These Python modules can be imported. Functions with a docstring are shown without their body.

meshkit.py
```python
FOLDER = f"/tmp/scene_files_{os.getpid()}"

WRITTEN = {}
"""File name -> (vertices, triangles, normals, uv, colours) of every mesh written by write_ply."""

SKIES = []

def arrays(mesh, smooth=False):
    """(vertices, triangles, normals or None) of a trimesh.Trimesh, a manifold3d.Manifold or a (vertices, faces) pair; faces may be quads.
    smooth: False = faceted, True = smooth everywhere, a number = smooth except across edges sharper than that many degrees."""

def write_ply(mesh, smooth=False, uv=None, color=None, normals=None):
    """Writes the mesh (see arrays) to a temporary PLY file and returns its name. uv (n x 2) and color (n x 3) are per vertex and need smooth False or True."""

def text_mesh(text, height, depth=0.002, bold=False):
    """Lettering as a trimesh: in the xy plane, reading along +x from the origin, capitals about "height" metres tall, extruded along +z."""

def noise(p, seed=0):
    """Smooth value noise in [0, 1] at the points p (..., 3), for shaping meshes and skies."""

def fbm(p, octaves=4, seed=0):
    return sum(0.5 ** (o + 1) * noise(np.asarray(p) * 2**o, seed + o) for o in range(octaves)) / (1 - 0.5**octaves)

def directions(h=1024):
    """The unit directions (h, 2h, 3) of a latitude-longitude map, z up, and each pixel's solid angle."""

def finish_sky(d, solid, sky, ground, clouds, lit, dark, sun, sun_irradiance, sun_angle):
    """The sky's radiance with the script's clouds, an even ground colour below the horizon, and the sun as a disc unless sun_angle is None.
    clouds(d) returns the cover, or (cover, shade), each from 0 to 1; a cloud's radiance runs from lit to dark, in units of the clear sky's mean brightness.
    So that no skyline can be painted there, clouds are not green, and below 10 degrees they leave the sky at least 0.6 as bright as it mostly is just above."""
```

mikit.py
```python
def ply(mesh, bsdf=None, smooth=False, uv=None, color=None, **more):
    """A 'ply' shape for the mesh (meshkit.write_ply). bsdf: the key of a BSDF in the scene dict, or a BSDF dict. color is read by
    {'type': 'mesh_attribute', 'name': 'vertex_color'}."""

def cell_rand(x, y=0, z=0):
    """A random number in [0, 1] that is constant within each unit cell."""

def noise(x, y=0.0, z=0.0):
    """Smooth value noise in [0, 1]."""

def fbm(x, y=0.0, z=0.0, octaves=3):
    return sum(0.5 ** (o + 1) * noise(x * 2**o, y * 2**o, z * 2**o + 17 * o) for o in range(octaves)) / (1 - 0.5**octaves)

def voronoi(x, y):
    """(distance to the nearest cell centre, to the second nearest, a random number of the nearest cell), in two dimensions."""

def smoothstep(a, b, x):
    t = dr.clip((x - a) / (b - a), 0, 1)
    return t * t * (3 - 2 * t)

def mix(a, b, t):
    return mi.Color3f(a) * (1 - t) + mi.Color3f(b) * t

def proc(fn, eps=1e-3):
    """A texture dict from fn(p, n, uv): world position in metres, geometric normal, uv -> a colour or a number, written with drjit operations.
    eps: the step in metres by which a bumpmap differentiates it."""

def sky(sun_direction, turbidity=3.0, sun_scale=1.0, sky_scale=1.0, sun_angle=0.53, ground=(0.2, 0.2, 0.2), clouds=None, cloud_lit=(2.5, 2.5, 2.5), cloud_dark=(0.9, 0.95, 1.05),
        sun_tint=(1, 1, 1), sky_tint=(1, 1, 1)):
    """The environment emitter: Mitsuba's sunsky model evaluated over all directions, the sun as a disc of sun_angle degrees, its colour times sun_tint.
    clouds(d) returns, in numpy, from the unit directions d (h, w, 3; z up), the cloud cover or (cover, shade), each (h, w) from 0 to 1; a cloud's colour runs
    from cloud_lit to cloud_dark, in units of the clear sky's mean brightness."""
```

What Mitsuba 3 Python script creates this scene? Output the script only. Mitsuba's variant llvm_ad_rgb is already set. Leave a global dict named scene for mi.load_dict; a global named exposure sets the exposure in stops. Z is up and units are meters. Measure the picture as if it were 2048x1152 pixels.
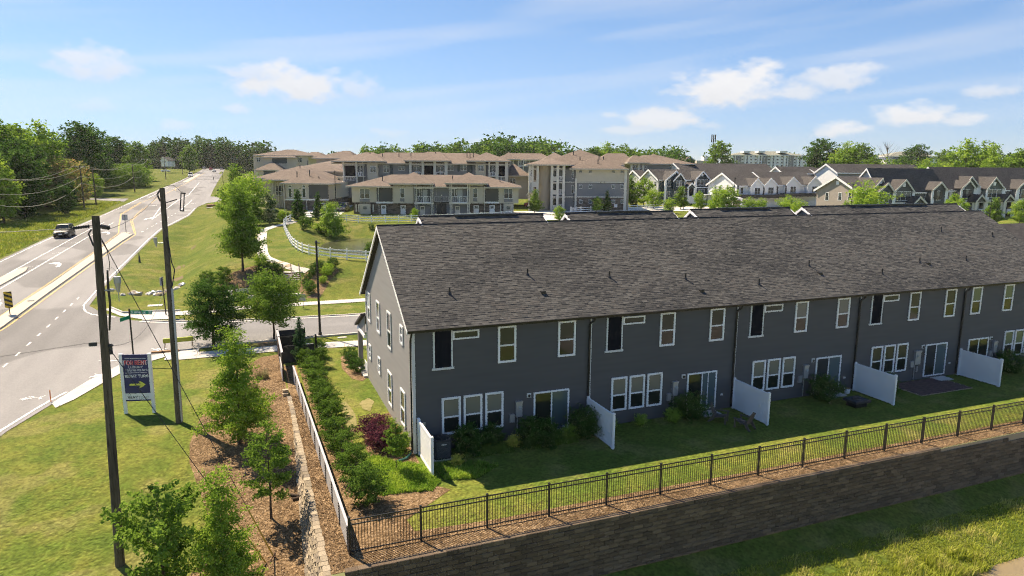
import math, random
import numpy as np, trimesh, mitsuba as mi, drjit as dr
import mikit, meshkit
from mikit import noise, fbm, voronoi, cell_rand, smoothstep, mix
from scipy.spatial import Delaunay
from shapely.geometry import Polygon, LineString, Point
import shapely
T = mi.ScalarTransform4f
scene, labels = {}, {}

# ------------------------------------------------------------------ camera, sky, exposure
CAM = np.array([-7.2267, -31.4791, 14.06])
YAW, PITCH, ROLL = map(math.radians, (21.4371, 10.0548, 0.3992))
_f = np.array([math.sin(YAW) * math.cos(PITCH), math.cos(YAW) * math.cos(PITCH), -math.sin(PITCH)])
_r = np.cross(_f, [0, 0, 1]); _r /= np.linalg.norm(_r)
_u = np.cross(_r, _f)
_up = _u * math.cos(ROLL) - _r * math.sin(ROLL)
scene['camera'] = {'type': 'perspective', 'fov': 2 * math.degrees(math.atan(1024 / 1366)), 'fov_axis': 'x',
                   'near_clip': 0.3, 'far_clip': 6000.0,
                   'to_world': T().look_at(origin=CAM.tolist(), target=(CAM + _f).tolist(), up=_up.tolist())}
_el = math.radians(51)
SUN = (-0.47 * math.cos(_el), 0.883 * math.cos(_el), math.sin(_el))


def clouds(d):
    az = np.degrees(np.arctan2(d[..., 0], d[..., 1])); el = np.degrees(np.arcsin(d[..., 2]))
    q = np.stack([np.sin(np.radians(az)) * 9, np.cos(np.radians(az)) * 9, el / 4.2], -1)
    n = meshkit.fbm(q * 2.2, 5, 3); n2 = meshkit.fbm(q * 7.0 + 7, 4, 9)
    cov = np.zeros_like(az); sh = np.zeros_like(az)
    n3 = meshkit.fbm(q * 19.0 + 3, 3, 15)
    for a, e, ra, re, k in CLOUDS:
        da = (az - a + 180) % 360 - 180
        g = np.exp(-((da / ra) ** 2) - ((e - el) / np.where(el < e, re * .75, re * 1.2)) ** 2)
        body = g * 1.25 + ((n - .5) * 1.15 + (n2 - .5) * .9 + (n3 - .5) * .35) * np.clip(g * 2.2, 0, 1) - .52
        cov = np.maximum(cov, k * np.clip(body * 1.75, 0, 1))
        sh = np.maximum(sh, np.clip(g * 1.5, 0, 1) * np.clip((e - el) / re * .8 + .35 + (n2 - .5) * .8, 0, 1))
    # thin high streaks, all round
    w = meshkit.fbm(np.stack([az / 30 + el / 7, el * .62 - az / 13, az * 0], -1), 4, 21)
    st = np.clip((w - 0.47) * 1.1, 0, 0.3) * np.clip(el / 6, 0, 1) * np.clip((60 - el) / 30, 0, 1)
    # a scatter of the same small clouds outside the view
    out = np.clip((n - 0.62) * 4, 0, 0.75) * np.exp(-((el - 12) / 8) ** 2) * (np.abs((az - 21 + 180) % 360 - 180) > 44)
    hz = 0.34 * np.exp(-np.clip(el, 0, 90) / 6.5)
    cov = np.clip(np.maximum(np.maximum(cov, out), 1 - (1 - st) * (1 - hz)), 0, 1)
    return cov, np.clip(sh * 0.45, 0, 1)


CLOUDS = [(-9.4, 6.7, 3.6, 1.5, .75), (4.4, 5.9, 5.2, 1.9, .95), (.9, 6.8, 3.2, .8, .7), (9.0, 6.0, 2.5, 1.3, .6), (-.2, 4.1, 2.4, .5, .6), (11.6, 2.6, 2.4, .6, .5),
          (37.9, 5.9, 6.2, 2.1, 1.), (43.5, 5.6, 3., 1.0, .8), (46.0, 6.4, 3.8, 1.4, .8), (33., 3.8, 5.8, 1.1, .9), (30.6, 3.0, 3.4, .7, .7), (51.0, 3.7, 3.4, 1.3, .95), (46.4, 2.8, 2.8, 1.1, .9), (54.2, 3.3, 2.3, .8, .8),
          (-4.2, 2.8, 2., .7, .5), (18.6, 2.0, 2.2, .5, .5), (-9, 4.0, 2.2, .6, .45), (37., 3.3, 1.8, .5, .6), (55.5, 5.2, 2.0, .6, .7)]
scene['sky'] = mikit.sky(SUN, turbidity=3.0, clouds=clouds, ground=(0.16, 0.17, 0.08), cloud_lit=(2.7, 2.72, 2.8), cloud_dark=(2.0, 2.08, 2.25), sky_tint=(0.78, 0.96, 1.2), sun_scale=1.85, sky_scale=.92)
exposure = 2.0


# ------------------------------------------------------------------ terrain
def S(a, b, x):
    t = np.clip((np.asarray(x, float) - a) / (b - a), 0, 1)
    return t * t * (3 - 2 * t)


def road_z(Y):
    t = np.minimum(np.asarray(Y, float), 520) - 24
    return .023 * np.where(t < -12, 0, np.where(t > 12, t, (t + 12) ** 2 / 48))


WALLX = -5.25
POND = (11., 77., 11.5, 21.)


def wall_y(X):
    return -9.1 + (np.asarray(X, float) + 4.6) * 0.0085


def H(X, Y, side=None):
    X = np.asarray(X, float); Y = np.asarray(Y, float)
    hill = 2.6 * S(42.5, 55, Y) + 1.6 * S(60, 115, Y) + .011 * np.clip(Y - 115, 0, 350)
    w = S(-18.5, -8, X)
    z = road_z(Y) * (1 - w) + hill * w
    z = z - 1.0 * np.exp(-((X + 15.5) / 2.6) ** 2) * S(40, 55, Y) * S(130, 95, Y)
    d = np.sqrt(((X - POND[0]) / POND[2]) ** 2 + ((Y - POND[1]) / POND[3]) ** 2)
    z = z - 2.2 * S(1.0, .4, d)
    far = S(300, 520, np.hypot(X - 20, Y)) * 1.5 * 0
    if side is None:
        left = X < WALLX
        low = (Y < wall_y(X)) & ~left
    else:
        left, low = np.full(X.shape, side == 'left'), np.full(X.shape, side == 'low')
    z = np.where(left, z - 1.5 * S(9, -8, Y), z)
    dd = np.clip(wall_y(X) - Y, 0, 5.2)
    z = np.where(low, -2.45 - .25 * dd, z)
    return z


# ------------------------------------------------------------------ mesh helpers
class MB:
    def __init__(self):
        self.v, self.f, self.c, self.n = [], [], [], 0

    def add(self, v, f, c=None):
        v = np.asarray(v, float).reshape(-1, 3); f = np.asarray(f, int)
        if f.shape[1] == 4:
            f = np.vstack([f[:, [0, 1, 2]], f[:, [0, 2, 3]]])
        self.v.append(v); self.f.append(f + self.n); self.n += len(v)
        if c is not None:
            self.c.append(np.broadcast_to(np.asarray(c, float), (len(v), 3)))
        return self

    def hexa(self, p, c=None):
        """p: 4 bottom corners counter-clockwise from above, then 4 top corners"""
        return self.add(p, [[3, 2, 1, 0], [4, 5, 6, 7], [0, 1, 5, 4], [1, 2, 6, 5], [2, 3, 7, 6], [3, 0, 4, 7]], c)

    def box(self, x0, x1, y0, y1, z0, z1, c=None):
        return self.hexa([(x0, y0, z0), (x1, y0, z0), (x1, y1, z0), (x0, y1, z0), (x0, y0, z1), (x1, y0, z1), (x1, y1, z1), (x0, y1, z1)], c)

    def quad(self, a, b, cc, d, c=None):
        return self.add([a, b, cc, d], [[0, 1, 2, 3]], c)

    def tri(self, a, b, cc, c=None):
        return self.add([a, b, cc], [[0, 1, 2]], c)

    def tube(self, pts, r, sides=8, c=None, cap=True):
        p = np.asarray(pts, float); n = len(p)
        r = np.broadcast_to(np.asarray(r, float), (n,))
        t = np.gradient(p, axis=0); t /= np.linalg.norm(t, axis=1, keepdims=True) + 1e-12
        ref = np.array([0, 0, 1.]) if abs(t[:, 2]).mean() < .85 else np.array([1., 0, 0])
        a = np.cross(t, ref); a /= np.linalg.norm(a, axis=1, keepdims=True) + 1e-12
        b = np.cross(t, a)
        g = np.arange(sides) * 2 * np.pi / sides
        v = (p[:, None] + r[:, None, None] * (np.cos(g)[None, :, None] * a[:, None] + np.sin(g)[None, :, None] * b[:, None])).reshape(-1, 3)
        i, j = np.meshgrid(np.arange(n - 1), np.arange(sides), indexing='ij')
        q = np.stack([i * sides + j, (i + 1) * sides + j, (i + 1) * sides + (j + 1) % sides, i * sides + (j + 1) % sides], -1).reshape(-1, 4)
        f = np.vstack([q[:, [0, 1, 2]], q[:, [0, 2, 3]]])
        if cap:
            k = len(v); v = np.vstack([v, p[:1], p[-1:]])
            jj = np.arange(sides)
            f = np.vstack([f, np.stack([np.full(sides, k), jj, (jj + 1) % sides], 1), np.stack([np.full(sides, k + 1), (n - 1) * sides + (jj + 1) % sides, (n - 1) * sides + jj], 1)])
        return self.add(v, f, c)

    def cyl(self, p0, p1, r0, r1=None, sides=12, c=None):
        return self.tube([p0, p1], [r0, r0 if r1 is None else r1], sides, c)

    def prism(self, poly, axis, a, b, c=None):
        """polygon (list of 2-d points) extruded along axis ('x','y','z') from a to b"""
        g = trimesh.creation.extrude_polygon(Polygon(poly), b - a, engine='earcut')
        v = np.array(g.vertices); v[:, 2] += a
        if axis == 'y':
            v = np.stack([v[:, 0], -v[:, 2] + a + b, v[:, 1]], 1); v[:, 1] = v[:, 1]
        if axis == 'x':
            v = np.stack([v[:, 2], v[:, 0], v[:, 1]], 1)
        return self.add(v, g.faces, c)

    def mesh(self, m, c=None):
        return self.add(m.vertices, m.faces, c)

    def get(self, fr=None):
        v, f = np.vstack(self.v), np.vstack(self.f)
        return (fr(v) if fr is not None else v), f


class Fr:
    """a local frame: u to the right along a facade, v away behind it, z up"""
    def __init__(self, o, deg=0., k=1.):
        self.o, self.k, a = np.asarray(o, float), k, math.radians(deg)
        self.m = np.array([[math.cos(a), -math.sin(a), 0], [math.sin(a), math.cos(a), 0], [0, 0, 1]])

    def __call__(self, v):
        return (np.asarray(v, float) * self.k) @ self.m.T + self.o


COUNT = {}


def nk(name):
    n = COUNT.get(name, -1) + 1
    COUNT[name] = n
    return name if n == 0 else f'{name}_{n:03d}'


def thing(name, label, cat, group=None, kind=None):
    key = nk(name)
    labels[key] = {'label': label, 'category': cat}
    if group: labels[key]['group'] = group
    if kind: labels[key]['kind'] = kind
    return key


def put(key, mb, mat, smooth=False, fr=None):
    v, f = mb.get(fr)
    c = np.vstack(mb.c) if mb.c else None
    scene[key] = mikit.ply((v, f), mat, smooth=(True if (c is not None and smooth) else smooth), color=c)
    return key


def part(holder, name, mb, mat, smooth=False, fr=None, label=None, stuff=False):
    key = put(nk(f'{holder}__{name}'), mb, mat, smooth, fr)
    if label or stuff:
        labels[key] = {**({'label': label} if label else {}), **({'kind': 'stuff'} if stuff else {})}
    return key


def share(key, d, tw):
    scene[key] = {**d, 'to_world': tw}
    return key


def struct(name, mb, mat, smooth=False, label=None, fr=None):
    key = put(nk(name), mb, mat, smooth, fr)
    labels[key] = {'kind': 'structure', **({'label': label} if label else {})}
    return key


def stuff(name, mb, mat, label, cat, smooth=False):
    key = put(nk(name), mb, mat, smooth)
    labels[key] = {'kind': 'stuff', 'label': label, 'category': cat}
    return key


def drape(poly, step, dz=0., side=None, hf=None):
    """a polygon laid over the terrain as a triangle sheet"""
    P = Polygon(poly) if not hasattr(poly, 'bounds') else poly
    hf = hf or (lambda x, y: H(x, y, side))
    xs0, ys0, xs1, ys1 = P.bounds
    gx, gy = np.meshgrid(np.arange(xs0, xs1 + step, step), np.arange(ys0, ys1 + step, step))
    g = np.stack([gx.ravel(), gy.ravel()], 1)
    g = g[shapely.contains_xy(P.buffer(-step * .35), g[:, 0], g[:, 1])]
    bd = []
    for ring in [P.exterior, *P.interiors]:
        L = ring.length; n = max(int(L / step), 3)
        cs = np.array(ring.coords)[:-1]
        bd += [np.array([ring.interpolate(t).coords[0] for t in np.linspace(0, L, n, endpoint=False)]), cs]
    pts = np.unique(np.round(np.vstack([g] + bd), 4), axis=0)
    tri = Delaunay(pts).simplices
    cen = pts[tri].mean(1)
    tri = tri[shapely.contains_xy(P, cen[:, 0], cen[:, 1])]
    a, b, c = pts[tri[:, 0]], pts[tri[:, 1]], pts[tri[:, 2]]
    cr = (b[:, 0] - a[:, 0]) * (c[:, 1] - a[:, 1]) - (b[:, 1] - a[:, 1]) * (c[:, 0] - a[:, 0])
    tri = np.where((cr < 0)[:, None], tri[:, ::-1], tri)[np.abs(cr) > 1e-7]
    return np.column_stack([pts, hf(pts[:, 0], pts[:, 1]) + dz]), tri


def resample(pts, step):
    L = LineString(pts); n = max(int(L.length / step), 1)
    return np.array([L.interpolate(t).coords[0] for t in np.linspace(0, L.length, n + 1)])


def ribbon(pts, width, dz, step=2., hf=H, thick=0.0):
    """a strip of the given width along a plan polyline, on the terrain"""
    p = resample(pts, step)
    t = np.gradient(p, axis=0); t /= np.linalg.norm(t, axis=1, keepdims=True)
    nrm = np.stack([-t[:, 1], t[:, 0]], 1)
    l, r = p + nrm * width / 2, p - nrm * width / 2
    n = len(p)
    zl, zr = hf(l[:, 0], l[:, 1]) + dz, hf(r[:, 0], r[:, 1]) + dz
    rows = [np.column_stack([l, zl]), np.column_stack([r, zr])]
    m = MB(); i = np.arange(n - 1)
    m.add(np.vstack(rows), np.stack([i, n + i, n + i + 1, i + 1], 1))
    if thick:
        d = np.array([0, 0, thick])
        m.add(np.vstack([rows[0], rows[0] - d]), np.stack([i, i + 1, n + i + 1, n + i], 1))
        m.add(np.vstack([rows[1], rows[1] - d]), np.stack([i, n + i, n + i + 1, i + 1], 1))
        for e, flip in ((0, False), (n - 1, True)):
            q = [rows[0][e], rows[0][e] - d, rows[1][e] - d, rows[1][e]]
            m.quad(*(q[::-1] if flip else q))
    return m


# ------------------------------------------------------------------ materials
def rgb(*c):
    return {'type': 'rgb', 'value': list(c)}


def mat(key, color, rough=.6, spec=.4, metal=0., coat=0., two=True):
    base = mikit.proc(color) if callable(color) else (color if isinstance(color, dict) else rgb(*color))
    b = {'type': 'principled', 'base_color': base, 'roughness': rough, 'specular': spec, 'metallic': metal}
    if coat: b.update(clearcoat=coat, clearcoat_gloss=.95)
    scene[key] = {'type': 'twosided', 'b': b} if two else b


def mat_bump(key, color, bump, height, rough=.85, spec=.25, eps=.02):
    base = mikit.proc(color) if callable(color) else rgb(*color)
    scene[key] = {'type': 'twosided', 'b': {'type': 'bumpmap', 'scale': height, 'tex': mikit.proc(bump, eps), 'n': {'type': 'principled', 'base_color': base, 'roughness': rough, 'specular': spec}}}


def f_grass(p, n, uv):
    big = fbm(p.x * .16 + 31, p.y * .16, 0, 3); mid = fbm(p.x * 1.3, p.y * 1.3, 3, 3); fine = fbm(p.x * 9, p.y * 9, 5, 2)
    c = mix((.088, .124, .018), (.142, .152, .028), smoothstep(.3, .7, big * .45 + mid * .55))
    c = mix(c, (.060, .100, .014), smoothstep(.5, .78, fbm(p.x * .33 + 9, p.y * .33 + 4, 8, 3)) * .6)
    dry = smoothstep(.56, .74, fbm(p.x * .5 + 70, p.y * .5 + 20, 2, 4)) * .38
    c = mix(c, (.23, .19, .075), dry)
    return c * (.55 + .9 * fine)


def f_mulch(p, n, uv):
    a = fbm(p.x * 11, p.y * 11, p.z * 11, 3); b = fbm(p.x * 1.1, p.y * 1.1, 7, 3); s = cell_rand(p.x * 23, p.y * 31, 1)
    c = mix((.100, .063, .030), (.225, .152, .082), smoothstep(.3, .75, a * .6 + b * .4))
    c = mix(c, (.42, .31, .20), dr.select(s > .93, mi.Float(.7), mi.Float(0)))
    return c * (.75 + .5 * a)


def f_asphalt(p, n, uv):
    a = fbm(p.x * .35, p.y * .05, 1, 3); b = noise(p.x * 14, p.y * 14, 2); t = fbm(p.x * 1.1, p.y * .2, 9, 2)
    seal = smoothstep(.52, .56, fbm(p.x * .12 + 40, p.y * .06, 5, 2)) * .06
    wheel = .5 + .5 * dr.cos((p.x + 36) * (2 * 3.14159 / 2.0))
    v = .215 + .05 * (a - .5) + .03 * (b - .5) + .03 * (t - .5) - seal - .012 * wheel
    return mi.Color3f(v * 1.01, v * .99, v * .965)


def f_street(p, n, uv):
    a = fbm(p.x * .2, p.y * .6, 1, 3); b = noise(p.x * 14, p.y * 14, 2)
    v = .165 + .05 * (a - .5) + .025 * (b - .5)
    return mi.Color3f(v, v * .99, v * .99)


def f_concrete(p, n, uv):
    a = fbm(p.x * .8, p.y * .8, p.z, 3); b = noise(p.x * 17, p.y * 17, p.z * 17)
    v = .47 + .14 * (a - .5) + .06 * (b - .5)
    return mi.Color3f(v, v * .955, v * .87)


def f_wood(p, n, uv):
    a = fbm(p.x * 22, p.y * 22, p.z * .9, 3); b = fbm(p.x * 5, p.y * 5, p.z * .35, 2); k = smoothstep(.66, .8, noise(p.x * 60, p.y * 60, p.z * 1.6))
    c = mix((.060, .052, .036), (.15, .125, .088), smoothstep(.25, .75, a * .5 + b * .5))
    return c * (1 - .5 * k)


def f_stone(p, n, uv):
    h = p.x * .8 + p.y * .6
    row = dr.floor(p.z * 4.2); r = cell_rand(row, dr.floor(h * 2.0 + row * .37), 4)
    c = mix((.075, .062, .05), (.21, .175, .145), r)
    return c * (.75 + .5 * noise(h * 9, p.z * 9, 3))


def f_roofbrown(p, n, uv):
    row = dr.floor(p.z * 8.5); h = p.x * .93 - p.y * .36; g = p.y * .93 + p.x * .36
    r = cell_rand(row, dr.floor(h * 2.3 + row * .5), dr.floor(g * 2.3)); b = fbm(p.x * .12, p.y * .12, p.z * .3, 2)
    v = .80 + .3 * r + .35 * (b - .5)
    return mi.Color3f(.165 * v, .131 * v, .106 * v)


def f_roofgrey(p, n, uv):
    row = dr.floor(p.z * 8.5); h = p.x * .93 - p.y * .36; g = p.y * .93 + p.x * .36
    r = cell_rand(row, dr.floor(h * 2.3 + row * .5), dr.floor(g * 2.3)); b = fbm(p.x * .2, p.y * .2, p.z * .3, 2)
    v = .72 + .4 * r + .4 * (b - .5)
    return mi.Color3f(.070 * v, .066 * v, .064 * v)


def f_siding(p, n, uv):
    v = .92 + .16 * fbm(p.x * .7, p.y * .7, p.z * 5.7, 2)
    return mi.Color3f(.080 * v, .083 * v, .087 * v)


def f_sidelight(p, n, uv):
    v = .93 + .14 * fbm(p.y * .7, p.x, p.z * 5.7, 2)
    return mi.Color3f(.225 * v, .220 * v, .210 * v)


def f_cream(p, n, uv):
    l = dr.abs(p.z * 5.2 - dr.floor(p.z * 5.2) - .5)
    v = (.93 + .12 * fbm(p.x * .6, p.y * .6, p.z * .6, 2)) * (1 - .16 * smoothstep(.42, .5, l))
    return mi.Color3f(.50 * v, .465 * v, .385 * v)


def f_greyside(p, n, uv):
    l = dr.abs(p.z * 5.2 - dr.floor(p.z * 5.2) - .5)
    v = (.93 + .12 * fbm(p.x * .6, p.y * .6, p.z * .6, 2)) * (1 - .2 * smoothstep(.42, .5, l))
    return mi.Color3f(.205 * v, .212 * v, .225 * v)


def f_water(p, n, uv):
    return fbm(p.x * 2.2, p.y * 2.2, 1, 3)


def f_dry(p, n, uv):
    return mix((.145, .14, .045), (.25, .215, .10), fbm(p.x * 5, p.y * 5, 3, 3))


VC = {'type': 'mesh_attribute', 'name': 'vertex_color'}
mat_bump('m_grass', f_grass, lambda p, n, uv: fbm(p.x * 8, p.y * 8, 3, 2), .07, .95, .1)
mat_bump('m_mulch', f_mulch, lambda p, n, uv: fbm(p.x * 10, p.y * 10, 3, 2), .05, .95, .15)
mat('m_asphalt', f_asphalt, .85, .3)
mat('m_street', f_street, .85, .3)
mat('m_drygrass', f_dry, .95, .2)
mat('m_concrete', f_concrete, .85, .3)
mat('m_wood', f_wood, .85, .2)
mat('m_stone', f_stone, .9, .2)
mat('m_roofbrown', f_roofbrown, .9, .2)
mat('m_roofgrey', f_roofgrey, .9, .2)
mat('m_siding', f_siding, .6, .35)
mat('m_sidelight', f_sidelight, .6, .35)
mat('m_cream', f_cream, .7, .3)
mat('m_greyside', f_greyside, .7, .3)
mat('m_vc', VC, .85, .25)
mat('m_trim', (.62, .63, .62), .5)
mat('m_white', (.78, .79, .80), .35, .5)
mat('m_paintwhite', (.62, .62, .60), .7)
mat('m_paintyellow', (.56, .36, .10), .7)
mat('m_black', (.012, .012, .013), .4, .5)
mat('m_darkgrey', (.035, .038, .042), .55)
mat('m_darkpanel', (.075, .08, .078), .7)
mat('m_bluegrey', (.055, .075, .085), .7)
mat('m_darkblue', (.028, .045, .055), .7)
mat('m_taupe', (.30, .265, .235), .7)
mat('m_beige', (.36, .315, .245), .75)
mat('m_whiteside', (.72, .73, .74), .6)
mat('m_galv', (.42, .43, .44), .45, .5, .6)
mat('m_glass', (.012, .016, .016), .07, .7)
mat('m_glassblind', (.125, .135, .13), .25, .6, 0, .9)
mat('m_glasspale', (.30, .34, .36), .2, .6, 0, .9)
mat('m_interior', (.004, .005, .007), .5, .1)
mat('m_screen', (.009, .011, .016), .9, .05)
mat('m_navy', (.022, .028, .115), .45)
mat('m_red', (.62, .05, .05), .5)
mat('m_arrow', (.68, .66, .10), .5)
mat('m_signgreen', (.0, .22, .12), .4)
mat('m_guard', (.55, .36, .05), .5)
mat('m_tan', (.34, .27, .18), .85)
mat('m_bark', (.085, .065, .048), .95, .1)
mat('m_barklight', (.16, .135, .105), .95, .1)
mat('m_rubber', (.012, .012, .012), .8, .2)
mat('m_carblack', (.005, .006, .008), .45, .3)
mat('m_carwhite', (.72, .73, .74), .3, .5, 0, 1.)
mat('m_cargrey', (.10, .11, .13), .3, .5, .4, 1.)
mat('m_carsilver', (.40, .42, .44), .3, .5, .5, 1.)
mat('m_carred', (.25, .02, .02), .3, .5, 0, 1.)
mat('m_lamp', (.75, .76, .74), .2, .6, 0, 1.)
mat('m_taillight', (.45, .02, .02), .25, .6, 0, 1.)
mat('m_bin', (.02, .26, .20), .5)
mat('m_deckwood', (.11, .09, .075), .8)
mat('m_paver', (.115, .072, .062), .9, .2)
mat('m_brown', (.30, .17, .08), .8)
scene['m_leaf'] = {'type': 'principledthin', 'base_color': VC, 'roughness': .5, 'diff_trans': .75, 'spec_trans': 0.0, 'eta': 1.35}
scene['m_water'] = {'type': 'bumpmap', 'scale': .02, 'tex': mikit.proc(f_water, .05), 'n': {'type': 'principled', 'base_color': rgb(.05, .055, .03), 'roughness': .06, 'specular': .6}}
scene['m_muddy'] = {'type': 'bumpmap', 'scale': .008, 'tex': mikit.proc(f_water, .05), 'n': {'type': 'principled', 'base_color': rgb(.20, .155, .075), 'roughness': .12, 'specular': .5}}
mat('m_glassolive', (.038, .043, .036), .2, .35, 0, .25)
mat('m_glasspale2', (.085, .125, .09), .2, .6, 0, .9)
mat('m_glassblue', (.055, .09, .10), .15, .6, 0, .9)
mat('m_bluegreyside', (.16, .19, .23), .7)
mat('m_shingledark', (.05, .048, .048), .9, .2)
mat('m_bluemetal', (.10, .15, .21), .4, .5)
mat('m_fencegrey', (.34, .33, .325), .6)
mat('m_fencecap', (.40, .39, .40), .4)
mat('m_rust', (.075, .045, .035), .8)
mat('m_teal', (.03, .12, .10), .4)
mat('m_paver2', (.085, .055, .052), .9, .2)
mat('m_creamtrim', (.60, .58, .52), .6)
mat('m_brownpanel', (.105, .085, .07), .7)
mat('m_palegrey', (.47, .475, .48), .7)
mat('m_bluegreyside2', (.085, .105, .12), .7)
mat('m_darkblueg', (.055, .08, .095), .7)
mat('m_greygreen', (.11, .125, .13), .7)
mat('m_greengrey', (.085, .115, .105), .7)
mat('m_darkgrey2', (.075, .085, .09), .7)
mat('m_whiteroof', (.55, .55, .54), .7)
mat('m_roofsage', (.20, .205, .165), .9, .2)
mat('m_roofrust', (.20, .09, .06), .9, .2)
mat('m_wire', (.10, .10, .10), .5)
mat('m_copper', (.42, .40, .30), .5)
mat('m_sagetext', (.22, .30, .30), .5)
mat('m_greenlight', (.30, .42, .38), .5)
mat('m_paintyellow2', (.50, .36, .03), .5)
mat('m_signback', (.36, .37, .40), .4, .5, .3)
mat('m_orange', (.55, .14, .03), .6)
mat('m_barrier', (.30, .34, .03), .5)

# ------------------------------------------------------------------ ground
def grid(xs, ys, side=None, hf=None):
    X, Y = np.meshgrid(xs, ys)
    Z = (hf or (lambda a, b: H(a, b, side)))(X, Y)
    n, m = X.shape
    i, j = np.meshgrid(np.arange(n - 1), np.arange(m - 1), indexing='ij')
    q = np.stack([i * m + j, i * m + j + 1, (i + 1) * m + j + 1, (i + 1) * m + j], -1).reshape(-1, 4)
    return np.stack([X.ravel(), Y.ravel(), Z.ravel()], 1), q


def axis(*segs):
    return np.unique(np.round(np.concatenate([np.arange(a, b, s) for a, b, s in segs]), 3))


g = MB()
ymain = axis((-8.0, 125, 1.0), (125, 300, 5), (300, 700, 25), (700, 3001, 230))
xr = np.concatenate([[WALLX + .2], axis((-5, 60, 1.0), (60, 160, 4), (160, 700, 30), (700, 3200, 250))])
v, q = grid(xr, ymain, 'pad'); g.add(v, q)
X_, T_ = np.meshgrid(xr[xr < 200], np.linspace(0, 1, 3)); Y_ = wall_y(X_) + .1 + T_ * (-8.0 - wall_y(X_) - .1)
n_, m_ = X_.shape; i, j = np.meshgrid(np.arange(n_ - 1), np.arange(m_ - 1), indexing='ij')
g.add(np.stack([X_.ravel(), Y_.ravel(), X_.ravel() * 0], 1), np.stack([i * m_ + j, i * m_ + j + 1, (i + 1) * m_ + j + 1, (i + 1) * m_ + j], -1).reshape(-1, 4))
v, q = grid(np.concatenate([axis((-3000, -700, 230), (-700, -160, 30), (-160, -60, 5), (-60, -6, 1.0)), [WALLX]]), np.concatenate([axis((-60, -9, 2.)), ymain]), 'left'); g.add(v, q)
v, q = grid(np.concatenate([[WALLX], xr]), ymain[ymain > 11], 'pad')
v, q = grid(np.concatenate([[WALLX - .05, WALLX + .25]]), ymain[ymain > 9], 'pad'); g.add(v, q)
yl = np.concatenate([-np.array([60, 40, 30, 24, 20, 18.]), np.arange(-17, -9.2, .6)])
XL = axis((-5.2, 70, 2.5), (70, 160, 20))
X, Yo = np.meshgrid(XL, np.linspace(0, 1, 30) ** 2 * 40)
Y = wall_y(X) - .02 - Yo
n_, m_ = X.shape
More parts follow.
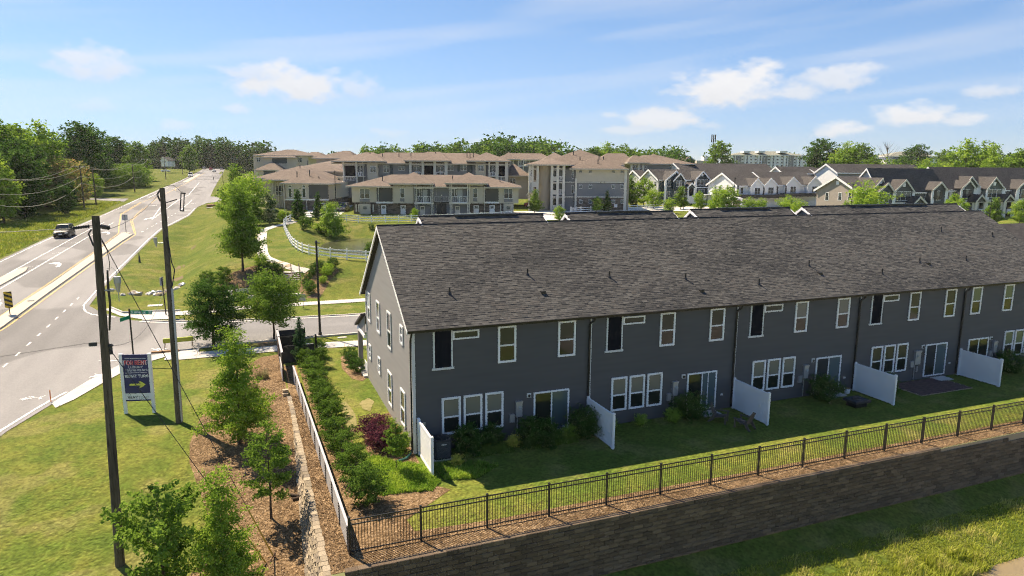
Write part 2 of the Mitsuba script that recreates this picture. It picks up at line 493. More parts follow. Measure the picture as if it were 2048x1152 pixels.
i, j = np.meshgrid(np.arange(n_ - 1), np.arange(m_ - 1), indexing='ij')
g.add(np.stack([X.ravel(), Y.ravel(), H(X, Y, 'low').ravel()], 1), np.stack([i * m_ + j, (i + 1) * m_ + j, (i + 1) * m_ + j + 1, i * m_ + j + 1], -1).reshape(-1, 4))
struct('ground', g, 'm_grass', smooth=60, label='mown grass ground around the townhouses and along the road')


def sheet(name, poly, mat_, dz=.012, step=1.0, side=None, label=None, hf=None):
    v, t = drape(poly, step, dz, side, hf)
    return struct(name, MB().add(v, t), mat_, smooth=60, label=label)


# ------------------------------------------------------------------ roads
LE = [(-38.2, -30), (-38.2, 60), (-38.0, 100), (-36.9, 143), (-36.3, 183), (-35.2, 250), (-33.4, 316), (-32.6, 390), (-32, 520)]
RE = [(-18.0, 520), (-17.4, 430), (-17.2, 315), (-17.0, 242), (-16.6, 205), (-15, 200), (-8, 196), (0, 196), (0, 168), (-10, 169.5), (-16.5, 176), (-18.2, 165), (-18.6, 140), (-20.3, 123), (-21.6, 112), (-21.9, 96), (-22.0, 52), (-21.7, 44), (-20.2, 40.8), (-17.2, 36.6), (-14.3, 35.2), (-10.6, 34.6),
      (-10.6, 25.5), (-12, 25.1), (-14.3, 24.1), (-15.9, 22.2), (-17.3, 18.6), (-18.4, 14.6), (-19.6, 10.4), (-21.2, 0), (-21.6, -30)]
sheet('main_road', LE + RE, 'm_asphalt', .03, 4., label='grey asphalt main road climbing to the trees')
sheet('side_street', [(-10.6, 25.5), (-6.6, 25.9), (.6, 26.0), (75, 26.5), (75, 35.2), (1.6, 33.3), (-10.6, 34.6)], 'm_street', .03, 3., label='asphalt side street running behind the townhouse row')
sheet('main_road__driveway_mouth', [(-38.1, 187), (-38.6, 199), (-50, 203), (-80, 205), (-80, 200), (-50, 198)], 'm_asphalt', .035, 4.)
labels.pop('main_road__driveway_mouth', None)


def paint(pts, w=.12, m='m_paintwhite', name='line', dz=.045, thick=0):
    put(nk('main_road__' + name), ribbon(pts, w, dz, 1.5), m)


paint([(-37.6, -10), (-37.6, 60), (-37.4, 100), (-36.4, 143), (-35.8, 183), (-34.8, 250), (-33.0, 316), (-32, 400)], .14, name='edge_line')
paint([(-18.6, 160), (-19.0, 141), (-20.8, 123.4), (-22.0, 112), (-22.3, 96), (-22.4, 52), (-22.25, 44.5), (-21.7, 41.7), (-20.6, 39.6), (-18.6, 38.1)], .16, name='edge_line')
paint([(-22.0, -8), (-21.2, 3), (-20.0, 10.3), (-18.9, 14.6), (-18.15, 16.6)], .16, name='edge_line')
paint([(-34.0, 58), (-34.0, 103), (-33.9, 118), (-33.6, 128)], .16, name='lane_line')
paint([(-32.05, 55), (-32.05, 103), (-31.9, 128)], .16, name='lane_line')
for y in (71.5, 83.5, 95.5, 107):
    paint([(-33.95, y - .7), (-33.2, y + .15), (-32.6, y + .2), (-32.1, y)], .1, name='cross_bar')
for k in range(13):
    paint([(-23.4, 24 + 2.95 * k - (k > 6) * .0), (-23.4, 25.0 + 2.95 * k)], .13, name='lane_dash') if 24 + 2.95 * k < 49 else None
for k in range(6):
    paint([(-23.4, 9 + 2.95 * k - 3), (-23.4, 10.1 + 2.95 * k - 3)], .13, name='lane_dash') if 9 + 2.95 * k < 24 else None
paint([(-28.25, 36), (-28.2, 49), (-28.05, 58), (-27.9, 80), (-28.1, 106.5), (-29.6, 118), (-33.0, 145), (-33.3, 184), (-32.2, 200), (-30.8, 215)], .13, 'm_paintyellow', 'yellow_line')
paint([(-28.3, 108.5), (-29.95, 120), (-33.3, 146.5), (-33.65, 184)], .13, 'm_paintyellow', 'yellow_line')
paint([(-30.5, 31.2), (-26.9, 33.4), (-26.55, 37), (-26.4, 50), (-26.05, 72), (-25.45, 95), (-25.1, 104.5), (-29.0, 131), (-30.1, 162), (-30.9, 192), (-30.6, 215)], .13, 'm_paintyellow', 'yellow_line')
paint([(-25.5, 106), (-29.35, 131), (-30.45, 161)], .13, 'm_paintyellow', 'yellow_line')
paint([(-30.8, 215), (-29.0, 300), (-27.4, 430)], .16, 'm_paintyellow', 'yellow_line')
paint([(-29.2, 240), (-30.8, 262)], .16, 'm_paintyellow', 'yellow_line')
paint([(-25.4, 132), (-27.2, 170), (-28.2, 186)], .2, name='lane_line')
paint([(-25.4, 132), (-24.7, 190), (-23.4, 214), (-24.5, 300)], .2, name='lane_line')
paint([(-21.6, 151), (-21.0, 191)], .2, name='lane_line')
paint([(-33.7, 200), (-33.2, 262)], .16, name='lane_line')
paint([(-36.2, 175), (-34.5, 262)], .12, name='lane_line')
for k in range(9):
    paint([(-24.6 + k * .32, 108 + k * 4.6), (-24.5 + k * .32, 109.6 + k * 4.6)], .16, name='lane_dash')
for (x, y) in ((-20.4, 154), (-19.5, 176), (-29.4, 172), (-30.6, 250)):
    paint([(x - 1.1, y), (x + 1.1, y + .4)], .7, name='stop_bar')


def arrow(x, y, s=1., flip=False, name='turn_arrow'):
    """left-turn arrow: stem from the near side, bending to a head"""
    m = MB(); sx = -1 if flip else 1
    pts = [(-.2, -1.7), (-.15, -.5), (-.05, .3), (.35, .75)]
    stem = np.array(pts) * s; stem[:, 0] *= sx
    m2 = ribbon([(x + a, y + b) for a, b in stem], .34 * s, .045, .3)
    for v_, f_ in zip(m2.v, m2.f): m.add(v_, f_)
    tri = [(x + sx * a * s, y + b * s) for a, b in ((.25, .1), (1.2, 1.1), (.2, 1.7))]
    z = [H(*t) + .046 for t in tri]
    m.tri(*[(t[0], t[1], zz) for t, zz in zip(tri, z)])
    put(nk('main_road__' + name), m, 'm_paintwhite')


arrow(-30.0, 47.5, 1.25, True); arrow(-30.0, 72, 1.25, True); arrow(-29.9, 108, 1.3, True); arrow(-26.5, 134, 1.4)
rng = np.random.default_rng(5)
for (x, y, r) in ((-16.8, 23.6, .55), (-16.9, 19.8, .4), (-19.9, 16.0, .5), (-13.9, 25.6, .5)):
    m = MB()
    for k in range(9):
        a, b = x + rng.normal() * r * .6, y + rng.normal() * r * .4
        w, l, t = rng.uniform(.03, .08), rng.uniform(.1, .3), rng.uniform(0, 3)
        c_, s_ = math.cos(t), math.sin(t)
        z = H(a, b) + .046
        m.quad(*[(a + c_ * p_ - s_ * q_, b + s_ * p_ + c_ * q_, float(z) + .0004 * k) for p_, q_ in ((-l, -w), (l, -w), (l * .8, w), (-l * .7, w))])
    put(nk('main_road__survey_paint'), m, 'm_paintwhite')


# medians with kerbs
def raised(name, poly, h, m, label=None, top=None, step=1.5, dz=.0):
    P = Polygon(poly)
    v, t = drape(P, step, h + dz)
    b = MB().add(v, t)
    ring = np.array(P.exterior.segmentize(step).coords)
    z = H(ring[:, 0], ring[:, 1]) + h + dz
    for a in range(len(ring) - 1):
        p0, p1 = (*ring[a], z[a]), (*ring[a + 1], z[a + 1])
        b.quad((p0[0], p0[1], p0[2] - h - .05), (p1[0], p1[1], p1[2] - h - .05), p1, p0)
    return struct(name, b, m, label=label)


mat('m_medcon', (.44, .395, .31), .85)
med = [(-28.2, 36.6), (-27.6, 34.6), (-26.95, 35.0), (-26.8, 37), (-26.75, 50), (-26.4, 72), (-25.9, 95), (-25.55, 104), (-26.6, 107.6), (-27.6, 106.8), (-27.55, 80), (-27.6, 58), (-27.85, 49)]
raised('road_median', med, .16, 'm_medcon', 'pale concrete traffic island with dark kerb side')
raised('road_median', [(-35.6, 40), (-33.2, 40), (-32.5, 58), (-32.4, 67), (-33.0, 70.4), (-33.7, 68.6), (-33.95, 62)], .16, 'm_medcon', 'short pale traffic island at the left edge of view')
raised('road_median', [(-31.4, 300), (-30.3, 400), (-28.6, 400), (-29.2, 300)], .15, 'm_medcon', 'distant pale traffic island up the road')
for nm, pts in (('road_median', [(-26.77, 37), (-26.72, 50), (-26.37, 72), (-25.87, 95), (-25.54, 103.8)]),):
    put(nk('road_median__kerb_face'), ribbon([(x + .07, y) for x, y in pts], .10, .05, 2., thick=.02), 'm_darkgrey')
m = MB(); m.box(-27.6, -27.0, 47.2, 48.0, float(H(-27.3, 47.6)) + .162, float(H(-27.3, 47.6)) + .166)
put(nk('road_median__drain_grate'), m, 'm_darkgrey')


# kerbs and pavements of the side street
def kerb(pts, w=.16, h=.14, name='kerb', gutter=.45, side=1):
    k = ribbon(pts, w, h, 1., thick=h + .05)
    struct(name, k, 'm_concrete')
    if gutter:
        q = resample(pts, 1.); t = np.gradient(q, axis=0); t /= np.linalg.norm(t, axis=1, keepdims=True)
        off = np.stack([-t[:, 1], t[:, 0]], 1) * side * (w / 2 + gutter / 2)
        struct('gutter', ribbon(q + off, gutter, .042, 1.), 'm_concrete')


kerb([(75, 26.3), (.6, 25.8), (-6.6, 25.65), (-10, 25.4)], side=-1)
kerb([(-10, 25.4), (-11.2, 25.25)], h=.05, gutter=0)
kerb([(75, 35.0), (1.6, 33.5), (-10.6, 34.75), (-14.6, 35.4), (-16.2, 36.2)], side=1)
kerb([(-19.7, 42.6), (-18.2, 39.7), (-16.4, 39.9), (-13.4, 39.9)], h=.16, gutter=0)
v, t = drape([(-20.2, 42.0), (-19.8, 41.4), (-18.3, 38.6), (-16.2, 36.6), (-13.8, 36.3), (-13.8, 39.6), (-16.4, 39.7), (-18.1, 39.4), (-19.6, 42.4)], .8, .046)
struct('corner_apron', MB().add(v, t), 'm_concrete', label='pale concrete corner apron with a ramp')
v, t = drape([(-18.5, 14.6), (-17.4, 18.6), (-16.0, 22.1), (-14.3, 24.0), (-12.0, 25.0), (-11.0, 25.1), (-11.0, 24.0), (-13.2, 23.3), (-15.0, 21.4), (-16.2, 18.4), (-17.4, 14.9), (-18.1, 13.6)], .7, .044)
struct('corner_apron', MB().add(v, t), 'm_concrete', label='pale concrete kerb apron curving round the lawn corner')


def slabs(name, pts, width, n, gap=.03, dz=.05, m='m_concrete', label=None):
    """a pavement of single slabs along a line"""
    key = nk(name)
    p = resample(pts, 99999) if False else np.array([LineString(pts).interpolate(t, normalized=True).coords[0] for t in np.linspace(0, 1, n * 4 + 1)])
    base = ribbon(p, width, dz - .02, .4)
    put(key, base, 'm_tan'); labels[key] = {'kind': 'structure', **({'label': label} if label else {})}
    for k in range(n):
        seg = p[k * 4:k * 4 + 5].copy()
        d0 = seg[1] - seg[0]; seg[0] += d0 / np.linalg.norm(d0) * gap / 2
        d1 = seg[-2] - seg[-1]; seg[-1] += d1 / np.linalg.norm(d1) * gap / 2
        part(key, 'slab', ribbon(seg, width, dz + (k * 7 % 3) * .003, 9, thick=.03), m)
    return key


slabs('pavement', [(-12.6, 23.0), (-10.2, 23.05), (-6, 23.1), (-2.9, 23.0), (.5, 22.5), (12, 22.4)], 1.75, 16, label='near concrete pavement beside the townhouses')
slabs('pavement', [(-13.6, 38.7), (-11.7, 39.3), (-8.6, 40.6), (-4.4, 40.5), (3, 40.5), (14, 40.6)], 1.75, 18, label='far concrete pavement below the steps')
for (x0, y0) in ((-12.9, 22.4), (-13.6, 38.0)):
    m = MB(); z = float(H(x0, y0)) + .062
    m.box(x0 - .3, x0 + .3, y0 - .1, y0 + 1.1, z, z + .006)
    struct('tactile_paving', m, 'm_galv')
slabs('footpath', [(-.6, 50.7), (-2.4, 51.9), (-4.0, 54.9), (-5.05, 59.5), (-5.15, 65), (-4.9, 77.4), (-4.4, 88.4), (-2.4, 93.4), (-.4, 96), (1.4, 99.5), (.2, 103), (-2.2, 106.6), (-5, 112)], 1.35, 34, label='winding concrete footpath climbing past the pond')
# patches
MUL = 'm_mulch'
sheet('mulch_bed', [(-5.3, 21.4), (-6.6, 21.0), (-8.0, 18.4), (-9.3, 15.4), (-9.9, 11), (-10.3, 7.6), (-10.5, 5.6), (-10.4, 3.6), (-9.8, .8), (-9.35, -1.6), (-9.7, -4.5), (-11, -7), (-13.2, -9.5), (-12, -14), (-5.3, -14)], MUL, .014, .6, 'left', 'bark mulch bed under the young trees')
sheet('mulch_bed', [(-5.2, 18), (-4.4, 18), (-4.2, -9.0), (-5.2, -9.0)], MUL, .014, .8, 'pad', 'mulch terrace between stone wall and grey fence')
sheet('mulch_bed', [(-4.2, 21), (-2.4, 21), (-2.7, 12), (-2.9, 6), (-2.5, 1), (-2.2, -2.5), (-1.8, -3.6), (-.2, -3.4), (.6, -4.3), (-.8, -5.4), (-1.8, -6.2), (-1.7, -7.2), (2, -7.45), (8, -7.4), (14, -7.5), (20, -7.45), (36, -7.55), (60, -7.5), (60, -8.46), (-4.2, -8.98)], MUL, .012, .8, 'pad', 'mulch strip along the hedge and black fence')
sheet('mulch_bed', [(-.02, 6.2), (-1.0, 5.6), (-1.9, 4.0), (-2.15, 1.5), (-2.0, -.6), (-1.4, -1.6), (-.02, -1.4)], MUL, .013, .5, 'pad', 'mulch bed with purple shrubs at the gable wall')
sheet('mulch_bed', [(-.02, 13.4), (-.5, 12.6), (-1.1, 13.4), (-1.4, 16), (-1.1, 19), (-.3, 20), (-.02, 19.5)], MUL, .013, .5, 'pad', 'mulch bed with clipped shrubs by the porch')
sheet('mulch_bed', [(-8.9, 51.2), (-10.2, 49.0), (-10.0, 47.6), (-7.0, 47.4), (-5.2, 47.6), (-3.6, 47.6), (-3.4, 50.6), (-4.0, 52.2), (-6.4, 53.2)], MUL, .02, .5, None, 'mulch bed under the large tree by the steps')
sheet('mulch_bed', [(-2.2, 46.2), (-1.4, 43.6), (-.3, 43.0), (.6, 45.4), (1.6, 48.2), (3.0, 50.5), (2.4, 51.9), (.8, 51.4), (-.9, 50.2)], MUL, .02, .5, None, 'mulch bed with yellow-green shrubs right of the steps')
sheet('mulch_bed', [(-6.6, 24.1), (-4.3, 24.1), (-4.3, 25.5), (-6.8, 25.5)], MUL, .013, .5, 'pad', 'brown mulch ring at the street tree')
sheet('mulch_bed', [(-9.7, 13.6), (-8.9, 14.3), (-8.6, 13.5), (-9.2, 12.7)], MUL, .02, .4, 'left', 'small round mulch patch in the lawn')
mat('m_soil', (.13, .10, .045), .95)
for k, (x, y, a, b) in enumerate(((-15.0, 88, .4, 1.6), (-15.6, 70, .45, 2.2), (-15.2, 60, .6, 2.0))):
    tt = np.linspace(0, 2 * np.pi, 22)[:-1]; rr = 1 + .25 * np.sin(tt * 2 + k) + .2 * np.sin(tt * 5 + 2 * k)
    sheet('soil_patch', [(x + a * r * math.cos(t), y + b * r * math.sin(t)) for t, r in zip(tt, np.clip(rr, .4, 1.6))], 'm_soil', .03, .8, None, 'bare soil patch in the roadside swale')
for k, (x, y, a, b) in enumerate(((-1.0, 8.0, .4, 1.0), (-2.3, 6.5, .28, 3.0))):
    tt = np.linspace(0, 2 * np.pi, 26)[:-1]; rr = 1 + .22 * np.sin(tt * 2 + k) + .13 * np.sin(tt * 3 + 2 * k) + .08 * np.sin(tt * 7 + k)
    sheet('dry_grass_patch', [(x + a * r * math.cos(t), y + b * r * math.sin(t)) for t, r in zip(tt, np.clip(rr, .5, 1.5))], 'm_drygrass', .02, .5, None, 'dry straw-coloured patch in the grass')
m = MB(); m.box(-10.1, -6.3, 44.3, 47.5, -.4, .36)
struct('concrete_patio', m, 'm_concrete', label='small concrete patio with a bench above the pavement')
m = MB(); m.box(-6.3, -1.9, 44.6, 46.9, -.4, .345)
struct('concrete_patio', m, 'm_concrete', label='concrete landing at the foot of the steps')
v, t = drape([(2.5, 108), (9.5, 104), (18, 140), (10, 150)], 3., .05)
struct('parking_lot', MB().add(v, t), 'm_concrete', label='pale car park between the two apartment wings')
v, t = drape([(40, 96), (66, 88), (84, 106), (110, 98), (150, 82), (150, 92), (112, 112), (90, 121), (62, 112), (48, 112)], 3., .05)
struct('parking_lot', MB().add(v, t), 'm_concrete', label='pale street and car park before the dark blue houses')
# pond
tt = np.linspace(0, 2 * np.pi, 40)[:-1]
m = MB(); m.add(np.vstack([[(11.5, 76, 1.6)], [(11.5 + 8.2 * math.cos(a), 76 + 13 * math.sin(a), 1.6) for a in tt]]), [[0, 1 + k, 1 + (k + 1) % 39] for k in range(39)])
struct('pond_water', m, 'm_water', label='dark pond in the fenced basin')
m = MB(); zz = -3.53; m.quad((20.5, -40, zz), (70, -40, zz), (70, -12.6, zz), (22, -12.6, zz))
struct('muddy_water', m, 'm_muddy', label='muddy brown water at the bottom right corner')

# ------------------------------------------------------------------ the near townhouse row
ROW = thing('townhouse_row', 'long dark grey townhouse row with shingled roof filling the right half of the view', 'townhouse')
U, N, XE = 9.6, 5, 49.3
D_, ZE, ZR, YR = 13.3, 6.63, 10.76, 7.03
SL = (ZR - ZE) / (YR - .15)                      # rear roof slope
m = MB()
m.prism([(0.03, -.3), (D_ - .03, -.3), (D_ - .03, 6.0), (YR, 10.5), (0.03, 6.32)], 'x', 0.03, XE - .1)
part(ROW, 'wall', m, 'm_siding')


def window_geo(w, h, rail=True, cas=.11, proud=.05):
    """frame and panes in local (u, -out, z): origin bottom-left at the wall plane, outwards is -v"""
    fr = MB()
    fr.box(0, cas, -proud, 0, 0, h); fr.box(w - cas, w, -proud, 0, 0, h)
    fr.box(cas, w - cas, -proud + .002, 0, 0, cas); fr.box(cas, w - cas, -proud + .002, 0, h - cas, h)
    panes = []
    if rail:
        fr.box(cas, w - cas, -proud + .008, 0, h * .47 - .04, h * .47 + .04)
        a, b = MB(), MB()
        a.box(cas, w - cas, -.018, 0, h * .47 + .03, h - cas); b.box(cas, w - cas, -.012, 0, cas, h * .47 - .03)
        panes = [a, b]
    else:
        a = MB(); a.box(cas, w - cas, -.015, 0, cas, h - cas); panes = [a]
    return fr, panes


def window(holder, o, deg, w, h, rail=True, up='m_glassblind', lo='m_glass', frame='m_white', cas=.11, label=None, proud=.05):
    fr = Fr(o, deg)
    f, ps = window_geo(w, h, rail, cas, proud)
    k = part(holder, 'window', f, frame, fr=fr, label=label)
    for p_, m_ in zip(ps, (up, lo)):
        put(nk(k + '__pane'), p_, m_, fr=fr)
    return k


rng = np.random.default_rng(11)
zs = np.arange(.02, 6.2, .172)
for n in range(N):
    x0, x1 = n * U + (.11 if n == 0 else .09), min((n + 1) * U - .09, XE)
    if n == N - 1: x1 = XE
    for z in zs:
        b = MB()
        z1 = min(z + .19, 6.26)
        b.hexa([(x0, -.021, z), (x1, -.021, z), (x1, .03, z), (x0, .03, z), (x0, -.009, z1), (x1, -.009, z1), (x1, .03, z1), (x0, .03, z1)])
        part(ROW, 'board', b, 'm_siding')
# gable boards
def gable_y(z):
    lo = 0.0 if z < 6.33 else (z - ZE) / SL + .45
    hi = D_ if z < 6.1 else D_ - .25 - (z - 6.1) / ((10.6 - 6.1) / (D_ - YR))
    return lo, hi


for z in np.arange(-.05, 10.5, .172):
    a0, b0 = gable_y(z); a1, b1 = gable_y(z + .185)
    if b1 - a1 < .1: continue
    b = MB()
    b.hexa([(-.034, b0, z), (-.034, a0, z), (.03, a0, z), (.03, b0, z), (-.008, b1, z + .185), (-.008, a1, z + .185), (.03, a1, z + .185), (.03, b1, z + .185)])
    part(ROW, 'board', b, 'm_sidelight')
# corner boards, frieze
m = MB(); m.box(-.05, .1, -.05, .09, -.1, 6.3); part(ROW, 'corner_board', m, 'm_trim')
m = MB(); m.box(-.05, .08, D_ - .1, D_ + .04, -.1, 5.95); part(ROW, 'corner_board', m, 'm_trim')
m = MB(); m.box(.1, XE, -.05, -.02, 6.24, 6.34); part(ROW, 'frieze_board', m, 'm_trim')
# windows of the rear
TW = (.84, 1.86)
for n in range(N):
    X = n * U
    ww = ((4.37, .99), (7.72, 1.02)) if n < 4 else ((.7, 1.0), (4.0, 1.0))
    for q, (dx, w) in enumerate(ww):
        up = ['m_glassolive', 'm_glassolive', 'm_glassblind', 'm_glassolive', 'm_glasspale2'][n]
        window(ROW, (X + dx, -.03, 4.23), 0, w, 1.93, up=up, lo='m_glass')
    tx = (1.4, 2.54, 3.69) if n < 4 else (4.66, 5.8, 6.94)
    for dx in tx:
        window(ROW, (X + dx, -.03, .80), 0, .99, 1.93, up=['m_glassblind', 'm_glassblind', 'm_glassblind', 'm_glassolive', 'm_glasspale2'][n], lo='m_glass')
    if n < 4:
        # tall dark screened opening and small transom beside it
        m = MB(); m.box(X + 1.0, X + 1.09, -.06, 0, 4.3, 6.24); m.box(X + 1.92, X + 2.0, -.06, 0, 4.3, 6.24); m.box(X + .93, X + 2.06, -.075, 0, 4.19, 4.3)
        k = part(ROW, 'tall_opening', m, 'm_trim')
        m = MB(); m.box(X + 1.09, X + 1.92, -.04, 0, 4.3, 6.24); put(nk(k + '__screen'), m, 'm_screen')
        window(ROW, (X + 2.01, -.03, 5.66), 0, 1.36, .44, rail=False, up='m_glassolive', cas=.08)
    dx = 6.38 if n < 4 else .97
    dz = .18
    m = MB(); w, h = 2.06, 2.26
    m.box(X + dx, X + dx + .09, -.07, 0, dz, dz + h); m.box(X + dx + w - .09, X + dx + w, -.07, 0, dz, dz + h)
    m.box(X + dx + .09, X + dx + w - .09, -.068, 0, dz + h - .09, dz + h); m.box(X + dx + .09, X + dx + w - .09, -.068, 0, dz, dz + .07)
    m.box(X + dx + w / 2 - .035, X + dx + w / 2 + .035, -.06, 0, dz + .07, dz + h - .09)
    k = part(ROW, 'patio_door', m, 'm_white')
    for a, b, mm in ((dx + .09, dx + w / 2 - .035, 'm_glass'), (dx + w / 2 + .035, dx + w - .09, 'm_glassblue' if n != 4 else 'm_glass')):
        q = MB(); q.box(X + a, X + b, -.040 if mm == 'm_glass' else -.046, 0, dz + .07, dz + h - .09); put(nk(k + '__pane'), q, mm)
    if n == 1:
        q = MB(); q.box(X + dx + 1.42, X + dx + 1.47, -.062, -.04, dz + .07, dz + h - .09); put(nk(k + '__stile'), q, 'm_white')
    # exhaust vent, meters, pipes
    vx = dx - .27 if n < 4 else dx + w + .25
    m = MB(); m.box(X + vx - .11, X + vx + .11, -.07, 0, 2.2, 2.44); k = part(ROW, 'wall_vent', m, 'm_trim')
    m = MB(); m.cyl((X + vx, -.1, 2.3), (X + vx, -.06, 2.3), .075, sides=10); put(nk(k + '__hood'), m, 'm_black')
    ux = 5.36 if n < 4 else 3.5
    s = 1.5 if n == 3 else 1.
    m = MB(); m.box(X + ux, X + ux + .34 * s, -.16, 0, 1.15 if n == 3 else 1.25, 2.05); m.box(X + ux - .02, X + ux + .34 * s + .02, -.19, 0, 2.0, 2.1)
    k = part(ROW, 'electric_meter', m, 'm_galv')
    m = MB(); m.cyl((X + ux + .1, -.06, .1), (X + ux + .1, -.06, 1.2), .03); put(nk(k + '__conduit'), m, 'm_galv')
    m = MB(); m.cyl((X + ux + .2, -.22, 1.75), (X + ux + .2, -.15, 1.75), .08); put(nk(k + '__dial'), m, 'm_glasspale')
    m = MB(); m.box(X + ux - .34, X + ux - .08, -.15, 0, 1.0, 1.42); part(ROW, 'utility_box', m, 'm_galv')
    if n == 3:
        m = MB(); m.box(X + ux + .6, X + ux + .82, -.15, 0, 1.6, 2.0); part(ROW, 'utility_box', m, 'm_darkgrey')
        m = MB(); m.box(X + ux + .3, X + ux + .42, -.08, 0, .6, 1.0); part(ROW, 'utility_box', m, 'm_galv')
    m = MB(); m.box(X + 8.8, X + 8.95, -.06, 0, .85, .95); part(ROW, 'hose_bib', m, 'm_trim')
    # concrete stoop
    m = MB(); m.box(X + dx + .75, X + dx + 1.95, -.85, -.05, -.2, .06); part(ROW, 'stoop', m, 'm_concrete')
m = MB(); m.box(.42, .56, -.08, 0, 1.35, 1.6); part(ROW, 'utility_box', m, 'm_galv')
# windows of the gable wall (facing -X): local frame with u running towards -Y
for (y1, y0, z0, z1, lo) in ((12.45, 11.45, 4.16, 6.09, 0), (9.24, 8.2, 4.16, 6.1, 0), (5.97, 4.9, 4.0, 6.12, 1), (2.53, 1.87, 5.05, 6.07, 0), (12.37, 11.65, 1.62, 2.62, 0), (9.12, 8.42, 1.58, 2.63, 0), (6.13, 5.05, .64, 2.61, 2), (2.75, 1.68, .68, 2.62, 2)):
    window(ROW, (-.04, y1, z0), -90, y1 - y0, z1 - z0, up='m_glassolive' if lo == 2 else ('m_glass' if lo else 'm_glasspale' if y1 > 12 and z0 > 3 else 'm_glass'), lo='m_glass', frame='m_trim' if lo == 1 else 'm_white')
# gutter, downspouts
m = MB(); m.prism([(-.40, 6.24), (-.32, 6.22), (-.28, 6.24), (-.28, 6.36), (-.42, 6.36)], 'x', -.3, XE + .2); part(ROW, 'gutter', m, 'm_black')
for n in range(N):
    X = n * U if n else -.06
    y = -.1 if n else -.06
    m = MB()
    if n == 0:
        m.tube([(-.1, -.33, 6.25), (-.12, -.2, 6.0), (-.1, .02, 5.75), (-.1, .04, 5.6), (-.1, .04, .25), (-.18, -.02, .12), (-.3, -.1, .08)], .05, 8)
    else:
        m.tube([(X + .1, -.33, 6.25), (X + .1, -.29, 6.1), (X - .02, -.13, 5.95), (X - .03, -.1, 5.8), (X - .03, -.1, .1)], .055, 8)
        q = MB(); q.box(X + .03, X + .11, -.05, 0, -.05, 6.24); part(ROW, 'joint_trim', q, 'm_trim')
    part(ROW, 'downspout', m, 'm_black')
# ---- roof
m = MB()
def zr(y): return ZE + SL * (y - .15)
y0 = -.30
m.hexa([(-.3, y0, zr(y0) - .16), (XE, y0, zr(y0) - .16), (XE, YR, ZR - .16), (-.3, YR, ZR - .16), (-.3, y0, zr(y0) - .02), (XE, y0, zr(y0) - .02), (XE, YR, ZR - .02), (-.3, YR, ZR - .02)])
fs = (ZR - 5.75) / (D_ + .7 - YR)
m.hexa([(-.3, YR, ZR - .16), (XE, YR, ZR - .16), (XE, D_ + .7, 5.59), (-.3, D_ + .7, 5.59), (-.3, YR, ZR - .021), (XE, YR, ZR - .021), (XE, D_ + .7, 5.73), (-.3, D_ + .7, 5.73)])
ROOF = part(ROW, 'roof', m, 'm_roofgrey')
# raised cross ridges: the rear plane runs on to a higher ridge
HI = ((2.25, 10.2, 7.72), (11.75, 19.8, 7.75), (21.3, 29.95, 7.86), (31.2, 47.6, 7.95))
for a, b, yh in HI:
    m = MB(); zh = zr(yh)
    m.hexa([(a, YR - .5, zr(YR - .5) - .18), (b, YR - .5, zr(YR - .5) - .18), (b, yh, zh - .16), (a, yh, zh - .16), (a, YR - .5, zr(YR - .5) - .022), (b, YR - .5, zr(YR - .5) - .022), (b, yh, zh - .02), (a, yh, zh - .02)])
    m.hexa([(a, yh, zh - .16), (b, yh, zh - .16), (b, yh + 4.5, zh - 3.5), (a, yh + 4.5, zh - 3.5), (a, yh, zh - .023), (b, yh, zh - .023), (b, yh + 4.5, zh - 3.36), (a, yh + 4.5, zh - 3.36)])
    k = put(nk(ROOF + '__cross_roof'), m, 'm_roofgrey')
    # gable ends with white rakes
    for x, s in ((a + .25, -1), (b - .25, 1)):
        q = MB(); q.tri((x, YR - .3, zr(YR - .3) - .1), (x, yh + 4, zh - 3.2), (x, yh, zh - .12)); put(nk(ROW + '__gable_end'), q, 'm_bluegreyside')
        q = MB()
        xa, xb = (a - .02, a + .06) if s < 0 else (b - .06, b + .02)
        q.hexa([(xa, YR - .1, zr(YR - .1) - .06), (xb, YR - .1, zr(YR - .1) - .06), (xb, yh, zh - .22), (xa, yh, zh - .22), (xa, YR - .1, zr(YR - .1) + .02), (xb, YR - .1, zr(YR - .1) + .02), (xb, yh, zh - .03), (xa, yh, zh - .03)])
        q.hexa([(xa, yh, zh - .24), (xb, yh, zh - .24), (xb, yh + 2.5, zh - 2.1), (xa, yh + 2.5, zh - 2.1), (xa, yh, zh - .035), (xb, yh, zh - .035), (xb, yh + 2.5, zh - 1.89), (xa, yh + 2.5, zh - 1.89)])
        put(nk(ROW + '__rake_board'), q, 'm_white')
    q = MB(); q.tube([(a, yh, zh), (b, yh, zh)], .07, 6); put(nk(ROOF + '__ridge_cap'), q, 'm_shingledark')
    q = MB(); L = (b - a) * .5; q.box(a + L * .55, a + L * 1.55, yh - .14, yh + .14, zh - .03, zh + .085); put(nk(ROOF + '__ridge_vent'), q, 'm_black')
q = MB(); q.tube([(-.3, YR, ZR), (XE, YR, ZR)], .06, 6); put(nk(ROOF + '__ridge_cap'), q, 'm_shingledark')
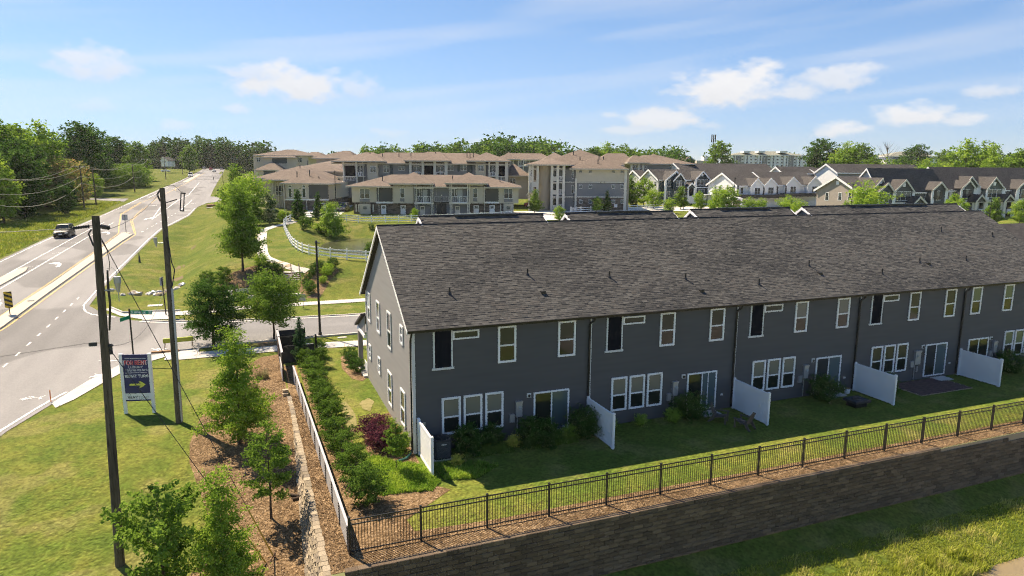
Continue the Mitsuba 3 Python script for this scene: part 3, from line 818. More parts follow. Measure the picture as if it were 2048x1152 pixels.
# rake boards of the big gable
q = MB(); q.hexa([(-.33, y0, zr(y0) - .2), (-.26, y0, zr(y0) - .2), (-.26, YR, ZR - .2), (-.33, YR, ZR - .2), (-.33, y0, zr(y0) - .03), (-.26, y0, zr(y0) - .03), (-.26, YR, ZR - .03), (-.33, YR, ZR - .03)]); part(ROW, 'rake_board', q, 'm_white')
q = MB(); q.hexa([(-.33, YR, ZR - .22), (-.26, YR, ZR - .22), (-.26, D_ + .68, 5.53), (-.33, D_ + .68, 5.53), (-.33, YR, ZR - .035), (-.26, YR, ZR - .035), (-.26, D_ + .68, 5.72), (-.33, D_ + .68, 5.72)]); part(ROW, 'rake_board', q, 'm_white')
q = MB(); q.hexa([(-.27, y0, zr(y0) - .19), (.03, y0, zr(y0) - .19), (.03, YR, ZR - .19), (-.27, YR, ZR - .19), (-.27, y0, zr(y0) - .17), (.03, y0, zr(y0) - .17), (.03, YR, ZR - .17), (-.27, YR, ZR - .17)]); part(ROW, 'soffit', q, 'm_trim')
# shingle tabs on the rear slope
COS, SIN = 1 / math.hypot(1, SL), SL / math.hypot(1, SL)
PAL = np.array([(.036, .038, .039), (.046, .047, .048), (.058, .058, .057), (.074, .074, .071), (.094, .093, .088), (.082, .078, .073), (.052, .055, .055)]) * .9
rs = np.random.default_rng(77)
tabs = []
L0 = (y0 - .02 - .15) / COS
top = (YR - .15) / COS
s = L0; row = 0
while s < top + 1.3:
    x = -.32 - rs.uniform(0, .3)
    while x < XE:
        w = rs.choice([.16, .22, .3, .36])
        x1 = min(x + w, XE); xa = max(x, -.32)
        mid = (xa + x1) / 2
        ok = s + .02 < top - .02 or any(a < xa and x1 < b and s < (yh - .15) / COS - .05 for a, b, yh in HI)
        if ok and x1 - xa > .05:
            nz = meshkit.noise(np.array([mid * .55, s * .9, 3.])) * .55 + meshkit.noise(np.array([mid * .13, s * .3, 8.])) * .45
            kk = int(np.clip(nz * 5.2 + .7 + rs.normal() * 1.15, 0, 6.99))
            tabs.append((xa, x1, s, rs.choice([.005, .011, .016]), PAL[kk] * rs.uniform(.86, 1.14)))
        x += w + .004
    s += .148; row += 1


def tab_geo(mb, xa, xb, s, th, c):
    e = .002
    s1 = s + .165
    def P(x, ss, h): return (x, .15 + ss * COS - h * SIN, ZE + ss * SIN + h * COS)
    mb.add([P(xa, s, -e), P(xb, s, -e), P(xb, s1, -e), P(xa, s1, -e), P(xa, s, th + .006), P(xb, s, th + .006), P(xb, s1, th - .004), P(xa, s1, th - .004)],
           [[4, 5, 6, 7], [0, 1, 5, 4], [1, 2, 6, 5], [3, 0, 4, 7]], c)


near = np.array([math.hypot((a + b) / 2 - CAM[0], s * COS - CAM[1]) for a, b, s, *_ in tabs])
order = np.argsort(near)
big = set(order[:300].tolist())
fld = MB()
for k, tb in enumerate(tabs):
    if k in big:
        q = MB(); tab_geo(q, *tb); put(nk(ROOF + '__shingle'), q, 'm_vc')
    else:
        tab_geo(fld, *tb)
k = put(nk(ROOF + '__shingle_field'), fld, 'm_vc'); labels[k] = {'kind': 'stuff'}
# roof pipes
for i, (x, y) in enumerate([(2.39, 1.78), (7.14, 2.78), (7.49, 1.45), (11.98, 2.26), (16.83, 1.8), (17.26, 0.8), (21.6, 1.02), (26.63, 2.24), (26.88, 1.52), (31.9, 1.18), (36.28, 1.96), (36.89, 1.78), (41.97, 4.86), (40.85, 1.89), (46.65, 4.11)]):
    z = zr(y)
    m = MB()
    if i in (2, 5, 8, 11):
        m.box(x - .13, x + .13, y - .1, y + .16, z - .05, z + .11)
        put(nk(ROW + '__roof_vent'), m, 'm_black')
    else:
        m.cyl((x, y, z - .1), (x, y, z + .36), .042, sides=8); m.cyl((x, y, z - .02), (x, y, z + .12), .11, .05, sides=10)
        put(nk(ROW + '__vent_pipe'), m, 'm_black')
# porch at the front left corner
m = MB(); m.hexa([(-.35, D_ + .1, 4.25), (2.6, D_ + .1, 4.25), (2.6, 16.5, 2.95), (-.35, 16.5, 2.95), (-.35, D_ + .1, 4.42), (2.6, D_ + .1, 4.42), (2.6, 16.5, 3.1), (-.35, 16.5, 3.1)]); PO = part(ROW, 'porch_roof', m, 'm_roofgrey')
m = MB(); m.hexa([(-.22, D_, 2.75), (-.1, D_, 2.75), (-.1, 16.2, 2.75), (-.22, 16.2, 2.75), (-.22, D_, 2.98), (-.1, D_, 2.98), (-.1, 16.2, 2.98), (-.22, 16.2, 2.98)]); put(nk(PO + '__beam'), m, 'm_white')
m = MB(); m.box(-.25, .05, 15.55, 15.85, .1, 2.75); put(nk(PO + '__post'), m, 'm_taupe')
m = MB(); m.prism([(D_, 2.98), (16.2, 2.98), (D_, 4.25)], 'x', -.16, -.12); put(nk(PO + '__gable'), m, 'm_sidelight')
m = MB(); m.box(-.3, 2.4, D_, 16.2, -.2, .12); put(nk(PO + '__step'), m, 'm_concrete')
m = MB(); m.box(-.02, .02, 13.8, 14.6, .3, .9); put(nk(PO + '__railing'), m, 'm_white')
# lower neighbour at the right edge
NB = thing('lower_wing', 'low grey shingled roof with a blue metal porch roof at the right edge', 'house')
m = MB(); m.box(XE + .2, 62, .3, 12, -.2, 6.2); part(NB, 'wall', m, 'm_siding')
m = MB()
m.hexa([(XE - .02, y0, zr(y0) - .2), (64, y0, zr(y0) - .2), (64, 5.5, zr(5.5) - .2), (XE - .02, 5.5, zr(5.5) - .2), (XE - .02, y0, zr(y0) - .03), (64, y0, zr(y0) - .03), (64, 5.5, zr(5.5) - .03), (XE - .02, 5.5, zr(5.5) - .03)])
m.hexa([(XE - .02, 5.5, zr(5.5) - .2), (64, 5.5, zr(5.5) - .2), (64, 12, 6), (XE - .02, 12, 6), (XE - .02, 5.5, zr(5.5) - .03), (64, 5.5, zr(5.5) - .03), (64, 12, 6.16), (XE - .02, 12, 6.16)])
part(NB, 'roof', m, 'm_roofgrey')
m = MB(); m.hexa([(51.4, 3.9, 8.66), (56, 2.6, 8.0), (56, 5.0, 9.3), (52.6, 5.0, 9.25), (51.4, 3.9, 8.75), (56, 2.6, 8.5), (56, 5.0, 9.7), (52.6, 5.0, 9.4)]); part(NB, 'porch_roof', m, 'm_bluemetal')

# ------------------------------------------------------------------ walls and fences
BLK = np.array([(.150, .125, .100), (.185, .155, .122), (.125, .108, .090), (.165, .145, .120), (.205, .175, .14)]) * np.array([.68, .60, .50])


def block(mb, x0, x1, y, z0, z1, depth, c, b=.018, axis_='x', face=-1):
    """a split-face block with chamfered front; runs along x with its face towards -y (or along y, face towards -x)"""
    f, k = y, y + depth
    p = [(x0, k, z0), (x1, k, z0), (x1, k, z1), (x0, k, z1), (x0, f + b, z0), (x1, f + b, z0), (x1, f + b, z1), (x0, f + b, z1),
         (x0 + b, f, z0 + b), (x1 - b, f, z0 + b), (x1 - b, f, z1 - b), (x0 + b, f, z1 - b)]
    q = [[7, 6, 2, 3], [4, 0, 1, 5], [4, 7, 3, 0], [5, 1, 2, 6], [8, 9, 10, 11], [4, 5, 9, 8], [5, 6, 10, 9], [6, 7, 11, 10], [7, 4, 8, 11]]
    p = np.array(p)
    if axis_ == 'y':
        p = np.stack([p[:, 1], -p[:, 0], p[:, 2]], 1)
    mb.add(p, q, c)


rw = np.random.default_rng(3)
RW = thing('retaining_wall', 'tall brown block retaining wall below the black fence', 'retaining wall')
blocks = []
bh, bl = .2, .46
for r in range(17):
    z1 = .04 - r * bh
    x = -4.62 + (r % 2) * bl / 2
    while x < 62:
        if not (r == 0 and x > 24.85) and not (r == 1 and x > 30.2):
            blocks.append((x, min(x + bl, 62) - .008, z1 - bh + .008, z1 - rw.uniform(.002, .008), rw.uniform(-.012, .012), BLK[rw.integers(5)] * rw.uniform(.8, 1.15)))
        x += bl
dist = [math.hypot(b[0] - CAM[0], -9 - CAM[1]) + (0 if b[2] > -2.3 else 60) for b in blocks]
big = set(np.argsort(dist)[:300].tolist())
fld = MB()
for i_, (x0, x1, z0, z1, dy, c) in enumerate(blocks):
    q = MB() if i_ in big else fld
    block(q, x0, x1, float(wall_y((x0 + x1) / 2)) + dy, z0, z1, .28, c)
    if i_ in big: put(nk(RW + '__block'), q, 'm_vc')
k = put(nk(RW + '__block_field'), fld, 'm_vc'); labels[k] = {'kind': 'stuff'}
m = MB()
for a, b in zip(np.arange(-4.5, 61, 2), np.arange(-2.5, 63, 2)):
    m.quad((a, float(wall_y(a)) + .06, .0), (a, float(wall_y(a)) + .06, -6), (b, float(wall_y(b)) + .06, -6), (b, float(wall_y(b)) + .06, .0))
part(RW, 'core', m, 'm_tan')
# low stacked-stone wall
SW = thing('stone_wall', 'low stacked tan stone wall stepping down beside the mulch bed', 'stone wall')
STN = np.array([(.36, .30, .21), (.42, .35, .25), (.30, .25, .175), (.25, .21, .16)]) * .72
for r in range(11):
    y = -9.4 + (r % 2) * .17 + (.1 if r % 3 else 0)
    while y < 11:
        L = rw.uniform(.27, .38); zg = float(H(-5.6, y + L / 2, 'left')) - .12
        z1 = .05 - r * .145
        if z1 > zg:
            q = MB()
            block(q, -(y + L) + .012, -y - .012, -5.36 - r * -.0 + rw.uniform(-.03, .02) - r * .045, z1 - .14, z1 - rw.uniform(0, .012), .26, STN[rw.integers(4)] * rw.uniform(.85, 1.15), .025, 'y')
            put(nk(SW + '__stone'), q, 'm_vc')
        y += L
m = MB(); m.box(-5.25, -5.2, -9.2, 10.8, -2, -.02); part(SW, 'core', m, 'm_tan')
PC = thing('paver_stack', 'two loose tan wall stones lying by the end of the stone wall', 'stone')
for a, b, z in ((-5.45, 11.3, .0), (-5.4, 11.75, .02), (-5.42, 11.5, .18)):
    m = MB(); m.box(a - .17, a + .17, b - .13, b + .13, z, z + .17); part(PC, 'stone', m, 'm_tan')
# grey boundary fence
GF = thing('boundary_fence', 'light grey panel fence between the hedge and the mulch terrace', 'fence')
yy = np.linspace(-7.7, 14.3, 12)
for a, b in zip(yy[:-1], yy[1:]):
    xa, xb = np.interp([a, b], [-7.7, 14.3], [-4.3, -4.75])
    m = MB(); m.hexa([(xa - .025, a + .02, .02), (xa + .025, a + .02, .02), (xb + .025, b - .02, .02), (xb - .025, b - .02, .02), (xa - .025, a + .02, .98), (xa + .025, a + .02, .98), (xb + .025, b - .02, .98), (xb - .025, b - .02, .98)])
    part(GF, 'panel', m, 'm_fencegrey')
    m = MB(); m.box(xa - .055, xa - .03, a - .02, a + .02, .0, .96)
    for zz in np.arange(.1, .95, .12): m.box(xa - .075, xa - .05, a - .035, a + .035, zz, zz + .04)
    part(GF, 'post', m, 'm_black')
    m = MB(); m.hexa([(xa - .05, a, .985), (xa + .05, a, .985), (xb + .05, b, .985), (xb - .05, b, .985), (xa - .05, a, 1.03), (xa + .05, a, 1.03), (xb + .05, b, 1.03), (xb - .05, b, 1.03)]); part(GF, 'cap', m, 'm_fencecap')
# black picket fence
BF = thing('picket_fence', 'black metal picket fence along the top of the retaining wall', 'fence')
bay, FY, FH = 2.665, -7.95, 1.38
npick = 0; fieldp = MB()
for n in range(24):
    x0 = -4.3 + n * bay
    m = MB(); m.box(x0 - .038, x0 + .038, FY - .038, FY + .038, -.1, FH + .05); m.box(x0 - .046, x0 + .046, FY - .046, FY + .046, FH + .05, FH + .075); part(BF, 'post', m, 'm_black')
    if n == 23: break
    for z in (.12, FH - .2, FH - .02):
        m = MB(); m.box(x0 + .038, x0 + bay - .038, FY - .018, FY + .018, z - .02, z + .02); part(BF, 'rail', m, 'm_black')
    for k in range(23):
        x = x0 + bay * (k + 1) / 24
        q = MB() if npick < 300 else fieldp
        q.box(x - .0105, x + .0105, FY - .0095, FY + .0095, .04, FH - .03)
        if npick < 300: part(BF, 'picket', q, 'm_black')
        npick += 1
k = part(BF, 'picket_field', fieldp, 'm_black', stuff=True)
# corner return of the fence
m = MB(); m.box(-4.34, -4.26, -8.0, -7.9, -.3, 1.5); part(BF, 'corner_post', m, 'm_black')
# white privacy screens
for n, (x, y0, y1, lab) in enumerate(((.2, -.12, -2.72, 'white vinyl privacy screen at the left corner beside the air conditioner'), (9.55, -.1, -2.95, 'white vinyl privacy screen left of the garden chairs, second from the left'),
                                      (19.25, -.1, -3.1, 'white vinyl privacy screen between the garden chairs and the fire pit'), (28.8, -.1, -3.15, 'white vinyl privacy screen left of the brick patio'), (38.5, -.1, -3.0, 'rightmost white vinyl privacy screen, right of the brick patio'))):
    P = thing('privacy_screen', lab, 'privacy screen', 'white screens between the back yards')
    for y in (y0 - .06, y1 + .06):
        m = MB(); m.box(x - .065, x + .065, y - .065, y + .065, -.05, 1.86); m.prism([(x - .075, 1.86), (x + .075, 1.86), (x + .05, 1.9), (x - .05, 1.9)], 'y', y - .075, y + .075); part(P, 'post', m, 'm_white')
    nb = 16; ys = np.linspace(y0 - .125, y1 + .125, nb + 1)
    for a, b in zip(ys[:-1], ys[1:]):
        m = MB(); m.box(x - .022, x + .022, b + .003, a - .003, .14, 1.72); part(P, 'board', m, 'm_white')
    for z in (.1, 1.76):
        m = MB(); m.box(x - .045, x + .045, y1 + .125, y0 - .125, z - .06, z + .06); part(P, 'rail', m, 'm_white')
# white three-rail fence round the pond
WF = thing('rail_fence', 'white three-rail fence curving round the pond', 'fence')
loop = [(11.5, 52.6), (7.3, 53.0), (5.8, 53.4), (3.6, 54.8), (1.9, 56.8), (.5, 60.0), (-.5, 63.8), (-1.0, 70), (-1.1, 77), (-1.1, 82.5), (-1.0, 91), (0.0, 98), (1.6, 101.8), (3.2, 103.3), (5.2, 104.2), (7.4, 102.5), (9.4, 99.5), (11.8, 97.0), (14.5, 96.0), (17.1, 95.6), (19.7, 95.2), (23.2, 95.6), (26, 95.8), (34, 97), (44, 99.6)]
Ls = LineString(loop); n = int(Ls.length / 2.45)
pp = np.array([Ls.interpolate(t, normalized=True).coords[0] for t in np.linspace(0, 1, n + 1)])


def rails(key, pp, hgt=1.32, zs=(.3, .72, 1.14), w=.065):
    for i in range(len(pp)):
        z = float(H(*pp[i])); m = MB(); x, y = pp[i]
        m.box(x - w, x + w, y - w, y + w, z - .1, z + hgt); m.box(x - w - .02, x + w + .02, y - w - .02, y + w + .02, z + hgt, z + hgt + .04)
        part(key, 'post', m, 'm_white')
        if i + 1 < len(pp):
            z2 = float(H(*pp[i + 1]))
            d = pp[i + 1] - pp[i]; nn = np.array([-d[1], d[0]]) / np.linalg.norm(d) * .025
            for zz in zs:
                a, b = pp[i], pp[i + 1]
                q = [(*(a - nn), z + zz - .075), (*(b - nn), z2 + zz - .075), (*(b + nn), z2 + zz - .075), (*(a + nn), z + zz - .075)]
                m = MB(); m.hexa(q + [(u, v_, t + .15) for u, v_, t in q]); part(key, 'rail', m, 'm_white')


rails(WF, pp)
WF2 = thing('rail_fence', 'white rail fence before the three-storey end building, just over the roof ridge', 'fence')
rails(WF2, np.array([Point(*p).coords[0] for p in np.column_stack([np.linspace(60, 88, 11), np.linspace(104.6, 110.8, 11)])]), 1.45)

# ------------------------------------------------------------------ dark screen enclosure by the pavement
EN = thing('screen_enclosure', 'dark metal screen enclosure with open gate panels at the end of the hedge', 'enclosure')
m = MB(); m.box(-5.42, -5.36, 19.2, 21.4, 0, 1.85); part(EN, 'side_panel', m, 'm_rust')
m = MB(); m.box(-5.4, -5.33, 14.6, 18.9, .9, 1.85); part(EN, 'side_panel', m, 'm_darkgrey')
m = MB(); m.box(-5.46, -5.41, 14.4, 17.4, 0, .9); part(EN, 'lower_panel', m, 'm_fencegrey')
m = MB(); m.box(-5.42, -3.45, 21.3, 21.37, .35, 1.85); part(EN, 'rear_panel', m, 'm_darkgrey')
m = MB(); m.box(-5.3, -2.95, 18.8, 18.86, 0, 1.25); part(EN, 'front_panel', m, 'm_darkgrey')
m = MB(); m.box(-5.34, -3.6, 19.5, 19.56, .4, 1.8); part(EN, 'gate_panel', m, 'm_black')
m = MB(); m.box(-5.46, -5.32, 14.5, 19.0, 1.85, 1.91); part(EN, 'cap', m, 'm_fencecap')
m = MB(); m.box(-5.46, -5.3, 19.2, 21.45, 1.85, 1.91); part(EN, 'cap', m, 'm_fencecap')
for x, y in ((-5.38, 14.5), (-5.38, 19.05), (-2.85, 18.83), (-5.38, 21.35), (-3.42, 21.35)):
    m = MB(); m.box(x - .05, x + .05, y - .05, y + .05, -.05, 1.95); part(EN, 'post', m, 'm_black')
m = MB(); m.tube([(-3.4, 19.2, 1.75), (-2.75, 19.2, 1.75), (-2.75, 19.2, 0)], .035); m.tube([(-3.4, 19.2, .9), (-2.75, 19.2, .9)], .03); part(EN, 'pipe_frame', m, 'm_black')

# ------------------------------------------------------------------ things in the back yards
AC = thing('air_conditioner', 'dark grey air conditioner unit behind the left privacy screen', 'air conditioner')
m = MB(); x0, y0, w = .72, -1.25, .84
for i_ in range(4):
    pass
m.prism([(x0, y0 + .1), (x0 + .1, y0), (x0 + w - .1, y0), (x0 + w, y0 + .1), (x0 + w, y0 + w - .1), (x0 + w - .1, y0 + w), (x0 + .1, y0 + w), (x0, y0 + w - .1)], 'z', .05, 1.0)
part(AC, 'cabinet', m, 'm_darkgrey')
for z in np.arange(.14, .9, .05):
    m = MB(); m.box(x0 + .08, x0 + w - .08, y0 - .008, y0 + .003, z, z + .022); m.box(x0 - .008, x0 + .003, y0 + .08, y0 + w - .08, z, z + .022); part(AC, 'louvre', m, 'm_bluegrey')
m = MB(); m.cyl((x0 + w / 2, y0 + w / 2, 1.0), (x0 + w / 2, y0 + w / 2, 1.02), .34, sides=24); part(AC, 'fan_guard', m, 'm_black')
m = MB()
for k in range(12):
    a = k * math.pi / 6; m.tube([(x0 + w / 2 + .05 * math.cos(a), y0 + w / 2 + .05 * math.sin(a), 1.035), (x0 + w / 2 + .36 * math.cos(a), y0 + w / 2 + .36 * math.sin(a), 1.03)], .008, 4)
part(AC, 'guard_spoke', m, 'm_darkgrey')
m = MB(); m.box(x0 + .32, x0 + .56, y0 - .02, y0 - .009, .78, .83); part(AC, 'badge', m, 'm_trim')
m = MB(); m.box(x0 - .05, x0 + w + .05, y0 - .05, y0 + w + .05, -.1, .05); part(AC, 'pad', m, 'm_concrete')
DX = thing('drain_extension', 'blue-green drain extension pipe lying at the foot of the corner downspout', 'drain pipe')
m = MB(); m.tube([(-.2, -.1, .1), (-.55, -.55, .08), (-1.1, -.75, .07)], .055, 8); part(DX, 'pipe', m, 'm_teal')


def adirondack(o, deg, lab):
    fr = Fr(o, deg); A = thing('garden_chair', lab, 'chair', 'wooden garden chairs on the lawn')
    for k in range(5):
        m = MB(); x = -.26 + k * .11; m.hexa([(x, .32, .28), (x + .09, .32, .28), (x + .09, -.28, .40), (x, -.28, .40), (x, .32, .30), (x + .09, .32, .30), (x + .09, -.28, .42), (x, -.28, .42)]); part(A, 'seat_slat', m, 'm_deckwood', fr=fr)
    for k in range(5):
        m = MB(); x = -.27 + k * .113; h = .95 + .05 * (2 - abs(k - 2)); m.hexa([(x, .30, .26), (x + .095, .30, .26), (x + .095, .34, .26), (x, .34, .26), (x, .30 + .3, h), (x + .095, .30 + .3, h), (x + .095, .33 + .3, h), (x, .33 + .3, h)]); part(A, 'back_slat', m, 'm_deckwood', fr=fr)
    for s in (-1, 1):
        m = MB(); m.box(s * .36 - .06, s * .36 + .06, -.36, .42, .55, .58); part(A, 'armrest', m, 'm_deckwood', fr=fr)
        m = MB(); m.box(s * .31 - .02, s * .31 + .02, -.32, -.24, 0, .55); part(A, 'leg', m, 'm_deckwood', fr=fr)
        m = MB(); m.hexa([(s * .31 - .02, .34, .2), (s * .31 + .02, .34, .2), (s * .31 + .02, .6, 0), (s * .31 - .02, .6, 0), (s * .31 - .02, .34, .55), (s * .31 + .02, .34, .55), (s * .31 + .02, .68, 0.02), (s * .31 - .02, .68, 0.02)]); part(A, 'leg', m, 'm_deckwood', fr=fr)


adirondack((17.15, -1.75, 0), 40, 'weathered wooden garden chair nearer the patio door')
adirondack((17.7, -2.85, 0), 200, 'weathered wooden garden chair nearer the lawn, right of the other')
FP = thing('fire_pit', 'low dark fire pit table on the shaded lawn', 'fire pit')
m = MB(); m.prism([(26.0, -2.9), (27.2, -2.9), (27.2, -1.9), (26.0, -1.9)], 'z', .28, .42); part(FP, 'top', m, 'm_darkgrey')
m = MB(); m.prism([(26.15, -2.75), (27.05, -2.75), (27.05, -2.05), (26.15, -2.05)], 'z', .0, .28); part(FP, 'base', m, 'm_black')
m = MB(); m.cyl((26.6, -2.4, .42), (26.6, -2.4, .47), .28, .25, 16); part(FP, 'bowl', m, 'm_black')
m = MB(); m.cyl((27.95, -.45, 0), (27.95, -.45, .32), .15, .19, 14); k = thing('planter_pot', 'small white pot beside the third patio door', 'pot'); part(k, 'pot', m, 'm_white')
m = MB(); m.cyl((27.95, -.45, .32), (27.95, -.45, .33), .17, .17, 14); part(k, 'soil', m, 'm_brown')
BP = thing('brick_patio', 'small red-brown brick patio outside the fourth patio door', 'patio')
m = MB(); m.box(31.9, 36.6, -2.55, -.1, -.1, .02); part(BP, 'base', m, 'm_tan')
for r in range(11):
    y = -2.5 + r * .215
    for k in range(21):
        x = 31.95 + k * .22 + (r % 2) * .11
        if x + .2 < 36.58:
            m = MB(); m.box(x, x + .208, y, y + .203, .02, .045 + (k * 5 + r * 3) % 4 * .002); part(BP, 'brick', m, 'm_paver' if (k * 7 + r) % 3 else 'm_paver2')
SB = thing('security_sign', 'small round blue and white sign on a stick by the first patio door', 'sign')
m = MB(); m.cyl((8.0, -.35, 0), (8.0, -.35, .35), .012, sides=6); part(SB, 'stake', m, 'm_galv')
m = MB(); m.cyl((8.0, -.36, .45), (8.0, -.34, .45), .14, sides=8); part(SB, 'plate', m, 'm_navy')
m = MB(); m.cyl((8.0, -.366, .45), (8.0, -.361, .45), .09, sides=8); part(SB, 'disc', m, 'm_white')

# ------------------------------------------------------------------ plants
DARK = np.array([(.020, .045, .009), (.032, .066, .012), (.048, .090, .017)])
MID = np.array([(.038, .078, .014), (.062, .118, .020), (.090, .155, .028)])
FRESH = np.array([(.060, .115, .018), (.100, .175, .026), (.150, .225, .038)])
LIME = np.array([(.10, .165, .020), (.165, .235, .030), (.24, .29, .045)])
YELLOW = np.array([(.20, .22, .03), (.30, .29, .05), (.38, .31, .07)])
PURPLE = np.array([(.035, .014, .022), (.060, .020, .030), (.095, .032, .040)])
GLOSS = np.array([(.026, .050, .014), (.050, .085, .022), (.34, .33, .20)])
BLUEG = np.array([(.022, .048, .020), (.032, .064, .026), (.048, .085, .032)])
RUSTY = np.array([(.062, .085, .020), (.11, .13, .03), (.26, .17, .075)])


for _p in (DARK, MID, FRESH, LIME, YELLOW, PURPLE, GLOSS, BLUEG, RUSTY): _p *= 2.1
for _p in (MID, FRESH): _p *= np.array([1.28, 1.1, .9])
LIME *= np.array([.82, .86, .8])
HEDGE = DARK * .45 + MID * .55


def cone(t): return np.clip((1 - t) ** .85, .05, 1) * np.clip(t / .10, .35, 1)
def oval(t): return np.sqrt(np.clip(1 - (2 * t - .85) ** 2 / 1.35, .06, 1)) * np.clip((1.04 - t) / .3, .2, 1)
def ball(t): return np.sqrt(np.clip(1 - (2 * t - 1) ** 2 * .92, .05, 1))
def column(t): return np.clip(1.05 - t ** 3, .1, 1) * np.clip(t / .08, .6, 1)
def broad(t): return np.sqrt(np.clip(1 - (1.75 * t - .75) ** 2, .08, 1))
def vase(t): return np.clip(.35 + t * 1.1, 0, 1) * np.clip((1.03 - t) / .22, .25, 1)


def leaves(P, N, size, col, rng, aspect=.62):
    n = len(P)
    nr = N * .55 + rng.normal(size=(n, 3)) * .6 + np.array([0, 0, .35]); nr /= np.linalg.norm(nr, axis=1, keepdims=True)
    a = np.cross(nr, rng.normal(size=(n, 3))); a /= np.linalg.norm(a, axis=1, keepdims=True) + 1e-9
    b = np.cross(nr, a)
    s = (size * rng.uniform(.6, 1.25, n))[:, None] * .5
    fold = nr * s * .3
    V = np.stack([P - a * s, P - b * s * aspect + fold, P + a * s, P + b * s * aspect + fold], 1).reshape(-1, 3)
    i = np.arange(n)[:, None] * 4
    F = np.vstack([i + [0, 1, 2], i + [0, 2, 3]])
    return V, F, np.repeat(col, 4, 0)


def crown(seed, h, R, z0, prof, nb, nl, ls, pal, clump=.17, rise=.35, inner=.25, mixk=1.0, aspect=.62):
    rng = np.random.default_rng(seed)
    t = (np.arange(nb) + rng.random(nb)) / nb
    z = z0 + (h - z0) * t
    r = R * prof(t) * rng.uniform(.68, 1.1, nb)
    az = np.arange(nb) * 2.39996 + rng.normal(size=nb) * .35
    w = (r / R) ** 1.6 + .08; k = rng.choice(nb, nl, p=w / w.sum())
    s = inner + (1 - inner) * rng.random(nl) ** .62
    sub = rng.integers(0, 5, nl)                     # each branch carries a few twigs
    offs = rng.normal(size=(nb, 5, 3)) * clump * R * 1.15
    offs[:, :, 2] *= .55
    sig = clump * R * .42
    C = np.stack([np.cos(az[k]) * r[k] * s, np.sin(az[k]) * r[k] * s, z[k] + rise * r[k] * (s - .6)], 1)
    tw = offs[k, sub]
    P = C + tw * (.35 + .65 * s)[:, None] + rng.normal(size=(nl, 3)) * sig * np.array([1, 1, .75])
    P[:, 2] = np.clip(P[:, 2], z0 * .85 + .03, h * 1.04)
    ax = np.stack([np.zeros(nl), np.zeros(nl), z0 + (h - z0) * .42 + 0 * P[:, 2]], 1)
    N = P - ax; N /= np.linalg.norm(N, axis=1, keepdims=True) + 1e-9
    g = np.clip(.5 + rng.normal(size=(nb, 5))[k, sub] * .24 * mixk + rng.normal(size=nl) * .16, 0, 1) * 2
    i0 = np.clip(g.astype(int), 0, 1); f = (g - i0)[:, None]
    col = pal[i0] * (1 - f) + pal[i0 + 1] * f
    tips = [(np.cos(az[i]) * r[i] * .7, np.sin(az[i]) * r[i] * .7, z[i] + rise * r[i] * .1, t[i]) for i in range(nb)]
    return leaves(P, N, ls, col, rng, aspect), tips


def trunk_mb(h, r0, tips, z0, seed, nlimb=10, lean=.0):
    rng = np.random.default_rng(seed + 99)
    m = MB()
    zz = np.linspace(-.15, h * .9, 7)
    wob = np.cumsum(rng.normal(size=(7, 2)) * r0 * .25, 0)
    m.tube(np.column_stack([wob, zz]), np.interp(zz, [-.15, 0, h * .9], [r0 * 1.25, r0, r0 * .18]), 7)
    for i in rng.choice(len(tips), min(nlimb, len(tips)), replace=False):
        x, y, z, t = tips[i]
        zb = max(z - math.hypot(x, y) * .55, z0 * .8)
        c = [np.interp(zb, zz, wob[:, 0]), np.interp(zb, zz, wob[:, 1])]
        m.tube([(c[0], c[1], zb), (x * .45, y * .45, (zb + z) / 2), (x, y, z)], [r0 * .34 * (1.1 - t), r0 * .24 * (1.1 - t), r0 * .08], 5)
    return m


PROTO = {}


def proto(name, seed, h, R, z0, prof, nb, nl, ls, pal, tr=.08, bark='m_bark', **kw):
    (V, F, C), tips = crown(seed, h, R, z0, prof, nb, nl, ls, pal, **kw)
    d = {'crown': mikit.ply((V, F), 'm_leaf', color=C)}
    if tr:
        v, f = trunk_mb(h, tr, tips, z0, seed).get()
        d['trunk'] = mikit.ply((v, f), bark, smooth=60)
    PROTO[name] = d


def plant(key_name, label, cat, pname, x, y, s=1., rot=0, group=None, z=None, sz=None):
    k = thing(key_name, label, cat, group)
    zz = float(H(x, y)) if z is None else z
    tw = T().translate([x, y, zz]).rotate([0, 0, 1], rot).scale([s, s, sz or s])
    d = PROTO[pname]
    if 'trunk' in d:
        for q in ('trunk', 'crown'): share(f'{k}__{q}', d[q], tw)
    else:
        share(k, d['crown'], tw)
    return k


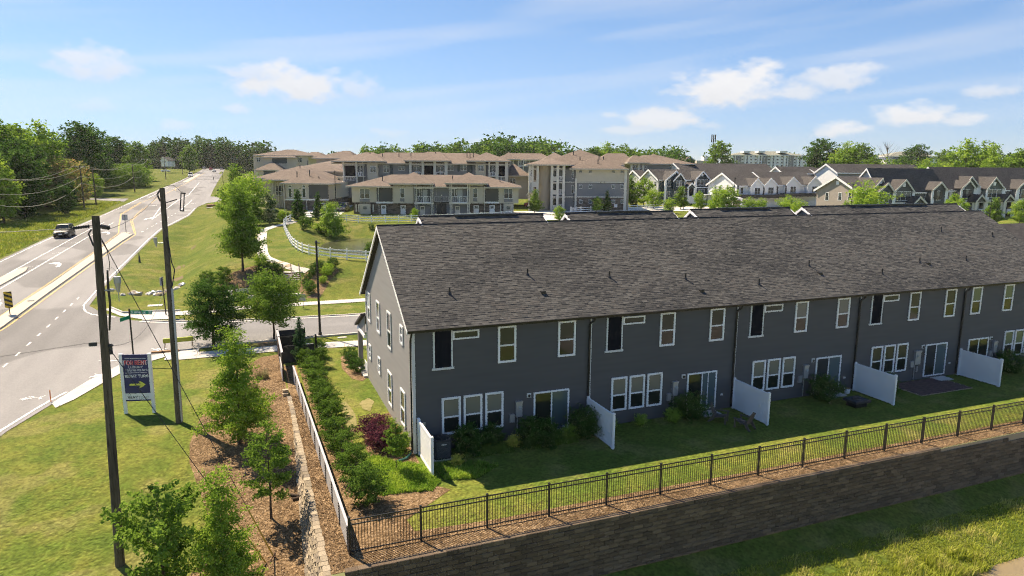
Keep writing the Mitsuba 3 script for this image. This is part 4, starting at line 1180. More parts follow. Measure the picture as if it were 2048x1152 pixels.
# near trees, each its own
NT = [('T1', 21, 4.6, .92, .95, oval, 22, 4000, .135, MID, .055, dict(clump=.2, rise=.3), -6.85, -2.1, 'slim young tree with a bare lower stem casting its shadow on the mulch'),
      ('T2', 22, 6.1, 1.75, .45, cone, 46, 17000, .135, FRESH, .085, dict(clump=.17, rise=.15), -8.1, 4.9, 'bushy cone-shaped young tree in the mulch bed behind the tall wooden pole'),
      ('T3', 23, 4.45, 1.45, .5, vase, 22, 4600, .17, MID, .07, dict(clump=.15, rise=1.0, aspect=.75), -10.55, -6.5, 'broad-leaved young tree with upright branches at the foot of the nearest pole'),
      ('T4', 24, 4.9, 1.25, .2, cone, 44, 17000, .105, FRESH, .07, dict(clump=.2, rise=.25), -8.65, -6.7, 'dense feathery cone-shaped tree at the lower edge of the picture'),
      ('T5', 25, 2.35, .85, .15, cone, 26, 5200, .11, LIME, .04, dict(clump=.22, rise=.5), -4.75, -9.9, 'small pale green tree top before the end of the black fence'),
      ('T6', 26, 5.2, 2.2, .55, ball, 44, 16000, .17, DARK, .12, dict(clump=.17, rise=.1), -9.9, 25.6, 'round dark green street tree beside the near pavement'),
      ('T7', 27, 5.7, 2.2, 1.5, oval, 40, 12000, .18, MID, .09, dict(clump=.2, rise=.25), -5.5, 26.1, 'open street tree with a bare stem in front of the screen enclosure'),
      ('T8', 28, 9.6, 2.5, 1.8, cone, 60, 15000, .24, MID, .13, dict(clump=.2, rise=.1), -7.6, 51.5, 'tall layered tree in the mulch bed left of the steps')]
for nm, sd, h, R, z0, pf, nb, nl, ls, pal, tr, kw, x, y, lab in NT:
    proto(nm, sd, h, R, z0, pf, nb, nl, ls, pal, tr, **kw)
    plant('young_tree' if y < 20 else 'street_tree' if y < 40 else 'tree', lab, 'tree', nm, x, y)
# middle distance trees
proto('mid_a', 31, 6, 2.0, .9, oval, 34, 4200, .30, FRESH, .09, clump=.2)
proto('mid_b', 32, 6, 2.0, .7, cone, 36, 4600, .30, MID, .09, clump=.2)
proto('mid_lime', 33, 6, 2.2, .9, oval, 34, 3800, .32, LIME, .09, clump=.22)
proto('mid_dark', 34, 6, 1.6, .15, cone, 40, 5200, .26, DARK, .08, clump=.13, rise=.4)
proto('gloss', 35, 5.6, 1.9, .4, cone, 34, 3000, .36, GLOSS, .1, clump=.18)
proto('pond', 36, 5.8, 3.0, .1, cone, 46, 7000, .30, FRESH, .1, clump=.2)
MT = [('gloss', 5.6, -3.0, 97, 5.6, 'glossy magnolia-like tree with pale flecks beside the path'),
      ('mid_dark', 6, 2.2, 100.8, 5.8, 'dark pointed evergreen at the corner of the left apartment wing'),
      ('mid_dark', 6, 5.9, 101.7, 5.1, 'dark pointed evergreen nearer the car park, second from the left'),
      ('pond', 5.8, 6.6, 88.5, 5.6, 'large bright green bush-like tree inside the pond fence'),
      ('mid_a', 6, 23.3, 97.4, 2.4, 'small bright tree at the back fence, left of the first roof gable'),
      ('mid_a', 6, 49.6, 88.5, 3.3, 'small bright tree in the first gap between the roof ridges'),
      ('mid_b', 6, 52.1, 106.3, 5.0, 'round green tree before the beige stair tower'),
      ('mid_a', 6, 66.7, 104.9, 3.6, 'bright small tree against the stone base of the end building'),
      ('mid_dark', 6, 69.2, 104.9, 4.8, 'dark cone-shaped evergreen against the stone base of the end building'),
      ('mid_b', 6, -8.2, 128, 9.6, 'tall tree on the path, farthest up beside the road'),
      ('mid_lime', 6, -5.7, 106, 8.4, 'bright yellow-green tree above the path bend'),
      ('mid_a', 6, -8.7, 92, 7.6, 'bright green tree behind the tall layered tree'),
      ('mid_b', 6, -5.6, 96.5, 5.0, 'smaller green tree between the layered tree and the path'),
      ('mid_lime', 6, -7.2, 112, 7.4, 'bright yellow-green tree nearer the road verge'),
      ('mid_a', 6, 87.7, 119.1, 7.4, 'narrow tree between end building and pale gable house'), ('mid_lime', 6, 85.4, 111.1, 5.0, 'yellow-green tree before the dark blue house, leftmost of its row'),
      ('mid_b', 6, 86.0, 122.5, 7.5, 'tree right against the end building\'s corner'), ('mid_b', 6, 91.9, 109.1, 5.4, 'dark round tree beside the white porch'),
      ('mid_lime', 6, 82.9, 100.7, 3.4, 'small pale tree in the car park gap'), ('mid_a', 6, 93.0, 103.4, 4.7, 'green tree before the blue house door'), ('mid_lime', 6, 91.6, 94.3, 6.4, 'big yellow-green tree before the white gable house'),
      ('mid_a', 6, 91.8, 91.6, 6.7, 'green tree just right of the big yellow-green one'), ('mid_lime', 6, 96.5, 90.3, 4.3, 'pale small tree before the white garages, left'), ('mid_lime', 6, 98.4, 88.7, 4.2, 'pale small tree before the white garages, right'),
      ('mid_lime', 6, 99.0, 81.4, 5.4, 'yellow-green tree before the white garages near the taupe gable'), ('mid_lime', 6, 97.1, 76.3, 5.0, 'low yellow-green tree behind the third roof gable'),
      ('mid_lime', 6, 96.3, 59.8, 9.2, 'slender yellow-green tree before the grey-green gables'), ('mid_a', 6, 92.8, 60.7, 5.8, 'low bushy tree below the taupe gable'),
      ('mid_a', 6, 114.4, 56.4, 7.0, 'bright tree behind the roof ridge at the right'), ('mid_b', 6, 140.2, 66.1, 5.6, 'round tree beyond the right end of the roof'), ('mid_a', 6, 143.8, 63.0, 5.5, 'rightmost round tree at the edge of the picture')]
for i, (pn, h0, x, y, h, lab) in enumerate(MT):
    s = h / h0
    R = {'mid_lime': 1.0}.get(pn, 1.0)
    plant('tree', lab, 'tree', pn, x, y, s * R, rot=i * 57, sz=s)
# far trees
proto('far_a', 41, 18, 5.2, 1.5, broad, 60, 5200, .85, MID, .3, clump=.17)
proto('far_b', 42, 18, 4.6, 2.0, oval, 60, 5000, .8, FRESH, .3, clump=.18)
proto('far_c', 43, 18, 5.4, 1.0, ball, 64, 5600, .85, DARK, .3, clump=.16)
proto('far_d', 44, 18, 3.4, 5.0, vase, 30, 1700, .7, MID, .3, clump=.2)
proto('rusty', 45, 11, 5.0, .6, broad, 54, 4600, .6, RUSTY, .2, clump=.18)
proto('bigbush', 46, 7, 5.5, .2, broad, 50, 5200, .55, MID, 0, clump=.18)
FT = [('far_a', 195.7, 228.8, 20.5, 'single round tree standing before the cell tower'), ('far_d', 145.5, 226.7, 18.5, 'thin tall tree rising over the end building'), ('far_b', 139, 231, 19, 'broad tree crown over the end building roof'), ('far_c', 133, 233, 16.5, 'darker tree crown over the end building roof'),
      ('far_c', 206.1, 179.5, 20.4, 'tall dark tree left in the group before the white apartments'), ('far_b', 212.2, 173.1, 19.3, 'tall bright tree in the group before the white apartments'), ('far_a', 208.3, 162.5, 18.6, 'dark upright tree at the right end of that group'), ('far_b', 203.6, 168, 16.5, 'yellowish tree within the group before the white apartments'),
      ('far_a', 203.6, 152.8, 13.6, 'dense tree right of the bare tree'), ('far_c', 201.9, 139.4, 13.2, 'dark tree before the distant right apartments'), ('far_b', 198.1, 128.0, 13.0, 'bright tree over the right roofs'),
      ('far_b', 204.5, 119.4, 19.0, 'largest bright tree at the right, over the grey roofs'), ('far_b', 209, 114, 17.5, 'bright tree beside the largest one at the right'), ('far_d', 222, 125.8, 19.1, 'thin-crowned tree behind the largest one'), ('far_a', 187.0, 91.7, 16.0, 'big tree at the right edge over the roofs'), ('far_b', 186.0, 100.3, 13.0, 'bright lower tree near the right edge'), ('far_a', 181.5, 96.3, 11.5, 'green lower tree near the right edge'),
      ('far_c', 321.9, 229.4, 21, 'distant dark tree above the far right apartments'), ('far_a', 297.4, 195.7, 18, 'distant tree right of the far apartments')]
for i, (pn, x, y, h, lab) in enumerate(FT):
    plant('tree', lab, 'tree', pn, x, y, h / 18, rot=i * 71)
# wood left of the road: front trees as things
LT = [('far_c', -60, 118, 15.5, 'dark tree at the left edge of the wood'), ('far_b', -50.5, 128, 11, 'bright green tree at the left picture edge'), ('far_c', -50, 140, 12.5, 'dark dense tree nearest the road at the front of the wood'), ('far_a', -57, 135, 16.5, 'tall tree in the front row of the wood, second from the left'),
      ('far_c', -52.5, 149, 14.5, 'dark tree just behind the nearest one in the wood'), ('far_a', -58, 158, 18.3, 'tall tree in the middle of the wood'), ('far_b', -53, 171, 18.8, 'tallest bright tree of the wood, before the notch of sky'), ('far_a', -60, 178, 18, 'tree behind the tallest bright one'),
      ('rusty', -49.5, 166, 11, 'orange-tinged flowering tree behind the roadside poles'), ('rusty', -49.5, 181, 10.2, 'second orange-tinged flowering tree by the side road'), ('far_c', -54, 225, 20, 'large dark round tree right of the sky notch'), ('far_c', -56, 250, 19, 'dark tree behind the large round one'), ('far_b', -47.5, 205, 7.0, 'yellow-green small tree at the side road'),
      ('bigbush', -45.5, 262, 8.3, 'big bright roadside bush beyond the side road'), ('bigbush', -46.5, 274, 8.2, 'second big roadside bush farther up the road'), ('bigbush', -51, 255, 7.5, 'big bush behind the roadside bushes'), ('far_a', -50, 320, 17, 'tree beyond the roadside bushes'), ('far_a', -36, 430, 16, 'round pale tree at the road crest'), ('far_c', -60, 330, 19, 'dark tree behind the far left house'),
      ('far_c', -44, 146, 6.5, 'low dark bush under the first roadside poles'), ('far_c', -46, 160, 7, 'low dark bush behind the first roadside poles')]
for i, (pn, x, y, h, lab) in enumerate(LT):
    plant('tree' if pn != 'bigbush' else 'roadside_bush', lab, 'tree' if pn != 'bigbush' else 'bush', pn, x, y, h * (1.1 if i < 14 and h > 10 else 1.0) / (11 if pn == 'rusty' else 7 if pn == 'bigbush' else 18), rot=i * 83, group='trees of the wood left of the road')


def wood(label, spots, seed, pal, ls=1.3, nl=650):
    V, F, C, n = [], [], [], 0
    rng = np.random.default_rng(seed)
    protos = [crown(seed + k, 18, 5.6, .5, [broad, oval, ball][k % 3], 40, nl, ls, pal[k % len(pal)], clump=.18)[0] for k in range(5)]
    for x, y, h in spots:
        v, f, c = protos[rng.integers(5)]
        a = rng.random() * 6.28; s = h / 18
        R = np.array([[math.cos(a), -math.sin(a), 0], [math.sin(a), math.cos(a), 0], [0, 0, 1]])
        V.append((v * s) @ R.T + [x, y, float(H(x, y))]); F.append(f + n); C.append(c * rng.uniform(.8, 1.15)); n += len(v)
    m = MB(); m.add(np.vstack(V), np.vstack(F), np.vstack(C))
    stuff('woodland', m, 'm_leaf', label, 'woodland')


rng = np.random.default_rng(8)
sp = [(rng.uniform(-110, -62), rng.uniform(105, 330), rng.uniform(15, 20)) for _ in range(95)] + [(rng.uniform(-190, -100), rng.uniform(150, 330), rng.uniform(20, 25)) for _ in range(60)]
wood('dense mixed wood behind the front trees left of the road', sp, 60, [DARK, MID, DARK])
sp = []
for k in range(150):
    a = rng.uniform(-14, 9.5); dd = rng.uniform(540, 600); sp.append((CAM[0] + dd * math.sin(math.radians(a)), CAM[1] + dd * math.cos(math.radians(a)), rng.uniform(12, 18) * (1.0 if a < -6 else 1.3 if a < 2.5 else .95)))
wood('dark treeline across the end of the main road', sp, 61, [DARK, DARK * .8], 2.0, 420)
sp = []
for k in range(170):
    a = rng.uniform(9, 35); dd = rng.uniform(330, 420)
    sp.append((CAM[0] + dd * math.sin(math.radians(a)), CAM[1] + dd * math.cos(math.radians(a)), rng.uniform(15, 19) + 3.5 * (1 if 17 < a < 26 else 0) * rng.random() + (2.0 if 19 < a < 25.5 else 0)))
wood('green treeline behind the apartment roofs', sp, 62, [MID, DARK, DARK], 1.7, 420)
sp = []
for k in range(150):
    a = rng.uniform(40, 72); dd = rng.uniform(470, 620)
    sp.append((CAM[0] + dd * math.sin(math.radians(a)), CAM[1] + dd * math.cos(math.radians(a)), rng.uniform(14, 19)))
wood('distant treeline behind the white apartments', sp, 63, [DARK, MID], 2.2, 380)
sp = []
for k in range(70):
    a = rng.uniform(48, 66); dd = rng.uniform(236, 300)
    sp.append((CAM[0] + dd * math.sin(math.radians(a)), CAM[1] + dd * math.cos(math.radians(a)), rng.uniform(8, 14)))
wood('low green treeline behind the grey roofs at the right', sp, 64, [FRESH, MID, MID], 1.2, 420)
BT = thing('bare_tree', 'dead bare grey tree rising behind the grey roofs', 'tree')
m = MB(); rng = np.random.default_rng(4); x, y = 214, 156; z = float(H(x, y))
m.tube([(x, y, z), (x + .4, y, z + 8), (x - .2, y, z + 15), (x - .5, y, z + 19.5)], [.3, .22, .12, .03], 6)
for k in range(16):
    h = rng.uniform(8, 17); a = rng.uniform(0, 6.28); l = (19.5 - h) * .5 + .8
    m.tube([(x, y, z + h), (x + math.cos(a) * l * .6, y + math.sin(a) * l * .6, z + h + l * .7), (x + math.cos(a) * l, y + math.sin(a) * l, z + h + l * 1.3)], [.09, .05, .015], 5)
part(BT, 'trunk', m, 'm_barklight')

# shrubs
proto('hedge', 51, 1.6, .74, .05, ball, 40, 5200, .085, HEDGE, 0, clump=.14, mixk=1.3)
proto('hedge2', 52, 1.5, .78, .05, ball, 40, 5200, .085, HEDGE, 0, clump=.15, mixk=1.4)
proto('clip', 53, 1.0, .62, .03, ball, 40, 3200, .07, DARK, 0, clump=.12)
proto('clipf', 54, 1.0, .62, .03, ball, 40, 2600, .09, FRESH, 0, clump=.14)
proto('purple', 55, 1.3, .85, .05, ball, 40, 3800, .10, PURPLE, 0, clump=.18)
proto('limeb', 56, 1.0, .62, .03, ball, 34, 2000, .10, LIME, 0, clump=.2)
proto('yellowb', 57, .8, .42, .03, oval, 24, 900, .10, YELLOW, 0, clump=.22)
proto('cypress', 58, 3.4, .62, .1, cone, 60, 7000, .10, BLUEG, .05, clump=.14, rise=.9)
proto('darkb', 59, 1.5, .8, .04, column, 44, 4200, .11, DARK, 0, clump=.16)
HG = [(-2.7, 19.6, .95), (-3.75, 16.6, .9), (-2.75, 16.9, .85), (-3.55, 14.6, .95), (-3.45, 12.7, .95), (-3.5, 10.8, 1.0), (-3.5, 8.8, 1.0), (-3.5, 6.8, 1.05), (-3.5, 4.7, 1.05), (-3.5, 2.4, 1.0), (-3.4, .4, .9), (-3.25, -1.7, 1.0), (-3.1, -4.2, 1.15)]
WH = ['at the pavement end', 'beside the cypress', 'second from the pavement on the lawn side', 'fourth from the pavement end', 'fifth from the pavement end', 'sixth from the pavement end', 'opposite the gable windows', 'opposite the worn grass', 'beside the pale worn patch', 'opposite the purple shrubs', 'opposite the slim yard tree', 'second from the black fence', 'nearest the black fence']
for i, ((x, y, s), w) in enumerate(zip(HG, WH)):
    plant('hedge_shrub', f'leafy green hedge shrub along the grey fence, {w}', 'shrub', 'hedge' if i % 3 else 'hedge2', x, y, s, rot=i * 47, group='hedge shrubs along the grey fence', z=0)
plant('cypress', 'slim dark cypress in front of the screen enclosure', 'tree', 'cypress', -4.0, 18.1, 1.0)
proto('yard', 68, 2.5, .48, .75, oval, 26, 2600, .10, MID, .025, clump=.22)
plant('yard_tree', 'slim little tree with a thin dark stem in the lime ground cover', 'tree', 'yard', -1.25, -1.55)
for x, y, s, pn, lab, nm in ((-1.55, 2.5, 1.0, 'purple', 'dark purple shrub nearer the house corner window', 'purple_shrub'), (-1.35, 1.0, .95, 'purple', 'dark purple shrub nearer the slim yard tree', 'purple_shrub'), (-.75, 3.5, .75, 'clipf', 'low green shrub behind the purple shrubs', 'shrub'), (-.45, 2.5, .8, 'yellowb', 'small orange-yellow plant beside the purple shrub', 'shrub'), (-.55, .5, .9, 'clipf', 'leafy green shrub between slim tree and gable wall', 'shrub'),
                             (-.55, 17.9, 1.0, 'clip', 'clipped round shrub by the porch, farthest', 'clipped_shrub'), (-.6, 16.4, 1.0, 'clip', 'clipped round shrub by the porch, middle', 'clipped_shrub'), (-.5, 14.7, 1.0, 'clip', 'clipped round shrub by the porch, nearest', 'clipped_shrub'),
                             (2.55, -.75, 1.0, 'darkb', 'dark upright shrub before the first triple window', 'shrub'), (5.95, -.95, 1.0, 'darkb', 'large dark shrub left of the first patio door', 'shrub'), (6.6, -1.3, .95, 'darkb', 'dark shrub right beside the large one by the first patio door', 'shrub'), (9.0, -.85, 1.0, 'hedge_d', 'broad dark shrub against the second privacy screen', 'shrub'),
                             (15.75, -.75, 1.0, 'hedge_d', 'round dark shrub left of the second patio door', 'shrub'), (25.5, -.9, 1.0, 'hedge_d', 'round dark shrub left of the third patio door', 'shrub'), (29.9, -1.6, 1.0, 'darkb', 'dark shrub tucked behind the fourth privacy screen', 'shrub'), (42.6, -1.0, 1.0, 'hedge_d', 'round dark shrub at the right edge of the house', 'shrub'),
                             (3.9, -.4, .8, 'darkb', 'small dark shrub under the first triple window', 'shrub'), (4.9, -.9, .8, 'yellowb', 'yellowish seedling on the shaded lawn edge', 'shrub'), (8.1, -.9, .7, 'limeb', 'small lime shrub right of the first patio door', 'shrub'), (12.6, -.6, .6, 'limeb', 'low pale shrub under the second triple window', 'shrub'), (14.6, -.8, .75, 'limeb', 'pale shrub left of the second patio door', 'shrub'), (10.8, -.5, .6, 'limeb', 'pale low shrub behind the second privacy screen', 'shrub'), (1.55, -2.1, .75, 'yellowb', 'small orange-yellow plant in front of the air conditioner', 'shrub'),
                             (-5.9, 50.5, 1.1, 'clip', 'dark round shrub at the top left of the steps', 'clipped_shrub'), (-4.6, 51.0, 1.3, 'clip', 'dark round shrub left of the handrails', 'clipped_shrub'), (-3.9, 50.3, 1.2, 'clip', 'dark round shrub just left of the handrail', 'clipped_shrub'), (-5.6, 53.0, 1.4, 'clipf', 'loose green shrub under the tall layered tree', 'shrub'),
                             (-1.2, 47.2, .75, 'clip', 'dark shrub right of the steps, lowest', 'clipped_shrub'), (-.8, 48.3, .75, 'clip', 'dark shrub right of the steps, second', 'clipped_shrub'), (-.4, 49.3, .75, 'clip', 'dark shrub right of the steps, third', 'clipped_shrub'), (.1, 50.3, 1.1, 'clip', 'dark shrub right of the steps, fourth', 'clipped_shrub'), (.8, 51.0, 1.1, 'clip', 'dark shrub right of the steps, top', 'clipped_shrub'), (2.3, 51.3, 1.25, 'clip', 'dark shrub at the far top of the mulch bed', 'clipped_shrub'),
                             (.7, 47.5, .8, 'limeb', 'yellow-green shrub on the mulch slope, lower', 'shrub'), (1.3, 49.2, 1.1, 'limeb', 'yellow-green shrub on the mulch slope, upper', 'shrub'), (1.8, 50.2, 1.0, 'limeb', 'yellow-green shrub on the mulch slope, top', 'shrub'), (-.9, 44.9, .95, 'hedge2', 'loose light green bush by the small sign', 'shrub'), (-7.9, 43.6, 1.0, 'clipf', 'round green bush before the bench', 'shrub'), (-5.9, 43.9, 1.2, 'clip', 'dark bush beside the bench', 'clipped_shrub'), (-9.6, 48.6, 1.2, 'hedge', 'green bush above the patio', 'shrub'), (-11.2, 47.5, 1.3, 'hedge', 'green bush left of the patio', 'shrub'),
                             (-.9, 100.2, 1.9, 'clipf', 'round yellow-green bush at the left wing corner', 'shrub'), (.0, 100.5, 1.7, 'clip', 'round dark bush at the left wing corner', 'clipped_shrub'), (86.1, 121.2, 1.8, 'clip', 'dark ball shrub right of the end building', 'clipped_shrub'), (63.5, 112.2, 1.5, 'limeb', 'yellow bush before the stair tower', 'shrub'), (65.5, 112, 1.3, 'clip', 'dark low bush before the stair tower', 'clipped_shrub'),
                             (3.2, 92, 1.6, 'clip', 'dark tuft on the pond bank, left', 'shrub'), (4.8, 89, 1.5, 'clip', 'dark tuft on the pond bank, middle', 'shrub'), (2.2, 88.5, 1.4, 'hedge', 'green tuft on the pond bank near the fence', 'shrub'), (14.0, 92, 1.0, 'clip', 'small dark tuft on the back bank', 'shrub'), (9.5, 66, 1.6, 'hedge', 'green reeds at the pond edge', 'shrub'), (12, 68, 2.2, 'hedge', 'taller reeds at the pond edge behind the gable', 'shrub')):
    if 'hedge_d' not in PROTO: proto('hedge_d', 69, 1.5, .95, .05, ball, 40, 4200, .105, DARK, 0, clump=.2)
    plant(nm, lab, 'shrub', pn, x, y, s, rot=(x * 91 + y * 37) % 360)


def scatter(n, inside, seed):
    P = Polygon(inside); r = np.random.default_rng(seed); x0, y0, x1, y1 = P.bounds
    p = np.column_stack([r.uniform(x0, x1, n), r.uniform(y0, y1, n)])
    return p[shapely.contains_xy(P, p[:, 0], p[:, 1])], r


def blades(n, area, seed, h, w, pal, label, cat='grass', side=None, clump=0.5, name='tall_grass'):
    p, r = scatter(n, area, seed)
    k = meshkit.noise(np.column_stack([p * 1.4, p[:, :1] * 0 + seed]))
    p, k = p[k > clump - .25], k[k > clump - .25]
    n = len(p); a = r.uniform(0, 6.28, n); hh = h * r.uniform(.5, 1.2, n) * (.5 + k)
    lean = r.uniform(.1, .7, n) * hh; b = a + r.normal(size=n) * .5 + 1.57
    z = H(p[:, 0], p[:, 1], side)
    base = np.column_stack([p, z - .02]); side_ = np.column_stack([np.cos(a), np.sin(a), a * 0]) * (w * r.uniform(.6, 1.3, n))[:, None]
    mid = base + np.column_stack([np.cos(b) * lean * .35, np.sin(b) * lean * .35, hh * .62])
    tip = base + np.column_stack([np.cos(b) * lean, np.sin(b) * lean, hh])
    V = np.stack([base - side_, base + side_, mid + side_ * .7, mid - side_ * .7, tip], 1).reshape(-1, 3)
    i = np.arange(n)[:, None] * 5
    F = np.vstack([i + [0, 1, 2], i + [0, 2, 3], i + [3, 2, 4]])
    c = pal[np.clip((k * 2.6 + r.normal(size=n) * .35).astype(int), 0, 2)] * r.uniform(.8, 1.2, (n, 1))
    m = MB(); m.add(V, F, np.repeat(c, 5, 0))
    stuff(name, m, 'm_leaf', label, cat)


GR = np.array([(.20, .27, .035), (.29, .35, .05), (.40, .41, .09)])
GR2 = np.array([(.25, .30, .035), (.37, .41, .06), (.52, .49, .15)])
blades(60000, [(3, -10.4), (32, -10.2), (33, -13.2), (22, -13.2), (20, -16), (3, -16)], 3, .17, .014, GR2, 'long sunlit grass on the slope below the retaining wall', side='low', clump=.4)
blades(8000, [(12, -12.2), (24, -12.0), (23, -13.4), (12, -13.6)], 4, .45, .018, GR2, 'tall rank grass at the edge of the muddy water', side='low', clump=.6)
blades(60000, [(-38.6, 60), (-38.6, 185), (-43, 185), (-60, 60)], 5, .42, .05, GR, 'tall green grass on the left road verge', clump=.35)
blades(17000, [(-2.9, -.6), (-2.0, .4), (-1.2, -.6), (.02, -1.5), (.1, -2.8), (.4, -3.4), (-.2, -4.2), (-1.4, -3.9), (-2.4, -3.9), (-2.8, -2.4)], 6, .2, .022, LIME, 'lime-green ground cover around the slim yard tree', 'ground cover', 'pad', .32, 'ground_cover')
blades(5200, [(.45, -1.6), (2.3, -1.8), (3.4, -2.8), (2.0, -3.7), (.6, -3.3)], 7, .24, .022, LIME, 'lime-green ground cover right of the left privacy screen', 'ground cover', 'pad', .3, 'ground_cover')
blades(6000, [(2.2, -1.5), (9, -1.6), (9, -.3), (2.2, -.4)], 9, .2, .018, MID, 'shaded green ground cover along the house foot', 'ground cover', 'pad', .45, 'ground_cover')
for i, (x, y) in enumerate(((-7.4, 13.5), (-6.9, 10.0), (-6.7, 15.5), (-6.9, 8.4))):
    blades(260, [(x - .4, y - .4), (x + .4, y - .4), (x + .4, y + .4), (x - .4, y + .4)], 20 + i, .45, .02, np.array([(.16, .16, .06), (.22, .2, .09), (.3, .27, .14)]), f'straggly grass clump in the mulch bed, number {i + 1} from the wall'.replace(f'number {i + 1} from the wall', ['beside the boundary', 'in the middle', 'nearest the pavement', 'below the others'][i]), 'grass clump', 'left', .2, 'grass_clump')
# mulch and lawn litter
def litter(name, n, area, seed, size, pal, label, side=None, dz=.02):
    p, r = scatter(n, area, seed); n = len(p)
    P = np.column_stack([p, H(p[:, 0], p[:, 1], side) + dz])
    V, F, C = leaves(P, np.tile([0, 0, 2.5], (n, 1)), size, pal[r.integers(0, len(pal), n)] * r.uniform(.7, 1.3, (n, 1)), r, .28)
    m = MB(); m.add(V, F, C); stuff(name, m, 'm_vc', label, 'mulch')


CH = np.array([(.16, .095, .045), (.23, .15, .08), (.31, .23, .14), (.09, .055, .028)])
litter('bark_chip', 26000, [(-5.4, 20.5), (-8.0, 18.0), (-9.6, 13), (-10.3, 6), (-9.6, 0), (-9.6, -4.5), (-12, -9), (-5.4, -9)], 31, .075, CH, 'loose bark chips over the mulch bed', 'left')
litter('bark_chip', 7000, [(-5.15, 11), (-4.4, 11), (-4.25, -8.8), (-5.15, -8.8)], 32, .075, CH, 'loose bark chips on the terrace by the grey fence', 'pad')
litter('bark_chip', 14000, [(-4, -8.9), (-1.8, -6.3), (8, -6.9), (36, -7.3), (36, -8.6)], 33, .07, CH, 'loose bark chips along the black fence', 'pad')
litter('bark_chip', 5000, [(-.1, 6), (-1, 5.4), (-2.0, 2), (-1.6, -1), (-.1, -1.3)], 34, .06, CH, 'loose bark chips by the gable wall', 'pad')
RK = np.random.default_rng(6)
for i in range(34):
    x = RK.uniform(-19.6, -13.8); y = 49.6 + (x + 19.6) * .55 + RK.normal() * .55
    g_ = trimesh.creation.icosphere(subdivisions=1, radius=1); v = np.array(g_.vertices) * RK.uniform(.75, 1.2, (len(g_.vertices), 1)) * RK.uniform(.16, .42) * np.array([1, .8, .6])
    m = MB(); m.add(v + [x, y, float(H(x, y)) + .05], g_.faces); k = put(nk('riprap_rock'), m, ['m_galv', 'm_tan', 'm_concrete'][i % 3])
    labels[k] = {'label': 'grey broken rock in the drainage swale by the corner', 'category': 'rock', 'group': 'broken rocks in the roadside swale'}

